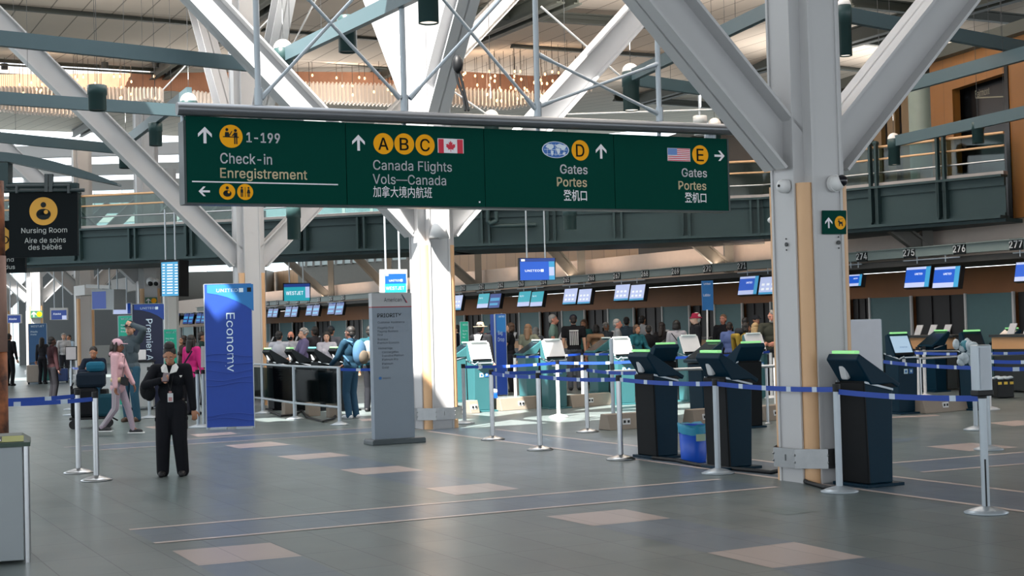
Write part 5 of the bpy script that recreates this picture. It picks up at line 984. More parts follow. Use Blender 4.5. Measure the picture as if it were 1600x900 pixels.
S['R2'] = stan(1545, 703, 'silver stanchion standing on a pink tile behind the nearest sign post', color=silver); S['R3'] = stan(1525, 672, 'pale stanchion hidden partly by the nearest sign post', color=silver)
S['P1'] = stan(211, 655, 'stanchion behind the grey vest man', color=silver); S['P2'] = stan(234, 653, 'stanchion left of the uniformed woman, before the premier banner', color=silver); S['P3'] = stan(319, 668, 'stanchion at the left edge of the economy banner', color=silver); S['P4'] = stan(310, 668, 'stanchion between the uniformed woman and the economy banner', color=silver)
S['Q1'] = stan(112, 640, 'thin far stanchion with black top under the sign holder', color=silver); S['Q2'] = stan(126, 643, 'thin far stanchion beside the luggage trolley', color=silver)
far = [(806, 627, 'beside the bag drop totem'), (911, 620, 'under the black t-shirt man'), (1006, 618, 'under the teal shirted woman'), (1150, 640, 'behind the slanted black kiosk'), (1206, 622, 'at the left edge of the big column'), (1213, 640, 'touching the big column, lower one'), (1436, 622, 'white, right of the pale-screen kiosk'), (1446, 620, 'white, before the desk'), (1546, 640, 'white, behind the sign post at right')]
for x, y, l_ in far: S[x] = stan(x, y, 'far pale stanchion ' + l_, color=white_p)
L_ = lambda k: S[k].location
belt(S['C'], L_('C'), L_('B')); belt(S['B'], L_('B'), L_('A')); belt(S['A'], L_('A'), L_('E')); belt(S['D'], L_('D'), L_('C'), step=.42); belt(S['R'], L_('R'), L_('D'), .93, .93, step=.75)
belt(S['F'], L_('F'), L_('E')); belt(S['G'], L_('G'), L_('H')); belt(S['H'], L_('H'), G(1010, 650)); belt(S[1206], L_(1206), G(1046, 640)); belt(S[806], L_(806), L_(911)); belt(S[911], L_(911), L_(1006))
belt(S['F'], L_('F'), G(1004, 690), .93); belt(S['R2'], L_('R2'), G(1384, 672), .97); belt(S['R3'], L_('R3'), G(1640, 680), .97); belt(S['R2'], L_('R2'), G(1640, 703), .97); belt(S[1546], L_(1546), G(1425, 634)); belt(S[1546], L_(1546), G(1640, 636))
belt(S['L1'], L_('L1'), G(-40, 750), .92, .92, .5); belt(S['L2'], L_('L2'), G(-40, 764), .92, .92, .5); belt(S['Q1'], L_('Q1'), L_('Q2'))
# sign box on the nearest right stanchion
p = L_('R') + Z * .985; t = thing('sign_box', 'pale grey upright sign box on top of the nearest right stanchion', 'sign', p, R_(20)); m = MB(); m.box((0, 0, .19), (.14, .1, .38)); obj('housing', m, silver, t, False, bev=.012)
m = MB(); m.box((.0, -.052, .19), (.105, .012, .34)); obj('face', m, mat('sign_face_grey', 'aab2bb', .4), t, False); m = MB(); m.box((0, 0, -.01), (.15, .11, .05)); obj('clamp', m, black, t, False, bev=.01)
m = MB(); m.box(L_('R') + Vector((-.005, -.033, .25)), (.012, .006, .38)); obj('slot', m, black, S['R'])
p = P(1507, 549, 16.5); m = MB(); random.seed(5)
for i in range(14): m.ball(p + Vector((random.uniform(-.09, .09), random.uniform(-.05, .05), random.uniform(-.12, .12))), (random.uniform(.04, .07), .04, random.uniform(.04, .07)), random.choice((0, 0, 1)), 7, 5, RZ(random.random()))
obj('plastic_bag', m, [mat('bag_white', 'b7c3c9', .4), mat('bag_teal', '4a8d9b', .4)], None, label='crumpled white and teal plastic bag stuffed beside the sign box', cat='bag')
# thin tall pole with blue lounge sign, tall thin pole
t = thing('pole_sign', 'tall narrow blue sign on a white pole in front of the check-in desks', 'sign', G(1106, 606)); Yp = G(1106, 606).y
m = MB(); m.tube(G(1106, 606), P(1105, 484, Yp), .022, n=10); obj('pole', m, white_p, t); m = MB(); m.lathe([(0, 0), (.2, 0), (.2, .02), (.03, .05)], (0, 0, 0), 20); obj('foot', m, silver, t, False)
pb = Plane(P(1097, 485, Yp), RZ(R_(10)) @ Vector((1, 0, 0))); m = MB(); m.prism([pb.uv(1098, 485), pb.uv(1115, 485), pb.uv(1114, 438), pb.uv(1096.5, 439)], pb.o, pb.ex, pb.ey, -pb.n * .05); obj('panel', m, mat('united_blue', '0f5f9c', .5), t)
m = MB(); fit(pb, m, 'United', 1099.5, 1110, 445, 3); fit(pb, m, 'Lobby', 1099, 1110, 463, 4); obj_cl('lettering', m, sign_white, t, .06)
t = thing('tall_pole', 'tall thin grey pole rising from the taupe power box', 'pole', G(959, 670)); Yp = G(959, 670).y; m = MB(); m.tube(G(959, 670) + Z * .2, P(955, 529, Yp), .03, n=12); obj('shaft', m, silver, t)
m = MB(); m.tube(P(956, 568, Yp), P(957, 578, Yp), .035, n=12); obj('collar', m, dark_metal, t)
# barrier rails
def pipe(name, lab, pts, r, posts=(), m_=None):
    t = thing(name, lab, 'railing', Vector((pts[0].x, pts[0].y, 0))); m = MB(); m.path(pts, r, 10); obj('top_rail', m, m_ or chrome, t)
    for q in posts: m = MB(); m.tube((q.x, q.y, 0), q, r * .9, n=10); m.lathe([(0, 0), (.06, 0), (.06, .012), (r, .02)], (q.x, q.y, 0), 14); obj('post', m, m_ or chrome, t)
    return t
pr = lambda x, y, yb: Vector((*G(x, yb).xy, ztop(G(x, yb), y)))
pipe('barrier_rail', 'long grey pipe rail passing behind the two nearest dark kiosks', [pr(949, 581, 668), pr(1130, 575, 664), pr(1320, 568, 660)], .025, [pr(1000, 579.5, 667), pr(1200, 572, 662)])
pipe('barrier_rail', 'grey pipe rail at right, between the pale-screen kiosk and the sign post', [pr(1378, 563, 645), pr(1520, 556, 640), pr(1640, 551, 636)], .022, [pr(1440, 560, 643), pr(1548, 555, 639)])
pipe('barrier_rail', 'short upper pipe rail in front of the wooden desk at right', [pr(1428, 549, 622), pr(1506, 548, 618)], .018, [pr(1430, 549, 622)])
# glass queue railing in front of the four dark kiosks
t = thing('glass_railing', 'low grey metal railing with glass panels in front of four dark kiosks', 'railing', G(470, 655))
pts = [G(360, 640), G(411, 646), G(461, 655), G(531, 664)]
for q in pts:
    m = MB(); m.tube(q, q + Z * 1.0, .035, n=14); m.lathe([(0, 0), (.16, 0), (.165, .012), (.1, .035), (.035, .06)], q, 24); obj('post', m, silver, t)
for a, b in zip(pts, pts[1:]):
    d = (b - a).normalized(); 
    for z in (.98, .3): m = MB(); m.tube(a + Z * z, b + Z * z, .022, n=10); obj('rail', m, silver, t)
    m = MB(); m.rb(a + Z * .63 + d * .06, b + Z * .63 - d * .06, .01, .58); obj('glass_panel', m, glass('smoke_glass', '9aa5a5', .06), t)
belt(t, G(531, 664), G(640, 660))
m = MB(); m.path([G(x, y) + Z * .03 for x, y in ((420, 644), (440, 652), (462, 650), (472, 644), (480, 654), (505, 661), (520, 657), (526, 650))], .02); obj('floor_cable', m, black, None, label='black cable loop on the floor behind the glass railing', cat='cable')
for x, y, l_ in ((452, 650, 'left'), (489, 650, 'middle'), (522, 652, 'right')):
    m = MB(); m.box(G(x, y) + Z * .13, (.24, .2, .26), RZ(UA)); obj('power_box', m, duct, None, bev=.01, label='small grey floor box behind the glass railing, the %s one of three' % l_, cat='power box', group='floor boxes behind the railing')
# ---- blue bin and floor cable
p = G(1084, 722); t = thing('waste_bin', 'bright blue plastic waste bin with teal liner between two dark kiosks', 'bin', p)
m = MB(); m.lathe([(0, 0), (.14, 0), (.145, .01), (.165, .43), (.16, .43), (.135, .02), (0, .02)], n=28); obj('tub', m, mat('bin_blue', '0b4fc0', .4), t, False)
m = MB(); n = 28; vs = []
random.seed(2); wob = [random.uniform(-.012, .012) for i in range(n)]
for r, z in ((.158, .39), (.175, .445), (.171, .40), (.166, .33)):
    for i in range(n): a = 2 * math.pi * i / n; vs.append(((r + wob[i] * .5) * math.cos(a), (r + wob[i] * .5) * math.sin(a), z + wob[i] * 1.5))
m.add(vs, [(j * n + i, j * n + (i + 1) % n, (j + 1) * n + (i + 1) % n, (j + 1) * n + i) for j in range(3) for i in range(n)], 0, True); obj('liner', m, mat('liner_teal', '2f8fb0', .4), t, False, label='crumpled teal bag liner')
m = MB(); 
for i in range(6): a0, a1 = R_(-85 + i * 8), R_(-85 + (i + 1) * 8); m.poly([(.164 * math.cos(a0), .164 * math.sin(a0), .25), (.164 * math.cos(a1), .164 * math.sin(a1), .25), (.167 * math.cos(a1), .167 * math.sin(a1), .33), (.167 * math.cos(a0), .167 * math.sin(a0), .33)])
obj('paper_label', m, mat('label_green', '9fb59a', .6), t, False)
m = MB(); m.path([G(x, y) + Z * .02 for x, y in ((1020, 718), (1058, 722), (1090, 729), (1130, 734), (1165, 737), (1205, 741))] + [G(1222, 742) + Z * .05, G(1236, 745) + Z * .06, G(1248, 750) + Z * .04, G(1262, 757) + Z * .02, G(1290, 765) + Z * .02, G(1325, 768) + Z * .02], .022)
obj('power_cable', m, black, None, label='thick black power cable running along the floor to the big column', cat='cable')
m = MB()
for i in range(9): m.ball(G(1228 + i * 4, 743 + (i % 3) * 2) + Z * .025, (.05, .04, .025), i % 2, 8, 6)
obj('cable_bundle', m, [black, mat('tape_grey', '8a8f92', .5)], None, label='taped bundle of plugs beside the big column foot', cat='cable')
# ---- totems and banners
AM = thing('priority_totem', 'tall grey airline priority totem sign with lists of text, nearest the centre column', 'sign', G(617, 694), 0)
ta_ = Plane(G(589, 695) + Z * 0, U); q0 = ta_.uv(586, 690)[0]; q1 = ta_.uv(648.5, 690)[0]; zt = ztop(G(617, 694), 457.5)
m = MB(); m.prism([(q0, .07), (q1, .07), (q1, zt - .205), (q0, zt - .205)], ta_.o, ta_.ex, Z, -ta_.n * .12, 0); m.prism([(q0, zt - .19), (q1, zt - .19), (q1, zt), (q0, zt)], ta_.o, ta_.ex, Z, -ta_.n * .12, 1); m.prism([(q0, zt - .205), (q1, zt - .205), (q1, zt - .19), (q0, zt - .19)], ta_.o, ta_.ex, Z, -ta_.n * .12, 2)
obj('panel', m, [mat('totem_grey', '7b8793', .45, var=.03), mat('totem_light', 'a3a4a6', .45), mat('totem_red', '8f2f38', .5)], AM)
m = MB(); m.prism([(q0 - .08, 0), (q1 + .12, 0), (q1 + .12, .06), (q1 + .1, .075), (q0 - .06, .075), (q0 - .08, .06)], ta_.o + ta_.n * .12, ta_.ex, Z, -ta_.n * .36); obj('base', m, mat('totem_base', '4b5356', .35, .4), AM, bev=.008)
m = MB(); fit(ta_, m, 'American', 600, 627.5, 471.5, 6, 0, .0); fit(ta_, m, 'PRIORITY', 589.5, 627, 496, 6, 1, .02)
for s, x0, x1, y in (('Customer Assistance', 590, 632, 505.5), ('Flagship First', 590, 615, 514), ('Flagship Business', 590, 622, 519.5), ('First', 590, 598, 525), ('Business', 590, 606, 532), ('Premium Economy', 590, 624, 537.5), ('AAdvantage', 591, 613, 546), ('ConciergeKey', 597, 623, 552), ('Executive Platinum', 597, 631, 557.5), ('Platinum Pro', 597, 622, 563.5), ('Platinum', 597, 614, 570), ('Gold', 597, 607, 576), ('oneworld', 598, 610, 592.5)): fit(ta_, m, s, x0, x1, y, 3.2, 0)
obj_cl('lettering', m, [mat('text_grey', '3d434b', .5), mat('text_dark', '22262c', .5)], AM, .06)
m = MB(); pdisc(ta_, m, 594, 591, 2.4, 0); 
u, v = ta_.uv(631.5, 466.5); k = .1
m.poly([ta_.at(u - .03, v + .06), ta_.at(u + .05, v - .06), ta_.at(u + .02, v - .06), ta_.at(u - .045, v + .06)][::-1], 1); m.poly([ta_.at(u + .0, v + .01, .006), ta_.at(u + .05, v - .06, .006), ta_.at(u + .035, v - .06, .006)][::-1], 2)
obj('logo', m, [icon_b, mat('logo_dark', '3a4654', .5), mat('flag_red', 'c8203c')], AM)
def banner(name, lab, corners, Y, yb, ang, mats, thick, builder, base=True, tilt=True):
    (xl, xr, yt) = corners; b = G((xl + xr) / 2, yb) if Y is None else AT((xl + xr) / 2, Y); Y = b.y; t = thing(name, lab, 'sign', b, 0)
    e = RZ(R_(ang)) @ Vector((1, 0, 0)); p0 = P(xl, yb - 10, Y); pl = Plane(Vector((p0.x, p0.y, 0)), e); pl.o += Vector((0, 0, 0)); u1 = pl.uv(xr, yb - 10)[0]; zt = ztop(pl.o, yt)
    m = MB(); m.prism([(0, .03), (u1, .03), (u1, zt), (0, zt)], pl.o, pl.ex, Z, -pl.n * thick, 0); obj('panel', m, mats[:1], t)
    m = MB()
    for u in (0, u1): m.rb(pl.at(u, 0, -.03), pl.at(u, zt, -.03), .03, .05, pl.n)
    m.rb(pl.at(0, zt, -.03), pl.at(u1, zt, -.03), .05, .015)
    if base: m.box(pl.at(u1 * .25, .012, -.02), (u1 * .35, .34, .02), RZ(R_(ang))); m.box(pl.at(u1 * .8, .012, -.02), (u1 * .35, .34, .02), RZ(R_(ang)))
    obj('frame', m, silver, t)
    builder(t, pl, u1, zt); return t
ub = mat('banner_blue', '0b3a94', .55, var=.08, bump=.15, scale=9); ubl = mat('banner_light_blue', '1f6fb0', .55, var=.05); un = mat('banner_navy', '0d1736', .55); wh = mat('banner_white', 'cfe2ee', .55, var=0)
def united_logo(pl, m, x0, x1, y, cap, mi=0):
    fit(pl, m, 'UNITED', x0, x0 + (x1 - x0) * .8, y, cap, mi, .03); a = pl.uv(x0 + (x1 - x0) * .84, y); b = pl.uv(x1, y - cap * 1.3); pl.rect(m, a[0], a[1], b[0], b[1], mi)
def eco(t, pl, u1, zt):
    m = MB(); cv = [pl.uv(323.5, 458), pl.uv(340, 460.5), pl.uv(355, 464.5), pl.uv(370, 470.5), pl.uv(384, 477.5), pl.uv(396.5, 486)]
    top = [pl.uv(396.5, 444.5), pl.uv(323.5, 447)]; 
    for (a, b), (c, d) in zip(cv, cv[1:]): m.poly([pl.at(a, b, .003), pl.at(c, d, .003), pl.at(c, zt - .01, .003), pl.at(a, zt - .01, .003)], 1)
    united_logo(pl, m, 338, 380, 456.5, 5); fit(pl, m, 'x', 386.5, 390, 453.5, 4, 2); a = pl.uv(386, 456); pl.rect(m, a[0], a[1], a[0] + .07, a[1] + .075, 2, .005)
    # downward word Economy
    vs, fs = text_geo('Economy', .0, 'LEFT'); xs = [v.x for v in vs]; mn, mx = min(xs), max(xs); u0, v0 = pl.uv(353.5, 489); v1 = pl.uv(353.5, 581)[1]; cap = pl.uv(366.5, 489)[0] - u0; s = (v0 - v1) / (mx - mn)
    m.add([pl.at(u0 + q.y * cap, v0 - (q.x - mn) * s, .005) for q in vs], fs, 0)
    obj_cl('lettering', m, [wh, ubl, black], t, .06)
    m = MB()
    for i, (y, a) in enumerate(((555, .01), (566, .012), (580, .012), (592, .01), (600, .008), (648, .01), (655, .008))):
        v = pl.uv(350, y)[1]; r = [pl.at(u1 * k / 10, v + .03 * math.sin(k * .5 + i), .002 + a * math.sin(math.pi * k / 10)) for k in range(11)]; 
        for p, q in zip(r, r[1:]): m.tube(p, q, .006, n=6, caps=False)
    obj_cl('crease', m, ub, t)
banner('economy_banner', 'tall bright blue Economy banner stand left of the centre', (323.5, 397, 444.5), None, 670, 8, [ub], .02, eco)
def prem(t, pl, u1, zt):
    m = MB(); cv = [pl.uv(209.5, 484), pl.uv(222, 485), pl.uv(234, 488), pl.uv(246, 493), pl.uv(256.5, 500)]
    for (a, b), (c, d) in zip(cv, cv[1:]): m.poly([pl.at(a, b, .003), pl.at(c, d, .003), pl.at(c, zt - .01, .003), pl.at(a, zt - .01, .003)], 1)
    united_logo(pl, m, 219, 247, 483.5, 3.4)
    vs, fs = text_geo('Premier Access', .0, 'LEFT'); xs = [v.x for v in vs]; mn, mx = min(xs), max(xs); u0, v0 = pl.uv(228, 498.5); v1 = pl.uv(228, 603)[1]; cap = pl.uv(238, 498.5)[0] - u0; s = (v0 - v1) / (mx - mn)
    m.add([pl.at(u0 + q.y * cap, v0 - (q.x - mn) * s, .005) for q in vs], fs, 0); obj_cl('lettering', m, [wh, mat('banner_blue2', '173f8f', .5)], t, .06)
banner('premier_banner', 'dark navy Premier Access banner behind the grey vest man', (209.5, 257, 475.5), 32.0, 640, 8, [un], .02, prem)
def bag(t, pl, u1, zt):
    m = MB(); pl.rect(m, .02, zt - .42, u1 - .01, zt - .02, 1, .003); fit(pl, m, 'UNITED', 779, 788, 496, 2.6, 0); fit(pl, m, 'Bag', 778, 785, 523, 6, 0, .01); fit(pl, m, 'Drop', 778, 788, 533.5, 6, 0, .01); obj_cl('lettering', m, [wh, ubl], t, .06)
banner('bag_drop_totem', 'slim blue bag drop totem with a pale edge behind the straw hat man', (777, 793, 491), None, 619, 25, [ub], .3, bag, False)
wj = mat('banner_green', '17a287', .5, var=.03)
def wjb(x0, x1, y):
    def f(t, pl, u1, zt):
        m = MB(); fit(pl, m, 'WESTJET', x0, x1, y, 3.0, 0, .02)
        for i in range(3): fit(pl, m, 'Bag drop'[: 8 - i * 2], x0, x0 + (x1 - x0) * (.8 - .2 * i), y + 9 + i * 5, 2.2, 0)
        obj_cl('lettering', m, wh, t, .06)
    return f
banner('green_banner', 'green airline banner half hidden by the grey vest man', (187, 209.5, 494), 33.5, 620, 8, [wj], .02, wjb(189, 208, 500))
banner('green_banner', 'small green banner right of the navy premier banner', (257.5, 277, 515), 36, 600, 8, [wj], .02, wjb(259, 275, 521))
banner('green_banner', 'small green sign stand left of the straw hat man', (722, 734, 503), 34.0, 622, 8, [wj], .02, wjb(723, 732, 509))
banner('blue_totem', 'blue check-in totem far left behind the two dark dressed people', (46, 74, 506), 54, 610, 4, [mat('totem_blue', '23527f', .5)], .15, lambda t, pl, u1, zt: (lambda m: (fit(pl, m, 'WESTJET', 48, 69, 511.5, 3, 0), fit(pl, m, 'Priority', 48, 59, 520, 3, 0), fit(pl, m, 'Priorité', 48, 57, 524, 2.4, 0), obj_cl('lettering', m, wh, t, .06)))(MB()))
def plain(name, lab, c, Y, yb, m_, th=.03, ang=8): return banner(name, lab, c, Y, yb, ang, [m_], th, lambda *a: None)
plain('white_board', 'blank white board on a stand just right of the big column', (1326, 1380.5, 500.5), 21.5, 650, mat('board_white', 'b9bcc4', .5))
# hanging screens
sb = mat('screen_blue', '1459cc', .3, emit=.55, var=0); sbl = mat('screen_sky', '3b9fd0', .3, emit=.55, var=0); st = mat('screen_teal', '20a6b8', .3, emit=.6, var=0); sl = mat('screen_lilac', 'b3bfe4', .3, emit=.7, var=0); sw = mat('screen_text_white', 'e8eef6', .4, emit=.7, var=0); sdk = mat('screen_deep', '123a8c', .3, emit=.5, var=0)
def hscreen(lab, x0, y0, x1, y1, Y, paint, ang=8, rods=2, housing=None, cat='screen', group=None, z_rod=1.2, tk=.14):
    t = thing('hanging_screen', lab, cat, P((x0 + x1) / 2, y1, Y), 0, group); pl = Plane(P(x0, y1, Y), RZ(R_(ang)) @ Vector((1, 0, 0))); q = [pl.uv(x0, y1), pl.uv(x1, y1), pl.uv(x1, y0), pl.uv(x0, y0)]
    m = MB(); m.prism(q, pl.o, pl.ex, pl.ey, -pl.n * tk); obj('housing', m, housing or black, t)
    m = MB(); paint(pl, m); obj('display', m, [sb, st, sl, sw, sdk, sbl], t)
    m = MB(); c = (q[0][0] + q[1][0]) / 2; w_ = q[1][0] - q[0][0]
    for s in ((-.25, .25) if rods == 2 else (0,)): m.tube(pl.at(c + s * w_, q[2][1], -.07), pl.at(c + s * w_, q[2][1] + z_rod, -.07), .02, n=8)
    obj('hanger', m, silver, t); return t
def pa_united(x0, y0, x1, y1):
    def f(pl, m):
        prect(pl, m, x0, y0, x1, y1, 0, .003); prect(pl, m, x0 + (x1 - x0) * .82, y0, x1, y1, 5, .004); prect(pl, m, x0, y0, x1, y0 + (y1 - y0) * .13, 4, .005); prect(pl, m, x0 + 2, y0 + 1, x0 + 8, y0 + (y1 - y0) * .13, 3, .006)
        prect(pl, m, x0 + (x1 - x0) * .83, y0 + (y1 - y0) * .4, x1 - 1, y0 + (y1 - y0) * .8, 2, .006); united_logo(pl, m, x0 + (x1 - x0) * .15, x0 + (x1 - x0) * .68, y0 + (y1 - y0) * .63, (y1 - y0) * .1, 3)
    return f
hscreen('large blue airline screen hanging above the straw hat man', 811, 403, 868, 437.5, 33.5, pa_united(812, 404, 867, 437), 12)
def pa_wj(pl, m): prect(pl, m, 443.5, 444, 484, 469.5, 1, .003); prect(pl, m, 443.5, 444, 484, 448, 4, .004); prect(pl, m, 477, 448, 484, 465, 2, .005); fit(pl, m, 'WESTJET', 447, 474, 461, 5.5, 3, .02)
hscreen('teal airline screen hanging above the dark haired man in white', 442, 442, 485, 470, 42, pa_wj, 6)
def pa_two(pl, m): prect(pl, m, 601, 428, 635, 443, 0, .003); prect(pl, m, 601, 443, 635, 456.5, 1, .003); prect(pl, m, 602, 428.5, 607, 431, 3, .005); united_logo(pl, m, 608, 629, 440, 3, 3); fit(pl, m, 'WESTJET', 603, 632, 453, 5, 3, .02)
hscreen('blue and teal two-airline screen right above the priority totem', 593, 421, 636, 457, 27.5, pa_two, 6, housing=white_p)
def pa_dep(pl, m):
    prect(pl, m, 252, 410, 279, 462, 5, .003)
    for i in range(11):
        for k, w_ in ((254, 4), (261, 9), (273, 5)): prect(pl, m, k, 413 + i * 4.4, k + w_, 414.6 + i * 4.4, 3, .005)
hscreen('tall blue departures board hanging at far left of the bridge', 250, 406, 280, 463, 33.5, pa_dep, -20, cat='screen', tk=.4)
hscreen('boxy grey double-sided screen on an arm beside the far column', 143, 452, 178, 484, 40, lambda pl, m: prect(pl, m, 144, 456, 166, 482, 4, .004), -25, housing=mat('box_grey', 'a7abad', .5), tk=.5)
hscreen('lilac screen hanging in front of the green banner', 176, 473, 205, 491, 41, lambda pl, m: (prect(pl, m, 177, 475, 203, 490, 2, .003), prect(pl, m, 199, 474, 204, 490, 4, .004)), 4, housing=white_p)
hscreen('dark blue airline screen hanging at far left, right one of two', 78, 481, 105, 500, 47, lambda pl, m: (prect(pl, m, 80, 485, 104, 499, 4, .003), prect(pl, m, 97, 493, 104, 499, 2, .004), fit(pl, m, 'Alaska', 83, 95, 492, 3, 3)), 4, housing=white_p)
hscreen('dark blue airline screen hanging at far left, left one of two', 10, 491, 33, 505, 52, lambda pl, m: (prect(pl, m, 12, 493, 32, 504, 4, .003), fit(pl, m, 'Alaska', 14, 26, 500, 3, 3)), 4, housing=white_p)
# monitors under the header, in pairs
def monitor_pair(lab, xs, yc, kind):
    t0 = Ht(xs[0][0], 0.05); t = thing('monitor_pair', lab, 'monitor', HP(t0, .05, ZH - .2), 0, 'monitors under the counter header')
    A, B = Ht(xs[0][0], .05), Ht(xs[-1][1], .05); m = MB(); m.tube(HP(A, .05, ZH - .27), HP(B, .05, ZH - .27), .015, n=8)
    for k in (.25, .75): m.tube(HP(A + (B - A) * k, .05, ZH - .2), HP(A + (B - A) * k, .05, ZH - .35), .012, n=6)
    obj('bracket', m, silver, t)
    for i, (x0, x1) in enumerate(xs):
        a, b = Ht(x0, .05), Ht(x1, .05); w_ = abs(a - b) * .94; c = HP((a + b) / 2, .05); c.z = ztop(c, yc); h = w_ * .62
        ex = -HD; ey = (Z + HN * -.22).normalized(); ey = (ey - ex * ey.dot(ex)).normalized(); pl = Plane(c, ex, ey)
        if pl.n.dot(HN) < 0: pl = Plane(c, -ex, ey)
        m = MB(); m.prism([(-w_ / 2, -h / 2), (w_ / 2, -h / 2), (w_ / 2, h / 2), (-w_ / 2, h / 2)], pl.o, pl.ex, pl.ey, -pl.n * .12); o = obj('monitor', m, black, t)
        m = MB(); k = .47; kd = kind[i]
        def rr(u0, v0, u1, v1, mi, d): pl.rect(m, u0 * w_, v0 * h, u1 * w_, v1 * h, mi, d)
        if kd == 'u': rr(-k, -k, k, k, 0, .003); rr(-k, -k, .3, -.25, 2, .004); rr(-k, .36, .3, k, 2, .004); rr(.3, -k, k, k, 5, .005); pl.text(m, 'UNITED', -.12 * w_, .1 * h, .09 * h, 3, .03, 'LEFT', 1.0, .006)
        elif kd == 'w': rr(-k, -k, k, k, 1, .003); rr(-k, -k, k, -.2, 2, .004); pl.text(m, 'Bag drop', -.38 * w_, .15 * h, .1 * h, 3, 0, 'LEFT', .9, .006)
        elif kd == 'l': rr(-k, -k, k, k, 2, .003); rr(-k, -k, k, -.36, 5, .004); [rr(-.35 + .25 * q, .0, -.2 + .25 * q, .12, 3, .005) for q in range(3)]; [rr(-.35 + .25 * q, -.25, -.2 + .25 * q, -.13, 3, .005) for q in range(3)]
        else: rr(-k, -k, k, k, 4, .003); rr(-.4, .0, .4, .2, 5, .004); rr(-.4, -.3, .3, -.15, 5, .004)
        iv = PM[t.name].inverted(); m.v = [iv @ q for q in m.v]; obj('display', m, [sb, st, sl, sw, sdk, sbl], o, False)
for lab, xs, yc, kd in (('monitor at the right edge under counter number 277', [(1586, 1630)], 424, 'u'), ('two blue monitors under counter numbers 275 and 276', [(1414, 1457), (1458, 1503)], 433, 'uu'), ('blue monitor just right of the big column under number 274', [(1326, 1349)], 438, 'u'),
                        ('blue and lilac monitors left of the big column under number 271', [(1154, 1187), (1186, 1218)], 446, 'ul'), ('lilac monitor pair above the woman in the teal shirt', [(960, 985), (984, 1009)], 457, 'll'), ('lilac monitor pair above the black t-shirt man', [(880, 903), (903, 925)], 463, 'll'),
                        ('teal monitor pair above the woman reaching out her arm', [(809, 830), (829, 850)], 467, 'ww'), ('teal monitor pair above the straw hat man', [(746, 765), (764, 783)], 470, 'wd'), ('lilac monitor above the navy suit man', [(704, 723)], 473, 'l'),
                        ('monitor pair above the backpack man', [(512, 524), (524, 537)], 482, 'dd'), ('monitor pair above the woman in white facing the camera', [(478, 488), (488, 499)], 485, 'dd'), ('monitor pair above the masked man', [(445, 455), (455, 465)], 487, 'dd'),
                        ('monitor pair above the dark haired man in white', [(418, 426), (426, 434)], 489, 'dd'), ('monitor pair right of the navy premier banner', [(286, 294), (294, 302)], 498, 'dd'), ('monitor pair left of the economy banner edge', [(306, 314), (314, 322)], 497, 'dd'), ('far monitor pair just above the small green banner', [(262, 270), (270, 279)], 499, 'dd')): monitor_pair(lab, xs, yc, kd)
# check-in desks along the header
dk_w = mat('desk_wood', 'b98c60', .5, var=.08); dk_b = mat('desk_black', '1d2324', .4)
dn = ['right edge of the picture', 'between the pale-screen kiosk and the sign post', 'under number 273', 'behind the olive sweater man', 'behind the yellow top shopper', 'behind the maroon hat man', 'behind the woman in the white jacket', 'behind the teal shirted woman', 'behind the grey shirt man', 'behind the black t-shirt man', 'behind the green shirt man', 'behind the woman reaching out her arm', 'behind the bag drop totem', 'behind the straw hat man', 'behind the navy suit man', 'behind the backpack man', 'behind the woman in white facing the camera', 'behind the masked man', 'behind the dark haired man in white', 'right of the navy premier banner']
dpx = (1612, 1462, 1290, 1205, 1150, 1104, 1056, 1012, 970, 930, 890, 852, 815, 780, 718, 560, 505, 470, 432, 290)
dts = [Ht(x, .2) for x in dpx]
for i, px in enumerate(dpx):
    tt_ = dts[i]; hw = min(.8, .46 * min(abs(tt_ - q) for q in dts if q != tt_)); t = thing('check_in_desk', 'wood-fronted check-in desk ' + dn[i], 'desk', HP(tt_, .2), 0, 'check-in desks')
    m = MB(); m.rb(HP(tt_ - hw, .2, .46), HP(tt_ + hw, .2, .46), .5, .84); obj('cabinet', m, dk_b, t)
    m = MB(); m.rb(HP(tt_ - hw, -.08, 1.0), HP(tt_ + hw, -.08, 1.0), .04, .24); obj('front_panel', m, dk_w, t)
    m = MB(); m.rb(HP(tt_ - hw - .02, .15, 1.15), HP(tt_ + hw + .02, .15, 1.15), .62, .05); obj('desk_top', m, dk_b, t)
    m = MB()
    for s in ((-.42, .0, .42) if i < 2 else (.35,)): c = HP(tt_ + s, .1, 1.29); m.prism([(-.09, -.12), (.09, -.12), (.09, .12), (-.09, .12)], c, HD, (Z + HN * .5 * -1).normalized(), HN * .02)
    obj_cl('notice', m, mat('paper_grey', 'b9b9bb', .6), t)
# ================================================================== PEOPLE
def blob(name, mb, m_, parent, vox, it=4):
    """one continuous skin over overlapping forms"""
    me = mesh(name, mb, m_); o = bpy.data.objects.new(name, me); COL.objects.link(o)
    md = o.modifiers.new('r', 'REMESH'); md.mode = 'VOXEL'; md.voxel_size = vox; md.use_smooth_shade = True
    sm = o.modifiers.new('s', 'SMOOTH'); sm.factor = .5; sm.iterations = it
    bpy.context.view_layer.update()
    n = bpy.data.meshes.new_from_object(o.evaluated_get(bpy.context.evaluated_depsgraph_get())); n.name = name
    if not n.materials: n.materials.append(m_)
    o.modifiers.clear(); o.data = n; bpy.data.meshes.remove(me); o.parent = parent
    return o
SK = {'light': 'c99a80', 'tan': 'a87558', 'brown': '7a4f3a', 'dark': '4a2f25', 'red': 'c4846e', 'pale': 'd0a892'}
HC = {'black': '14110f', 'dark': '231a16', 'brown': '4a3526', 'lbrown': '7d6048', 'grey': '8f8b86', 'white': 'c4c0b8', 'blond': 'b09468'}
def cm(c): return mat('cloth_' + c, c, .85, var=.08, scale=25, spec=.2)
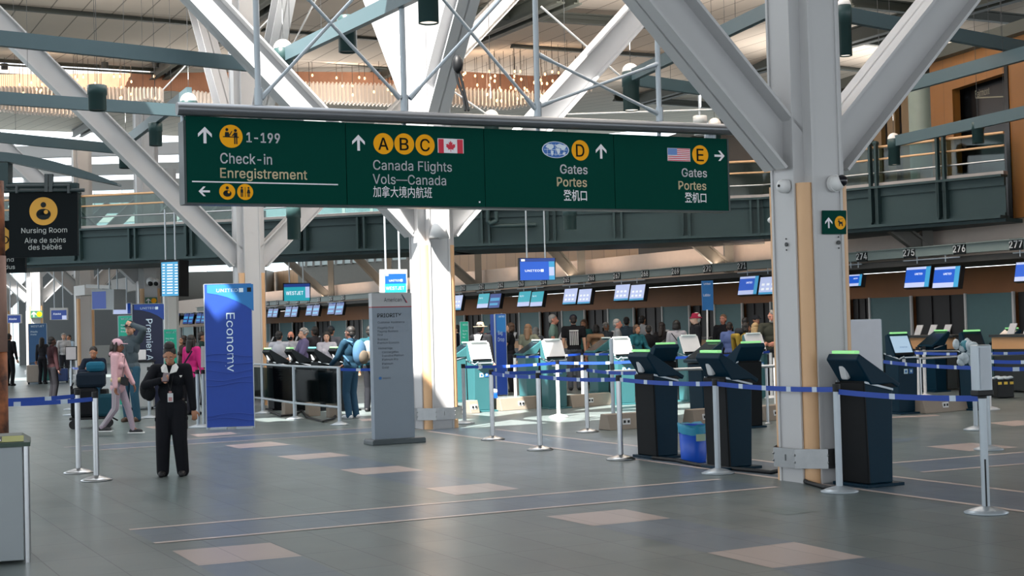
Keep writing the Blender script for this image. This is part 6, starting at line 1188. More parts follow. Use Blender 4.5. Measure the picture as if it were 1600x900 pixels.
def ik(a, b, l1, l2, pole):
    d = b - a; L = min(d.length, (l1 + l2) * .999); d.normalize(); b = a + d * L
    x = (l1 * l1 - l2 * l2 + L * L) / (2 * L); hgt = math.sqrt(max(0, l1 * l1 - x * x)); p = Vector(pole); p = (p - d * p.dot(d)).normalized()
    return a + d * x + p * hgt, b
def person(px, Y, ytop, rz, label, top='222222', bot='1b1d22', skin='light', hair='dark', style='short', sleeve=1.0, tl=.0, hl=None, hr=None, pl_=None, pr_=None, stride=0.0, pitch=0.0, yaw=0.0, shoes='15161a', fem=False, cap=None, capc='222222',
           vox=None, yb=None, seat=None, mask=None, collar=None, near=False, group=None, wide=1.0, legw=1.0, tight=False, lean=0.0, skirt=None, brims=None, hood=None):
    if group == gr: Y *= 1.14
    b = G(px, yb) if yb else AT(px, Y)
    hz = ztop(b, ytop); hat_add = {'cap': .012, 'fedora': .05, 'bucket': .02}.get(cap, .0) + (.035 if style == 'bun' else .0)
    h = (hz - (seat or 0)) / (1 + hat_add) if not seat else hz / .815
    t = thing('person', label, 'person', b, R_(rz), group)
    if seat: t.location.z = 0
    v = vox or (.0075 if near else .014); w_ = (.93 if fem else 1.0) * wide
    def Q(x, y, z): return Vector((x * h, y * h, z * h))
    dz = 0.0 if not seat else (seat / h + .05 - .52)
    sh = {1: Q(.105 * w_, lean * .3, .815 + dz), -1: Q(-.105 * w_, lean * .3, .815 + dz)}
    for s in sh: sh[s].y -= lean * .28 * h
    off = Vector((0, -lean * .28 * h, 0))
    hp = {1: Q(.05, 0, .52 + dz), -1: Q(-.05, 0, .52 + dz)}
    hands = {1: Q(*(hl or (.155, -.03, .46))) , -1: Q(*(hr or (-.155, -.03, .46)))}
    poles = {1: pl_ or (.35, 1, -.2), -1: pr_ or (-.35, 1, -.2)}
    el, wr = {}, {}
    for s in (1, -1): el[s], wr[s] = ik(sh[s], hands[s] + (Q(0, 0, dz) if seat else Vector()), .168 * h, .148 * h, poles[s])
    kn, an = {}, {}
    for s in (1, -1):
        if seat: kn[s] = Q(s * .07, -.23, seat / h + .04); an[s] = Q(s * .07, -.24, .05)
        else:
            f = Q(s * .058 * legw, -stride * s + .012, .048 + (.045 if stride and s < 0 and stride > .05 else 0)); kn[s], an[s] = ik(hp[s], f, .242 * h, .235 * h, (0, -1, .05))
    nk = Q(0, .008, .845 + dz) + off; HRt = Matrix.Rotation(R_(yaw), 3, 'Z') @ Matrix.Rotation(R_(pitch), 3, 'X')
    hc = nk + HRt @ Q(0, -.012, .082)
    def H(x, y, z): return hc + HRt @ Q(x, y, z)
    def torso(m, g, low=True):
        m.ball(Q(0, .004, .745 + dz) + off * .8, ((.098 * w_ + g) * h, (.062 + g) * h, (.10 + g) * h), 0, 18, 12)
        m.cap(sh[1] * .92 + sh[-1] * .08, sh[-1] * .92 + sh[1] * .08, (.036 + g) * h, None, 14)
        m.ball(Q(0, -.004, .64 + dz) + off * .4, ((.084 * w_ + g) * h, (.058 + g) * h, (.10 + g) * h), 0, 18, 12)
        if fem: m.ball(Q(.04, -.045, .725 + dz) + off * .7, ((.036 + g * .5) * h,) * 3, 0, 12, 8); m.ball(Q(-.04, -.045, .725 + dz) + off * .7, ((.036 + g * .5) * h,) * 3, 0, 12, 8)
        if low: m.ball(Q(0, .006, .545 + dz), ((.092 + g) * h, (.066 + g) * h, (.07 + g) * h), 0, 18, 12)
    # body
    m = MB(); torso(m, -.006)
    m.cap(nk - Q(0, 0, .03), hc - HRt @ Q(0, -.008, .03), .031 * h, .029 * h, 12)
    m.ball(H(0, .008, .012), (.043 * h, .054 * h, .054 * h), 0, 18, 12, HRt); m.ball(H(0, -.012, -.022), (.035 * h, .040 * h, .046 * h), 0, 16, 10, HRt)
    m.ball(H(0, -.03, -.048), (.018 * h, .016 * h, .015 * h), 0, 10, 8, HRt)
    m.cap(H(0, -.049, .004), H(0, -.062, -.018), .0065 * h, .0095 * h, 8); m.ball(H(0, -.051, -.037), (.016 * h, .007 * h, .007 * h), 0, 10, 6, HRt)
    for s in (1, -1):
        m.ball(H(s * .044, .008, -.004), (.007 * h, .014 * h, .02 * h), 0, 8, 8, HRt); m.ball(H(s * .019, -.044, .014), (.016 * h, .01 * h, .006 * h), 0, 8, 6, HRt)
        m.cap(sh[s], el[s], .03 * h, .024 * h, 12); m.cap(el[s], wr[s], .024 * h, .0165 * h, 12)
        d = (wr[s] - el[s]).normalized(); ax = d.cross(Vector((s * .3, -1, .2))).normalized(); nn = d.cross(ax)
        R3 = Matrix((ax, nn, d)).transposed(); pc = wr[s] + d * .03 * h
        m.ball(pc, (.023 * h, .012 * h, .032 * h), 0, 12, 8, R3)
        for k, ln in ((-1.5, .036), (-.5, .043), (.5, .041), (1.5, .033)):
            r = .0058 * h if near else .0075 * h; a0 = pc + d * .024 * h + ax * k * .0115 * h; a1 = a0 + (d * .8 + nn * .45 * s).normalized() * ln * .55 * h; a2 = a1 + (d * .35 + nn * .9 * s).normalized() * ln * .5 * h
            m.cap(a0, a1, r, r * .95, 8); m.cap(a1, a2, r * .95, r * .85, 8)
        a0 = pc - d * .008 * h - ax * s * .018 * h; a1 = a0 + (d * .7 - ax * s * .7 + nn * s * .3).normalized() * .024 * h; m.cap(a0, a1, .0085 * h, .0075 * h, 8); m.cap(a1, a1 + (d * .9 + nn * s * .4).normalized() * .02 * h, .0075 * h, .0065 * h, 8)
        m.cap(hp[s], kn[s], .048 * h, .034 * h, 14); m.cap(kn[s], an[s], .034 * h, .021 * h, 12); m.cap(an[s], an[s] + Q(0, -.06, -.028), .02 * h, .014 * h, 10)
    blob('body', m, mat('skin_' + skin, SK[skin], .55, var=.04), t, v)
    # top
    m = MB(); torso(m, .004 if not tight else .0, True)
    if tl: m.ball(Q(0, .004, .50 + dz), (.099 * h, .076 * h, (.05 + tl) * h), 0, 16, 10)
    m.cap(nk - Q(0, 0, .012), nk + Q(0, 0, .006), .042 * h, .036 * h, 12)
    for s in (1, -1):
        if sleeve >= 1: m.cap(sh[s], el[s], .041 * h, .034 * h, 12); m.cap(el[s], el[s].lerp(wr[s], .93), .034 * h, .026 * h, 12)
        elif sleeve > 0: m.cap(sh[s], sh[s].lerp(el[s], sleeve), .042 * h, .038 * h, 12)
    if hood: m.ball(nk + Q(0, .045, .0), (.06 * h, .035 * h, .03 * h), 0, 12, 8)
    blob('top', m, cm(top), t, v)
    # trousers
    m = MB(); m.ball(Q(0, .006, .535 + dz), (.096 * h, .071 * h, .06 * h), 0, 16, 10)
    for s in (1, -1):
        a_ = (.0545, .043, .036) if not tight else (.05, .036, .026)
        m.cap(hp[s], kn[s], a_[0] * h * legw, a_[1] * h * legw, 14); m.cap(kn[s], an[s] + Q(0, 0, -.012), a_[1] * h * legw, a_[2] * h * legw, 14)
    blob('trousers', m, cm(bot), t, v)
    for s in (1, -1):
        m = MB(); a = an[s] + Q(0, .018, -.022); a.z = an[s].z - .026 * h; toe = a + Q(0, -.095, -.004)
        m.cap(a, toe, .026 * h, .022 * h, 12); m.ball(toe + Q(0, .03, .008), (.027 * h, .04 * h, .02 * h), 0, 12, 8); m.v = [Vector((p.x, p.y, max(p.z, an[s].z - .0475 * h))) for p in m.v]
        obj('shoe', m, mat('shoe_' + shoes, shoes, .6), t, False)
    # hair and head wear
    hm = mat('hair_' + hair, HC[hair], .6, var=.25, scale=40)
    if style != 'bald':
        m = MB()
        if style == 'short': m.ball(H(0, .017, .026), (.0475 * h, .054 * h, .0495 * h), 0, 18, 12, HRt); m.ball(H(0, .036, -.006), (.041 * h, .034 * h, .042 * h), 0, 14, 10, HRt)
        elif style == 'curly':
            random.seed(px)
            for i in range(46):
                a, e = random.uniform(0, 6.28), random.uniform(-.35, 1.4); d = Vector((math.cos(a) * math.cos(e), math.sin(a) * math.cos(e), math.sin(e)))
                if d.y < -.3 and d.z < .55: continue
                m.ball(H(d.x * .046, d.y * .052 + .012, d.z * .052 + .016), .016 * h, 0, 7, 5)
        else:
            m.ball(H(0, .016 if style != 'bun' else .02, .026), (.049 * h, .056 * h, .05 * h), 0, 18, 12, HRt); m.ball(H(0, .034, -.012 if style != 'bun' else .0), (.047 * h, .038 * h, .052 * h), 0, 14, 10, HRt)
            for s in () if style == 'bun' else (1, -1): m.cap(H(s * .036, .0, .03), H(s * .045, .012, -.045), .018 * h, .016 * h, 10)
            if style == 'long':
                m.cap(H(0, .038, -.02), H(0, .06, -.125), .046 * h, .036 * h, 12)
                for s in (1, -1): m.cap(H(s * .04, .012, -.02), H(s * .05, .02, -.12), .021 * h, .016 * h, 10)
            if style == 'bob': m.ball(H(0, .022, -.03), (.055 * h, .048 * h, .045 * h), 0, 14, 10, HRt)
            if style == 'bun': m.ball(H(0, .03, .068), (.042 * h, .042 * h, .036 * h), 0, 14, 10, HRt)
            if style == 'tail': m.cap(H(0, .06, .0), H(0, .085, -.1), .024 * h, .014 * h, 10)
        obj('hair', m, hm, t, False)
    cmn = cm(capc)
    if cap == 'cap':
        m = MB(); k = 10; vs = []
        m.ball(H(0, .008, .03), (.051 * h, .06 * h, .05 * h), 0, 18, 12, HRt)
        q = [H(.043 * math.cos(a), .0 - .055 + .05 * (1 - math.sin(a)) * .6 - .055 * math.sin(a), .03 - .006 * math.sin(a)) for a in [math.pi * i / 10 for i in range(11)]]; m.prism([(0, 0)] * 0 or [(i, i) for i in range(3)], (0, 0, 0), (0, 0, 0), (0, 0, 0), (0, 0, 0)) if False else m.add(q + [p - HRt @ Q(0, 0, .006) for p in q], [tuple(range(11)), tuple(range(21, 10, -1))] + [(i, i + 1, i + 12, i + 11) for i in range(10)])
        obj('cap', m, cmn, t, False)
    elif cap in ('fedora', 'bucket'):
        m = MB(); pr = [(0, .078), (.036, .074), (.046, .05), (.05, .022), (.085, .016), (.088, .02), (.09, .014), (.05, .014)] if cap == 'fedora' else [(0, .066), (.04, .06), (.05, .02), (.072, .004), (.073, .0), (.05, .014)]
        n = 24; k = len(pr); vs = [H(r * math.cos(2 * math.pi * i / n), .008 + r * 1.12 * math.sin(2 * math.pi * i / n), z + .006) for i in range(n) for r, z in pr]
        m.add(vs, [(i * k + j, ((i + 1) % n) * k + j, ((i + 1) % n) * k + j + 1, i * k + j + 1) for i in range(n) for j in range(k - 1)], 0, True); obj('hat', m, cmn, t, False)
    # face
    m = MB()
    for s in (1, -1):
        m.ball(H(s * .0185, -.0475, .003), (.0075 * h, .004 * h, .004 * h), 0, 8, 6, HRt); m.ball(H(s * .0185, -.0505, .003), (.0035 * h, .0025 * h, .0035 * h), 1, 8, 6, HRt); m.ball(H(s * .019, -.0485, .0165), (.0125 * h, .004 * h, .0028 * h), 1, 8, 6, HRt)
    obj('eyes', m, [mat('eye_white', 'cfc8c0', .4), mat('eye_dark', '1c1411', .4)], t, False)
    if mask: m = MB(); m.ball(H(0, -.028, -.03), (.04 * h, .036 * h, .032 * h), 0, 14, 10, HRt); obj('face_mask', m, cm(mask), t, False)
    else: m = MB(); m.ball(H(0, -.0575, -.0365), (.014 * h, .003 * h, .0035 * h), 0, 8, 6, HRt); obj('lips', m, mat('lips', '8a4a44', .5), t, False)
    PD[t.name] = dict(h=h, sh=sh, el=el, wr=wr, H=H, nk=nk, Q=Q, HRt=HRt, an=an, kn=kn, hp=hp, t=t)
    return t
PD = {}; gr = 'travellers near the check-in desks'
def wm(t, m):                # local mesh to world
    M = PM[t.name]; m.v = [M @ v for v in m.v]; return m
def strip_part(t, name, pts, w_, m_, up=(0, -1, 0)):
    m = MB()
    for a, b in zip(pts, pts[1:]): m.rb(a, b, w_, .012, up)
    return obj(name, m, m_, t, False)
# --- the uniformed woman
t = person(270, None, 531, 4, 'person in black uniform with white collar looking down at a phone in the foreground', '12141a', '14151b', 'tan', 'black', 'bun', yb=744, near=True, fem=True, hr=(-.045, -.165, .735), pr_=(-1, .2, -.5), hl=(.175, -.01, .455), pl_=(.8, .6, 0), pitch=26, tl=.06, wide=1.22, legw=1.3, shoes='17161a')
D = PD[t.name]; Q, h, H = D['Q'], D['h'], D['H']; wht = cm('d9d9d6')
for s in (1, -1):
    m = MB(); q = [Q(s * .004, -.078, .782), Q(s * .022, -.05, .842), Q(s * .045, -.02, .857), Q(s * .066, -.042, .828), Q(s * .055, -.074, .795)]
    m.add(q + [v + Q(0, .006, -.004) for v in q], [(0, 1, 2, 3, 4), (9, 8, 7, 6, 5)] + [(i, (i + 1) % 5, (i + 1) % 5 + 5, i + 5) for i in range(5)]); obj('collar', m, wht, t, False, label='white shirt collar flap')
m = MB(); m.add([Q(.075, -.072, .765), Q(.098, -.066, .765), Q(.083, -.074, .748)], [(0, 1, 2)]); m.ball(Q(.086, -.07, .757), (.012, .006, .012), 0, 8, 6); obj('pocket_square', m, wht, t, False)
m = MB(); m.box(D['wr'][-1] - (D['wr'][-1] - D['el'][-1]).normalized() * .012, (.055, .055, .03), (D['wr'][-1] - D['el'][-1]).to_track_quat('Z', 'Y').to_matrix()); obj('cuff', m, wht, t, False, bev=.012)
for s in (1, -1): m = MB(); m.box(Q(s * .105, -.005, .40), (.035, .11, .15)); m.box(Q(s * .107, -.005, .435), (.04, .115, .05)); obj('thigh_pocket', m, cm('14151b'), t, False, bev=.012)
m = MB(); wp = D['wr'][-1] + Q(.04, -.02, .008); m.box(wp + Vector((0, -.01, .02)), (.075, .012, .15), Matrix.Rotation(R_(-50), 3, 'X')); ph = obj('phone', wm(t, m), [mat('phone_dark', '3a1d2a', .3)], None, bev=.006, label='dark phone held by the uniformed woman', cat='phone')
m = MB(); m.box(Q(.01, -.098, .60), (.062, .006, .1), None, 0); m.box(Q(.01, -.101, .588), (.04, .004, .045), None, 1); m.box(Q(.01, -.1, .642), (.03, .01, .02), None, 1)
for s in (1, -1): m.rb(Q(.01, -.1, .65), Q(s * .03, -.075, .77), .008, .004, (0, -1, 0), 2)
obj('name_badge', wm(t, m), [mat('badge_white', 'c9ccce', .4), mat('badge_pink', 'b5807f', .4), black], None, label='white identity badge hanging on the uniformed woman', cat='badge')
m = MB(); m.ball(Q(-.185, .0, .665), (.075, .1, .12), 0, 16, 10); m.ball(Q(-.16, -.01, .64), (.07, .09, .1), 0, 14, 10); m.path([Q(-.15, -.03, .72), Q(-.125, .0, .80), Q(-.1, .03, .83)], .014)
obj('shoulder_bag', wm(t, m), cm('15171b'), None, label='black shoulder bag on the arm of the uniformed woman', cat='bag')
# --- woman in pink hoodie
t = person(186, None, 528, 88, 'person in pale pink hoodie and cap walking right with lilac leggings', 'cfa6ac', '9b8d98', 'brown', 'dark', 'tail', yb=680, near=True, fem=True, stride=.15, cap='cap', capc='c9a3ac', tight=True, hl=(.11, -.15, .47), hr=(-.15, -.02, .45), pl_=(.4, 1, 0), tl=.02, shoes='1b1c20', hood=True, wide=1.08)
D = PD[t.name]; Q, h = D['Q'], D['h']
for s in (1, -1):
    for off in (-.012, 0, .012):
        p = [D['hp'][s] + Q(s * .05, off, 0), D['kn'][s] + Q(s * .038, off, 0), D['an'][s] + Q(s * .028, off, .01)]; m = MB(); [m.rb(a, b, .006, .008, (1, 0, 0)) for a, b in zip(p, p[1:])]; obj('side_stripe', m, mat('stripe_white', 'd0ccd0', .7), t, False)
    m = MB(); p = D['an'][s] + Q(0, -.03, -.044); m.box(p, (.085, .27, .018)); obj('sole', m, white_p, t, False, bev=.006)
m = MB(); m.ball(Q(0, -.005, .575), (.17, .13, .06), 0, 18, 8); obj('hoodie_fade', m, cm('cdb98f'), t, False, label='pale yellow faded hem band of the hoodie')
m = MB(); m.box(Q(-.05, -.085, .56), (.2, .07, .12), Matrix.Rotation(R_(10), 3, 'Y')); m.rb(Q(-.06, -.07, .6), Q(.06, -.06, .82), .02, .006, (0, -1, 0)); m.rb(Q(.06, -.06, .82), Q(.05, .06, .8), .02, .006); obj('waist_bag', wm(t, m), black, None, bev=.02, label='small black camera bag across the pink hoodie', cat='bag')
# --- man in grey vest, hand at his cap
t = person(206, None, 500, -20, 'person in grey jacket lifting one hand to a dark cap', '4b565c', '2d5063', 'light', 'brown', 'short', yb=659, near=True, cap='cap', capc='2d3235', hl=(.075, -.075, .965), pl_=(1, -.2, -.1), hr=(-.15, -.05, .47), yaw=10, shoes='4b3729', tl=.01)
D = PD[t.name]; Q = D['Q']; m = MB(); m.box(Q(.055, -.075, .72), (.13, .02, .14)); obj('chest_pocket', m, cm('424c52'), t, False, bev=.008)
m = MB(); m.tube(Q(-.001, -.077, .58), Q(-.001, -.078, .8), .006, n=6); obj('zip', m, dark_metal, t, False)
# --- further people
person(83, None, 526, 130, 'person in dark maroon sweater and black trousers beside the beige suitcase', '2a1418', '131318', 'dark', 'black', yb=630, hl=(.12, -.12, .55))
person(66, 51, 527, 170, 'person with dark backpack talking to the one in maroon sweater', '26262b', '1a1a20', 'tan', 'black', 'long', fem=True)
t = person(147, 30, 543, 5, 'person in navy shirt seated on a suitcase looking at a phone', '101b2b', '143a52', 'tan', 'black', seat=.52, hl=(.02, -.17, .72), hr=(-.035, -.17, .71), pl_=(.8, .2, -.6), pr_=(-.8, .2, -.6), pitch=18)
b = AT(147, 30); m = MB(); m.box((0, .05, .28), (.52, .34, .5)); m.tube((-.2, .0, .03), (-.2, .1, .03), .03); m.tube((.2, .0, .03), (.2, .1, .03), .03); s_ = thing('suitcase', 'black suitcase the person in navy shirt is sitting on', 'suitcase', b, R_(5)); obj('shell', m, black, s_, False, bev=.03)
m = MB(); m.box((0, -.13, .28), (.4, .012, .3)); obj('front_pocket', m, dark_metal, s_, False)
t = person(300, 29, 523, 150, 'person in bright pink jacket with dark shoulder-length hair', 'c02c74', '23232b', 'tan', 'black', 'long', fem=True, tl=.02)
D = PD[t.name]; Q = D['Q']; m = MB(); m.rb(Q(-.09, .09, .8), Q(.13, .11, .52), .03, .01, (0, 1, 0)); m.ball(Q(.15, .04, .49), (.11, .1, .1), 0, 12, 8); obj('shoulder_bag', wm(t, m), cm('1a1c2c'), None, label='dark bag slung over the bright pink jacket', cat='bag')
person(317, 33, 518, 100, 'person in dark green top behind the pink jacket', '16302c', '20222a', 'tan', 'dark')
person(287, 35, 524, -60, 'person glimpsed left of the pink jacket', '3a2a28', '1a1a20', 'tan', 'dark', 'bob', fem=True)
person(15, 50, 521, 160, 'person in black far left beside the blue totem', '17181c', '15161a', 'tan', 'black')
person(100, 55, 521, 20, 'person in pale shirt far behind, left one by the far column', 'b8b9bb', '2a2c33', 'light', 'grey', 'curly')
person(108, 56, 523, -20, 'person in pale blue shirt far behind, right one by the far column', '9fb3c4', '2a2c33', 'tan', 'dark')
gm = 'people at the dark kiosks'
person(437, 31.4, 517, 175, 'person in white shirt with short dark hair, back turned, behind the glass railing', 'aeb0b8', '1c1d24', 'tan', 'black', group=gm)
person(455, 33, 517, -10, 'bald person wearing a black face mask', 'a9abb2', '2a2c33', 'red', 'grey', 'bald', mask='16171a', group=gm)
person(475, 31.2, 512.5, -65, 'person with curly grey hair in purple shirt', '5f5878', '22242c', 'light', 'grey', 'curly', hl=(.1, -.2, .6), hr=(-.1, -.2, .6), sleeve=.9, group=gm)
person(511, 31.2, 517.5, 5, 'person in white shirt with long black hair facing the camera', 'b4b2ba', '22242c', 'light', 'black', 'long', fem=True, hl=(.09, -.17, .6), hr=(-.07, -.17, .6), pitch=8, group=gm)
person(518, 33.5, 508, 170, 'person in grey shirt and dark cap behind the one in white', '55565e', '22242c', 'tan', 'black', cap='cap', capc='1d2630', group=gm)
person(492, 34, 510, -140, 'person in dark patterned top behind the curly grey hair', '2b2b30', '22242c', 'brown', 'black', group=gm)
t = person(548, 26.4, 509.5, -125, 'person in teal hoodie and jeans carrying a pale blue backpack', '173446', '2b4b63', 'dark', 'black', hl=(.1, -.2, .58), hr=(-.1, -.18, .58), shoes='c9ccd0', group=gm)
D = PD[t.name]; Q = D['Q']; m = MB(); m.ball(Q(0, .13, .71), (.15, .11, .24), 0, 16, 12); m.ball(Q(0, .19, .66), (.12, .06, .13), 1, 14, 10)
for s in (1, -1): m.path([Q(s * .07, .1, .82), Q(s * .075, -.02, .855), Q(s * .085, -.085, .74), Q(s * .09, .05, .62)], .018, m=0)
obj('backpack', wm(t, m), [cm('3f607c'), cm('5a5248')], None, label='pale blue backpack on the teal hoodie', cat='backpack')
t = person(580, 28.5, 508.5, 170, 'person in teal shirt with backpack, half hidden by the priority totem', '1a4550', '1a1c22', 'tan', 'black', group=gm)
D = PD[t.name]; Q = D['Q']; m = MB(); m.ball(Q(0, .12, .70), (.15, .1, .22), 0, 16, 12); m.ball(Q(0, .17, .65), (.12, .06, .1), 1, 12, 8); obj('backpack', wm(t, m), [cm('6d8093'), cm('5d5348')], None, label='grey backpack of the half hidden person in teal', cat='backpack')
person(714, 32.5, 507.5, -100, 'person in navy suit left of the small green sign stand', '131b2b', '131b2b', 'light', 'black', group=gr)
t = person(752, 27.4, 498, 150, 'person in black hoodie wearing a straw hat', '16171b', '23242a', 'red', 'dark', cap='fedora', capc='9a8f76', hl=(.06, -.14, .8), pl_=(.8, .2, -.8), hood=True, group=gr, wide=1.15)
D = PD[t.name]; Q = D['Q']; m = MB(); m.add([Q(-.06, .06, .85), Q(.06, .06, .85), Q(.035, .085, .77), Q(0, .092, .75), Q(-.035, .085, .77)], [(0, 1, 2, 3, 4)]); m.add([v + Q(0, .008, 0) for v in m.v], [(0, 1, 2, 3, 4)]); m.ball(Q(0, .075, .82), (.09, .03, .07), 0, 12, 8); obj('hood', m, cm('9a9a9c'), t, False, label='pale grey hood lining')
person(770, 33, 505, 160, 'person in purple shirt behind the bag drop totem', '3a2748', '20222a', 'tan', 'dark', group=gr)
person(798, 31, 504, -95, 'person in black top just right of the bag drop totem', '17181c', '20222a', 'light', 'brown', 'bob', fem=True, sleeve=.5, hl=(.08, -.2, .6), hr=(-.1, -.2, .58), group=gr)
person(826, 29.5, 506, 165, 'person in khaki t-shirt with long light brown hair reaching out an arm', '6f7263', '2a2c33', 'pale', 'lbrown', 'long', fem=True, sleeve=.5, hr=(-.33, -.04, .68), pr_=(0, 1, -1), group=gr)
person(838, 33, 511, 175, 'person with grey hair behind the khaki t-shirt', '6a6b70', '2a2c33', 'light', 'grey', 'bob', fem=True, group=gr)
person(866, 31.5, 491, 80, 'person in pale green shirt with grey hair facing right', '6f8a80', '2c3038', 'red', 'grey', sleeve=.5, group=gr)
t = person(897, 31, 490.5, 180, 'person in black t-shirt with white print on the back and navy cap', '17171a', '50555c', 'light', 'dark', cap='cap', capc='1b2233', sleeve=.55, group=gr, wide=1.15)
D = PD[t.name]; Q = D['Q']; m = MB()
for i in range(5): m.rb(Q(-.05 + i * .025, .079, .60), Q(-.05 + i * .025, .083, .775), .022, .006, (0, 1, 0))
m.rb(Q(-.06, .085, .79), Q(.06, .085, .79), .02, .03, Z); obj('back_print', m, mat('print_white', 'cfcfcf', .7), t, False, label='white block print')
person(913, 33.5, 499, -20, 'person whose face shows right of the black t-shirt', '2f5a58', '2a2c33', 'tan', 'brown', 'long', fem=True, group=gr)
person(931, 31.5, 507, 170, 'person in tan top with black hair bending over', '9a7a5f', '2a2c33', 'tan', 'black', 'bob', fem=True, lean=.4, sleeve=.4, group=gr)
person(948, 33.5, 504, 140, 'person in grey jacket with dark grey hair left of the grey shirt man', '4c4f53', '2a2c33', 'tan', 'grey', 'curly', group=gr)
person(966, 30.5, 498, 85, 'person in light grey shirt with reddish bald head facing right', '7f8386', '3a3d44', 'red', 'grey', 'short', sleeve=.6, group=gr, wide=1.1)
person(980, 33, 495, 170, 'person in slate blue top with black hair behind the light grey shirt', '3d4a54', '2a2c33', 'tan', 'black', group=gr)
person(996, 29.5, 507, 35, 'person in teal shirt with brown hair facing the camera', '205a64', '2a2c33', 'tan', 'brown', 'bob', fem=True, hl=(.12, -.18, .6), group=gr)
person(1005, 34, 493, 150, 'person in white shirt far behind the teal shirt', 'a9acb0', '2a2c33', 'tan', 'black', group=gr)
person(1014, 30, 508, 178, 'person in plain black shirt, back turned, right of the teal shirt', '15161a', '1d1e24', 'tan', 'black', group=gr)
person(1035, 31, 503, 150, 'person with long dark hair in dark clothes left of the white jacket', '1d1a1b', '1d1e24', 'brown', 'dark', 'long', fem=True, group=gr)
t = person(1058, 29, 500, 172, 'person in white jacket with black bob and a thin black strap', '9b9aa0', '3a3d44', 'light', 'black', 'bob', fem=True, group=gr)
D = PD[t.name]; Q = D['Q']; m = MB(); m.rb(Q(.07, .083, .82), Q(-.09, .075, .60), .02, .012, (0, 1, 0)); m.ball(Q(-.11, .05, .56), (.1, .06, .08), 0, 12, 8); obj('crossbody_bag', wm(t, m), black, None, label='small black crossbody bag on the white jacket', cat='bag')
person(1088, 27.5, 486, -80, 'person in long black coat with maroon hat', '15161b', '17181d', 'pale', 'white', 'short', cap='bucket', capc='7a1733', tl=.12, group=gr, wide=1.1)
person(1151, 28, 505, 100, 'person in mustard yellow top bending forward', '9a8336', '2a2c33', 'tan', 'black', 'bob', fem=True, lean=.55, group=gr)
person(1131, 31, 491, -30, 'person in dark jacket with brown hair by the wood pillar', '1c1c20', '1d1e24', 'red', 'lbrown', group=gr)
person(1141, 30, 503, 165, 'person in blue striped top left of the mustard yellow top', '5a6b9c', '2a2c33', 'tan', 'dark', group=gr)
person(1165, 29.5, 496, 170, 'person in dark grey top bending, left of the blond hair', '34373c', '1d1e24', 'tan', 'black', lean=.3, group=gr)
person(1181, 27.5, 504, 175, 'person with curly blond hair, back turned', '2a2c33', '1d1e24', 'pale', 'blond', 'long', fem=True, group=gr)
person(1183, 30.5, 491, 20, 'person in black behind the blond hair', '1c1d22', '1d1e24', 'tan', 'dark', cap='cap', capc='2a2c30', group=gr)
t = person(1208, 27, 485, -15, 'person in olive sweater with grey beard reading papers', '3b3c33', '2a2c33', 'red', 'grey', 'curly', hl=(.03, -.18, .62), hr=(-.08, -.18, .62), pl_=(.7, .5, -.5), pr_=(-.7, .5, -.5), pitch=12, group=gr, wide=1.2)
D = PD[t.name]; H = D['H']; h = D['h']; m = MB(); m.ball(H(0, -.03, -.045), (.034 * h, .03 * h, .024 * h), 0, 12, 8); obj('beard', m, mat('hair_grey', HC['grey']), t, False, label='short grey beard')

# ================================================================== LUGGAGE AND LEFT EDGE
def case(px, yb, w_, d_, h_, col, lab, rz=0):
    t = thing('suitcase', lab, 'suitcase', G(px, yb), R_(rz)); m = MB(); m.box((0, 0, .06 + h_ / 2), (w_, d_, h_)); obj('shell', m, mat('case_' + col, col, .45), t, False, bev=.035)
    for i in (-1, 1):
        m = MB(); [m.tube((i * w_ * .38 - .015, j * d_ * .3, .03), (i * w_ * .38 + .015, j * d_ * .3, .03), .03, n=12) for j in (-1, 1)]; obj('wheel', m, black, t, False)
    m = MB(); m.path([Vector((-w_ * .25, d_ * .3, h_ + .05)), Vector((-w_ * .25, d_ * .3, h_ + .13)), Vector((w_ * .25, d_ * .3, h_ + .13)), Vector((w_ * .25, d_ * .3, h_ + .05))], .012); obj('handle', m, dark_metal, t, False)
    for k in (-.3, -.1, .1, .3): m = MB(); m.box((k * w_, -d_ / 2 - .002, .06 + h_ / 2), (.015, .01, h_ * .85)); obj('rib', m, mat('case_' + col, col, .45), t, False)
case(53, 600, .46, .28, .62, 'a59a90', 'beige hard suitcase standing on the pale floor at far left', 10)
case(98, 598, .4, .26, .45, '1f3f7a', 'dark blue suitcase right of the person in maroon sweater', 8); case(75, 597, .4, .26, .6, '20655f', 'green suitcase behind the person in maroon sweater', 8)
tr = thing('luggage_trolley', 'dark wheeled luggage trolley left of the pink hoodie walker', 'trolley', G(142, 669), R_(12))
m = MB(); m.path([Vector((-.3, .1, .2)), Vector((-.32, .1, .75)), Vector((-.3, .1, .8))], .015); m.path([Vector((-.3, -.1, .2)), Vector((-.32, -.1, .75)), Vector((-.32, .1, .75))], .015); m.box((0, 0, .18), (.7, .34, .04)); m.path([Vector((.35, .1, .18)), Vector((.45, .1, .12))], .015); obj('frame', m, black, tr, False)
for x, y in ((-.28, -.15), (-.28, .15), (.3, -.15), (.3, .15)):
    m = MB(); m.tube((x, y - .015, .08), (x, y + .015, .08), .08, n=18); obj('wheel', m, black, tr, False)
for c, x, y, z, sz, l_, tl_ in (('101216', -.1, 0, .46, (.46, .34, .52), 'black soft bag', 'on the left of the trolley'), ('163c48', .26, 0, .40, (.3, .32, .4), 'teal bag', 'on the right of the trolley'), ('14202c', .02, 0, .86, (.5, .3, .28), 'navy duffel', 'on top of the trolley load'), ('1c5a72', .1, -.02, 1.09, (.32, .22, .18), 'bright teal pouch', 'topmost on the trolley')):
    m = MB(); m.box((x, y, z), sz); m.v = [PM[tr.name] @ v for v in m.v]; obj('travel_bag', m, cm(c), None, bev=.06, label=l_ + ' lying ' + tl_, cat='bag')
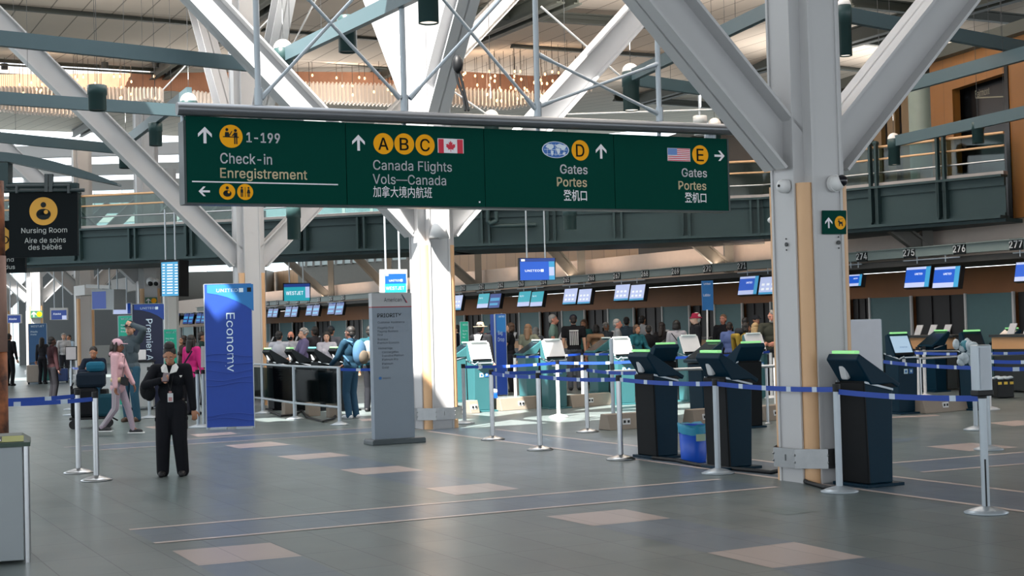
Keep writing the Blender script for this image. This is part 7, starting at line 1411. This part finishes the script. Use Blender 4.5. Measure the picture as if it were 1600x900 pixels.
# sign holder on the far stanchions
t = thing('sign_holder', 'framed notice on a stand above the far black-topped stanchions', 'sign', AT(111, 30)); pl = Plane(P(102, 563, 30), Vector((1, .1, 0))); m = MB(); m.prism([pl.uv(102, 563), pl.uv(120, 563), pl.uv(120, 541), pl.uv(102, 541)], pl.o, pl.ex, Z, -pl.n * .03); obj('frame', m, black, t)
m = MB(); prect(pl, m, 103, 542.5, 119, 561.5, 0); obj('notice', m, mat('notice_grey', 'b3aeb0', .6), t); m = MB(); m.tube(AT(111, 30.05), P(111, 560, 30.05), .02); m.lathe([(0, 0), (.18, 0), (.18, .02), (.02, .04)], AT(111, 30.05), 18); obj('stand', m, silver, t)
t = thing('podium', 'pale grey service podium with a dark top behind the uniformed person', 'podium', G(222, 640), R_(8)); m = MB(); m.box((0, 0, .55), (.52, .36, .98)); obj('cabinet', m, mat('podium_grey', 'a3a7a8', .5), t, False, bev=.015); m = MB(); m.box((0, 0, 1.06), (.58, .42, .04)); obj('top', m, black, t, False); m = MB(); m.box((-.05, .05, 1.2), (.3, .03, .22)); obj('screen', m, white_p, t, False, bev=.005); m = MB(); [m.tube((x, y, .0), (x, y, .06), .03) for x in (-.2, .2) for y in (-.12, .12)]; obj('caster', m, black, t, False)
t = thing('sign_holder', 'small white notice on the stanchion at the left edge of the economy banner', 'sign', P(318, 572, 24.6)); pl = Plane(P(314, 572, 24.6), Vector((1, .1, 0))); m = MB(); m.prism([pl.uv(314, 574), pl.uv(323, 574), pl.uv(323, 541), pl.uv(314, 541)], pl.o, pl.ex, Z, -pl.n * .02); obj('notice', m, mat('notice_grey', 'b3aeb0', .6), t)
t = thing('screen_arm', 'white box arm reaching from the far column to the boxy grey screen', 'arm', P(213, 445, 42.5)); m = MB(); m.rb(P(214, 443, 42.5), P(178, 449, 42.5), .5, .42); m.rb(P(178, 449, 42.5), P(140, 447, 43), .3, .1); m.rb(P(142, 453, 43.5), P(125, 455, 44), .4, .3); obj('beam', m, white_p, t)
# recycling station
rp = G(46, 879); t = thing('recycling_bin', 'grey recycling station with olive green lid at the left picture edge', 'bin', rp, 0); a_ = R_(18); ex = Vector((math.cos(a_), math.sin(a_), 0)); n_ = Vector((ex.y, -ex.x, 0)); zt = ztop(rp, 697)
m = MB(); m.prism([(-.9, .02), (-.035, .02), (-.035, zt), (-.9, zt)], rp, ex, Z, -n_ * .5); obj('body', m, mat('bin_grey', '8b9296', .4, .2, var=.04), t, bev=.006)
m = MB(); m.tube(rp + ex * -.012 - n_ * .015, rp + ex * -.012 - n_ * .015 + Z * zt, .02, n=12); m.tube(rp + ex * -.012 - n_ * .48, rp + ex * -.012 - n_ * .48 + Z * zt, .02, n=12); obj('corner_post', m, chrome, t)
zl = zt + .075
m = MB(); m.prism([(-.92, zt), (.02, zt), (.02, zt + .03), (-.92, zt + .03)], rp + n_ * .02, ex, Z, -n_ * .54, 0); m.add([rp + ex * x + n_ * y + Z * z for x, y, z in ((-.92, .02, zt + .03), (.02, .02, zt + .03), (.02, -.52, zt + .03), (-.92, -.52, zt + .03), (-.86, -.1, zl), (-.04, -.1, zl), (-.04, -.42, zl), (-.86, -.42, zl))], [(0, 1, 5, 4), (1, 2, 6, 5), (2, 3, 7, 6), (3, 0, 4, 7), (4, 5, 6, 7)], 0); obj('lid', m, mat('lid_green', '1f3a2c', .45), t)
pl = Plane(rp + n_ * .02 + Z * (zt + .03), ex, (-n_ * .12 + Z * (zl - zt - .03)).normalized()); m = MB(); L_2 = math.hypot(.12, zl - zt - .03); pl.rect(m, -.88, .012, -.025, L_2 - .012, 0, .003); pl.rect(m, -.235, .02, -.175, L_2 - .02, 1, .005); pl.disc(m, -.21, L_2 * .62, .012, 2, .007, 12); pl.rect(m, -.215, L_2 * .2, -.2, L_2 * .55, 2, .007); pl.rect(m, -.195, L_2 * .2, -.182, L_2 * .4, 2, .007)
obj('lid_panel', m, [mat('lid_olive', '8e9130', .5), black, white_p], t, label='olive panel with small litter symbol')
# carved weathered post at the left edge
pp = AT(-6, 14.5); t = thing('carved_post', 'rust brown weathered wooden post on a pinkish block at the left picture edge', 'post', pp); r = P(10, 500, 14.5).x - pp.x
rust = bpy.data.materials.new('rust_wood'); rust.use_nodes = True; nt = rust.node_tree; no = nt.nodes.new('ShaderNodeTexNoise'); no.inputs['Scale'].default_value = 6; no.inputs['Detail'].default_value = 8; cr = nt.nodes.new('ShaderNodeValToRGB'); tc = nt.nodes.new('ShaderNodeTexCoord')
nt.links.new(tc.outputs['Object'], no.inputs['Vector']); nt.links.new(no.outputs['Fac'], cr.inputs[0]); nt.links.new(cr.outputs[0], nt.nodes['Principled BSDF'].inputs['Base Color']); cr.color_ramp.elements[0].color = lin('3a1c0e'); cr.color_ramp.elements[0].position = .35; cr.color_ramp.elements[1].color = lin('9a5a34'); cr.color_ramp.elements[1].position = .65; nt.nodes['Principled BSDF'].inputs['Roughness'].default_value = .7
z1, z2, z3 = ztop(pp, 550), ztop(pp, 400), ztop(pp, 283)
m = MB(); m.lathe([(0, 0), (r, 0), (r * .99, z1 * .5), (r * .98, z1), (0, z1)], n=24); obj('lower_post', m, rust, t, False)
m = MB(); m.lathe([(0, z1), (r * 1.02, z1), (r, z2), (0, z2)], n=24); obj('middle_block', m, mat('post_stone', '8d6f63', .8, var=.25, scale=8, bump=.3), t, False)
m = MB(); m.lathe([(0, z2), (r * .95, z2), (r * .93, z3), (0, z3)], n=24); obj('upper_post', m, rust, t, False)
# fittings on the columns
def fitting(name, lab, cat, px, py, Y): return thing(name, lab, cat, P(px, py, Y))
c0 = AT(1271, 14.46)
fv = Plane(c0 - V * .312, U); fu = Plane(c0 - U * .312, -V)
fv = fv if fv.n.dot(V) < 0 else Plane(fv.o, -U); fu = fu if fu.n.dot(U) < 0 else Plane(fu.o, V)
def on(pl, px, py, d=0.0): u, v = pl.uv(px, py); return pl.at(u, v, d)
p = on(fu, 1229, 291); t = thing('security_camera', 'white domed camera on the left face of the big column', 'camera', p); m = MB(); m.tube(p, p + fu.n * .04, .07, n=20); m.ball(p + fu.n * .04, (.07, .07, .07), 0, 18, 10); obj('dome', m, white_p, t); m = MB(); m.ball(p + fu.n * .1 + Vector((-.0, -.02, 0)), .014, 0, 10, 8); obj('lens', m, black, t)
p = on(fv, 1302, 287); t = thing('security_camera', 'white camera with black lens dome on the right face of the big column', 'camera', p); m = MB(); m.tube(p, p + fv.n * .05, .085, n=22); m.ball(p + fv.n * .05, (.08, .08, .08), 0, 18, 10); obj('mount', m, white_p, t); m = MB(); m.ball(p + fv.n * .09 + U * .03 + Z * .02, .06, 0, 18, 12); obj('lens_dome', m, mat('lens_glass', '10121c', .1), t)
t = thing('pet_relief_sign', 'small dark green square sign with arrow and yellow dog symbol on the big column', 'sign', on(fv, 1302, 367)); m = MB(); q = [fv.uv(1284, 366), fv.uv(1321, 366), fv.uv(1321, 329), fv.uv(1284, 329)]; m.prism(q, fv.o + fv.n * .002, fv.ex, Z, fv.n * .012); obj('panel', m, sign_green, t)
fw_ = Plane(fv.o + fv.n * .014, fv.ex); m = MB(); parrow(fw_, m, 1294.5, 348, 17, W); u, v, r_, _ = pdisc(fw_, m, 1312.5, 348, 10.5, Yw, .003, 8.5); pm(fw_, m, u, v, r_, DOG); obj('symbol', m, smat, t)
for pl, x in ((fu, 1229), (fv, 1310)):
    p = on(pl, x, 382 if x == 1229 else 379); m = MB(); m.tube(p, p + pl.n * .008, .022, n=14); [m.tube(p + Z * z, p + Z * z + pl.n * .008, .008, n=8) for z in (-.055, .055)]; obj('key_switch', m, dark_metal, None, label='small dark key switch on the %s face of the big column' % ('left' if x == 1229 else 'right'), cat='switch')
p = P(1214, 409, 15.5); m = MB(); t = thing('speaker_column', 'white slim speaker with a cone top left of the big column', 'speaker', p); m.lathe([(0, 0), (.055, 0), (.06, .38), (0, .38)], p, 18); obj('cabinet', m, white_p, t); m = MB(); m.ball(p + Z * .45, (.09, .09, .045), 0, 16, 8); m.tube(p + Z * .38, p + Z * .45, .02); obj('top_lamp', m, white_p, t)
m = MB(); m.rb(p + Z * .2, c0 + Vector((-.15, -.05, p.z + .2)), .03, .04); obj('arm', m, white_p, t)
c1 = AT(679, 23.4); f1 = Plane(c1 - V * .312, U); f1 = f1 if f1.n.dot(V) < 0 else Plane(f1.o, -U); p = on(f1, 681, 373); t = thing('wall_lamp', 'white shaded lamp on the sunlit centre column', 'lamp', p); m = MB(); m.lathe([(.04, .26), (.1, .22), (.17, 0), (.15, 0), (.06, .2)], p + f1.n * .12, 24); obj('shade', m, white_p, t); m = MB(); m.path([p + Z * .1, p + f1.n * .12 + Z * .26], .02); obj('arm', m, white_p, t)
for (cx, cy, sx, sy, s_) in ((234, 41.2, 236, 470, 'white column behind the navy banner'), (55, 59.0, 57, 491, 'most distant column')):
    c = AT(cx, cy); p = P(sx, sy, cy - .4); t = thing('pet_relief_sign', 'tiny green and yellow sign on the ' + s_, 'sign', p); pl = Plane(p, Vector((1, .2, 0))); k = cy / F; m = MB(); m.prism([(-9 * k, -5.5 * k), (9 * k, -5.5 * k), (9 * k, 5.5 * k), (-9 * k, 5.5 * k)], p, pl.ex, Z, -pl.n * .1); obj('panel', m, mat('sign_mid_green', '2f5f45', .5), t); m = MB(); pl.disc(m, 4.2 * k, 0, 4 * k, Yw); arrow(pl, m, -4 * k, 0, 8 * k, W); obj('symbol', m, smat, t)
c = P(236, 440, 40.35); m = MB(); t = thing('security_camera', 'white pan camera on the far column right of the boxy screen', 'camera', c); m.ball(c, .13, 0, 16, 10); m.ball(c + Vector((.16, -.02, -.03)), .11, 0, 16, 10); m.tube(c, c + Vector((.02, .3, 0)), .04); obj('dome', m, white_p, t); m = MB(); m.ball(c + Vector((0, -.07, -.05)), .08, 0, 12, 8); m.ball(c + Vector((.16, -.08, -.06)), .07, 0, 12, 8); obj('lens', m, black, t)
# black tote with yellow trim by the right desk
p = G(1566, 622); t = thing('tote_box', 'black tote with yellow patches under folded plastic at the right edge', 'box', p, R_(10)); m = MB(); m.box((0, 0, .18), (.34, .3, .34)); obj('box', m, black, t, False, bev=.02); m = MB(); [m.box((x, -.153, .29), (.07, .01, .05)) for x in (-.12, 0, .12)]; obj('patch', m, mat('hazard_yellow', 'd8b43a'), t, False); m = MB(); random.seed(8)
for i in range(10): m.ball((random.uniform(-.14, .14), random.uniform(-.1, .1), .37 + random.uniform(0, .03)), (.07, .06, .03), 0, 8, 5)
obj('plastic_sheet', m, mat('bag_white', 'b7c3c9'), t, False)
p = G(765, 634); m = MB(); m.box(p + Z * .14, (.3, .25, .26), RZ(.2)); m2 = MB(); t = thing('storage_bin', 'blue tub with white lid behind the first white-screen kiosk', 'box', p); obj('tub', m, mat('bin_blue', '0b4fc0'), t, bev=.02); m2.box(p + Z * .3, (.3, .26, .07), RZ(.2)); obj('lid', m2, white_p, t, bev=.02)
p = G(986, 618); m = MB(); t = thing('suitcase', 'maroon suitcase behind the third white-screen kiosk', 'suitcase', p); m.box(p + Z * .55, (.34, .24, .95), RZ(.3)); obj('shell', m, mat('case_maroon', '7a1238', .4), t, bev=.04); m = MB(); m.path([p + Z * 1.0 + Vector((-.1, 0, 0)), p + Z * 1.1 + Vector((-.1, 0, 0)), p + Z * 1.1 + Vector((.1, 0, 0)), p + Z * 1.0 + Vector((.1, 0, 0))], .012); obj('handle', m, dark_metal, t)
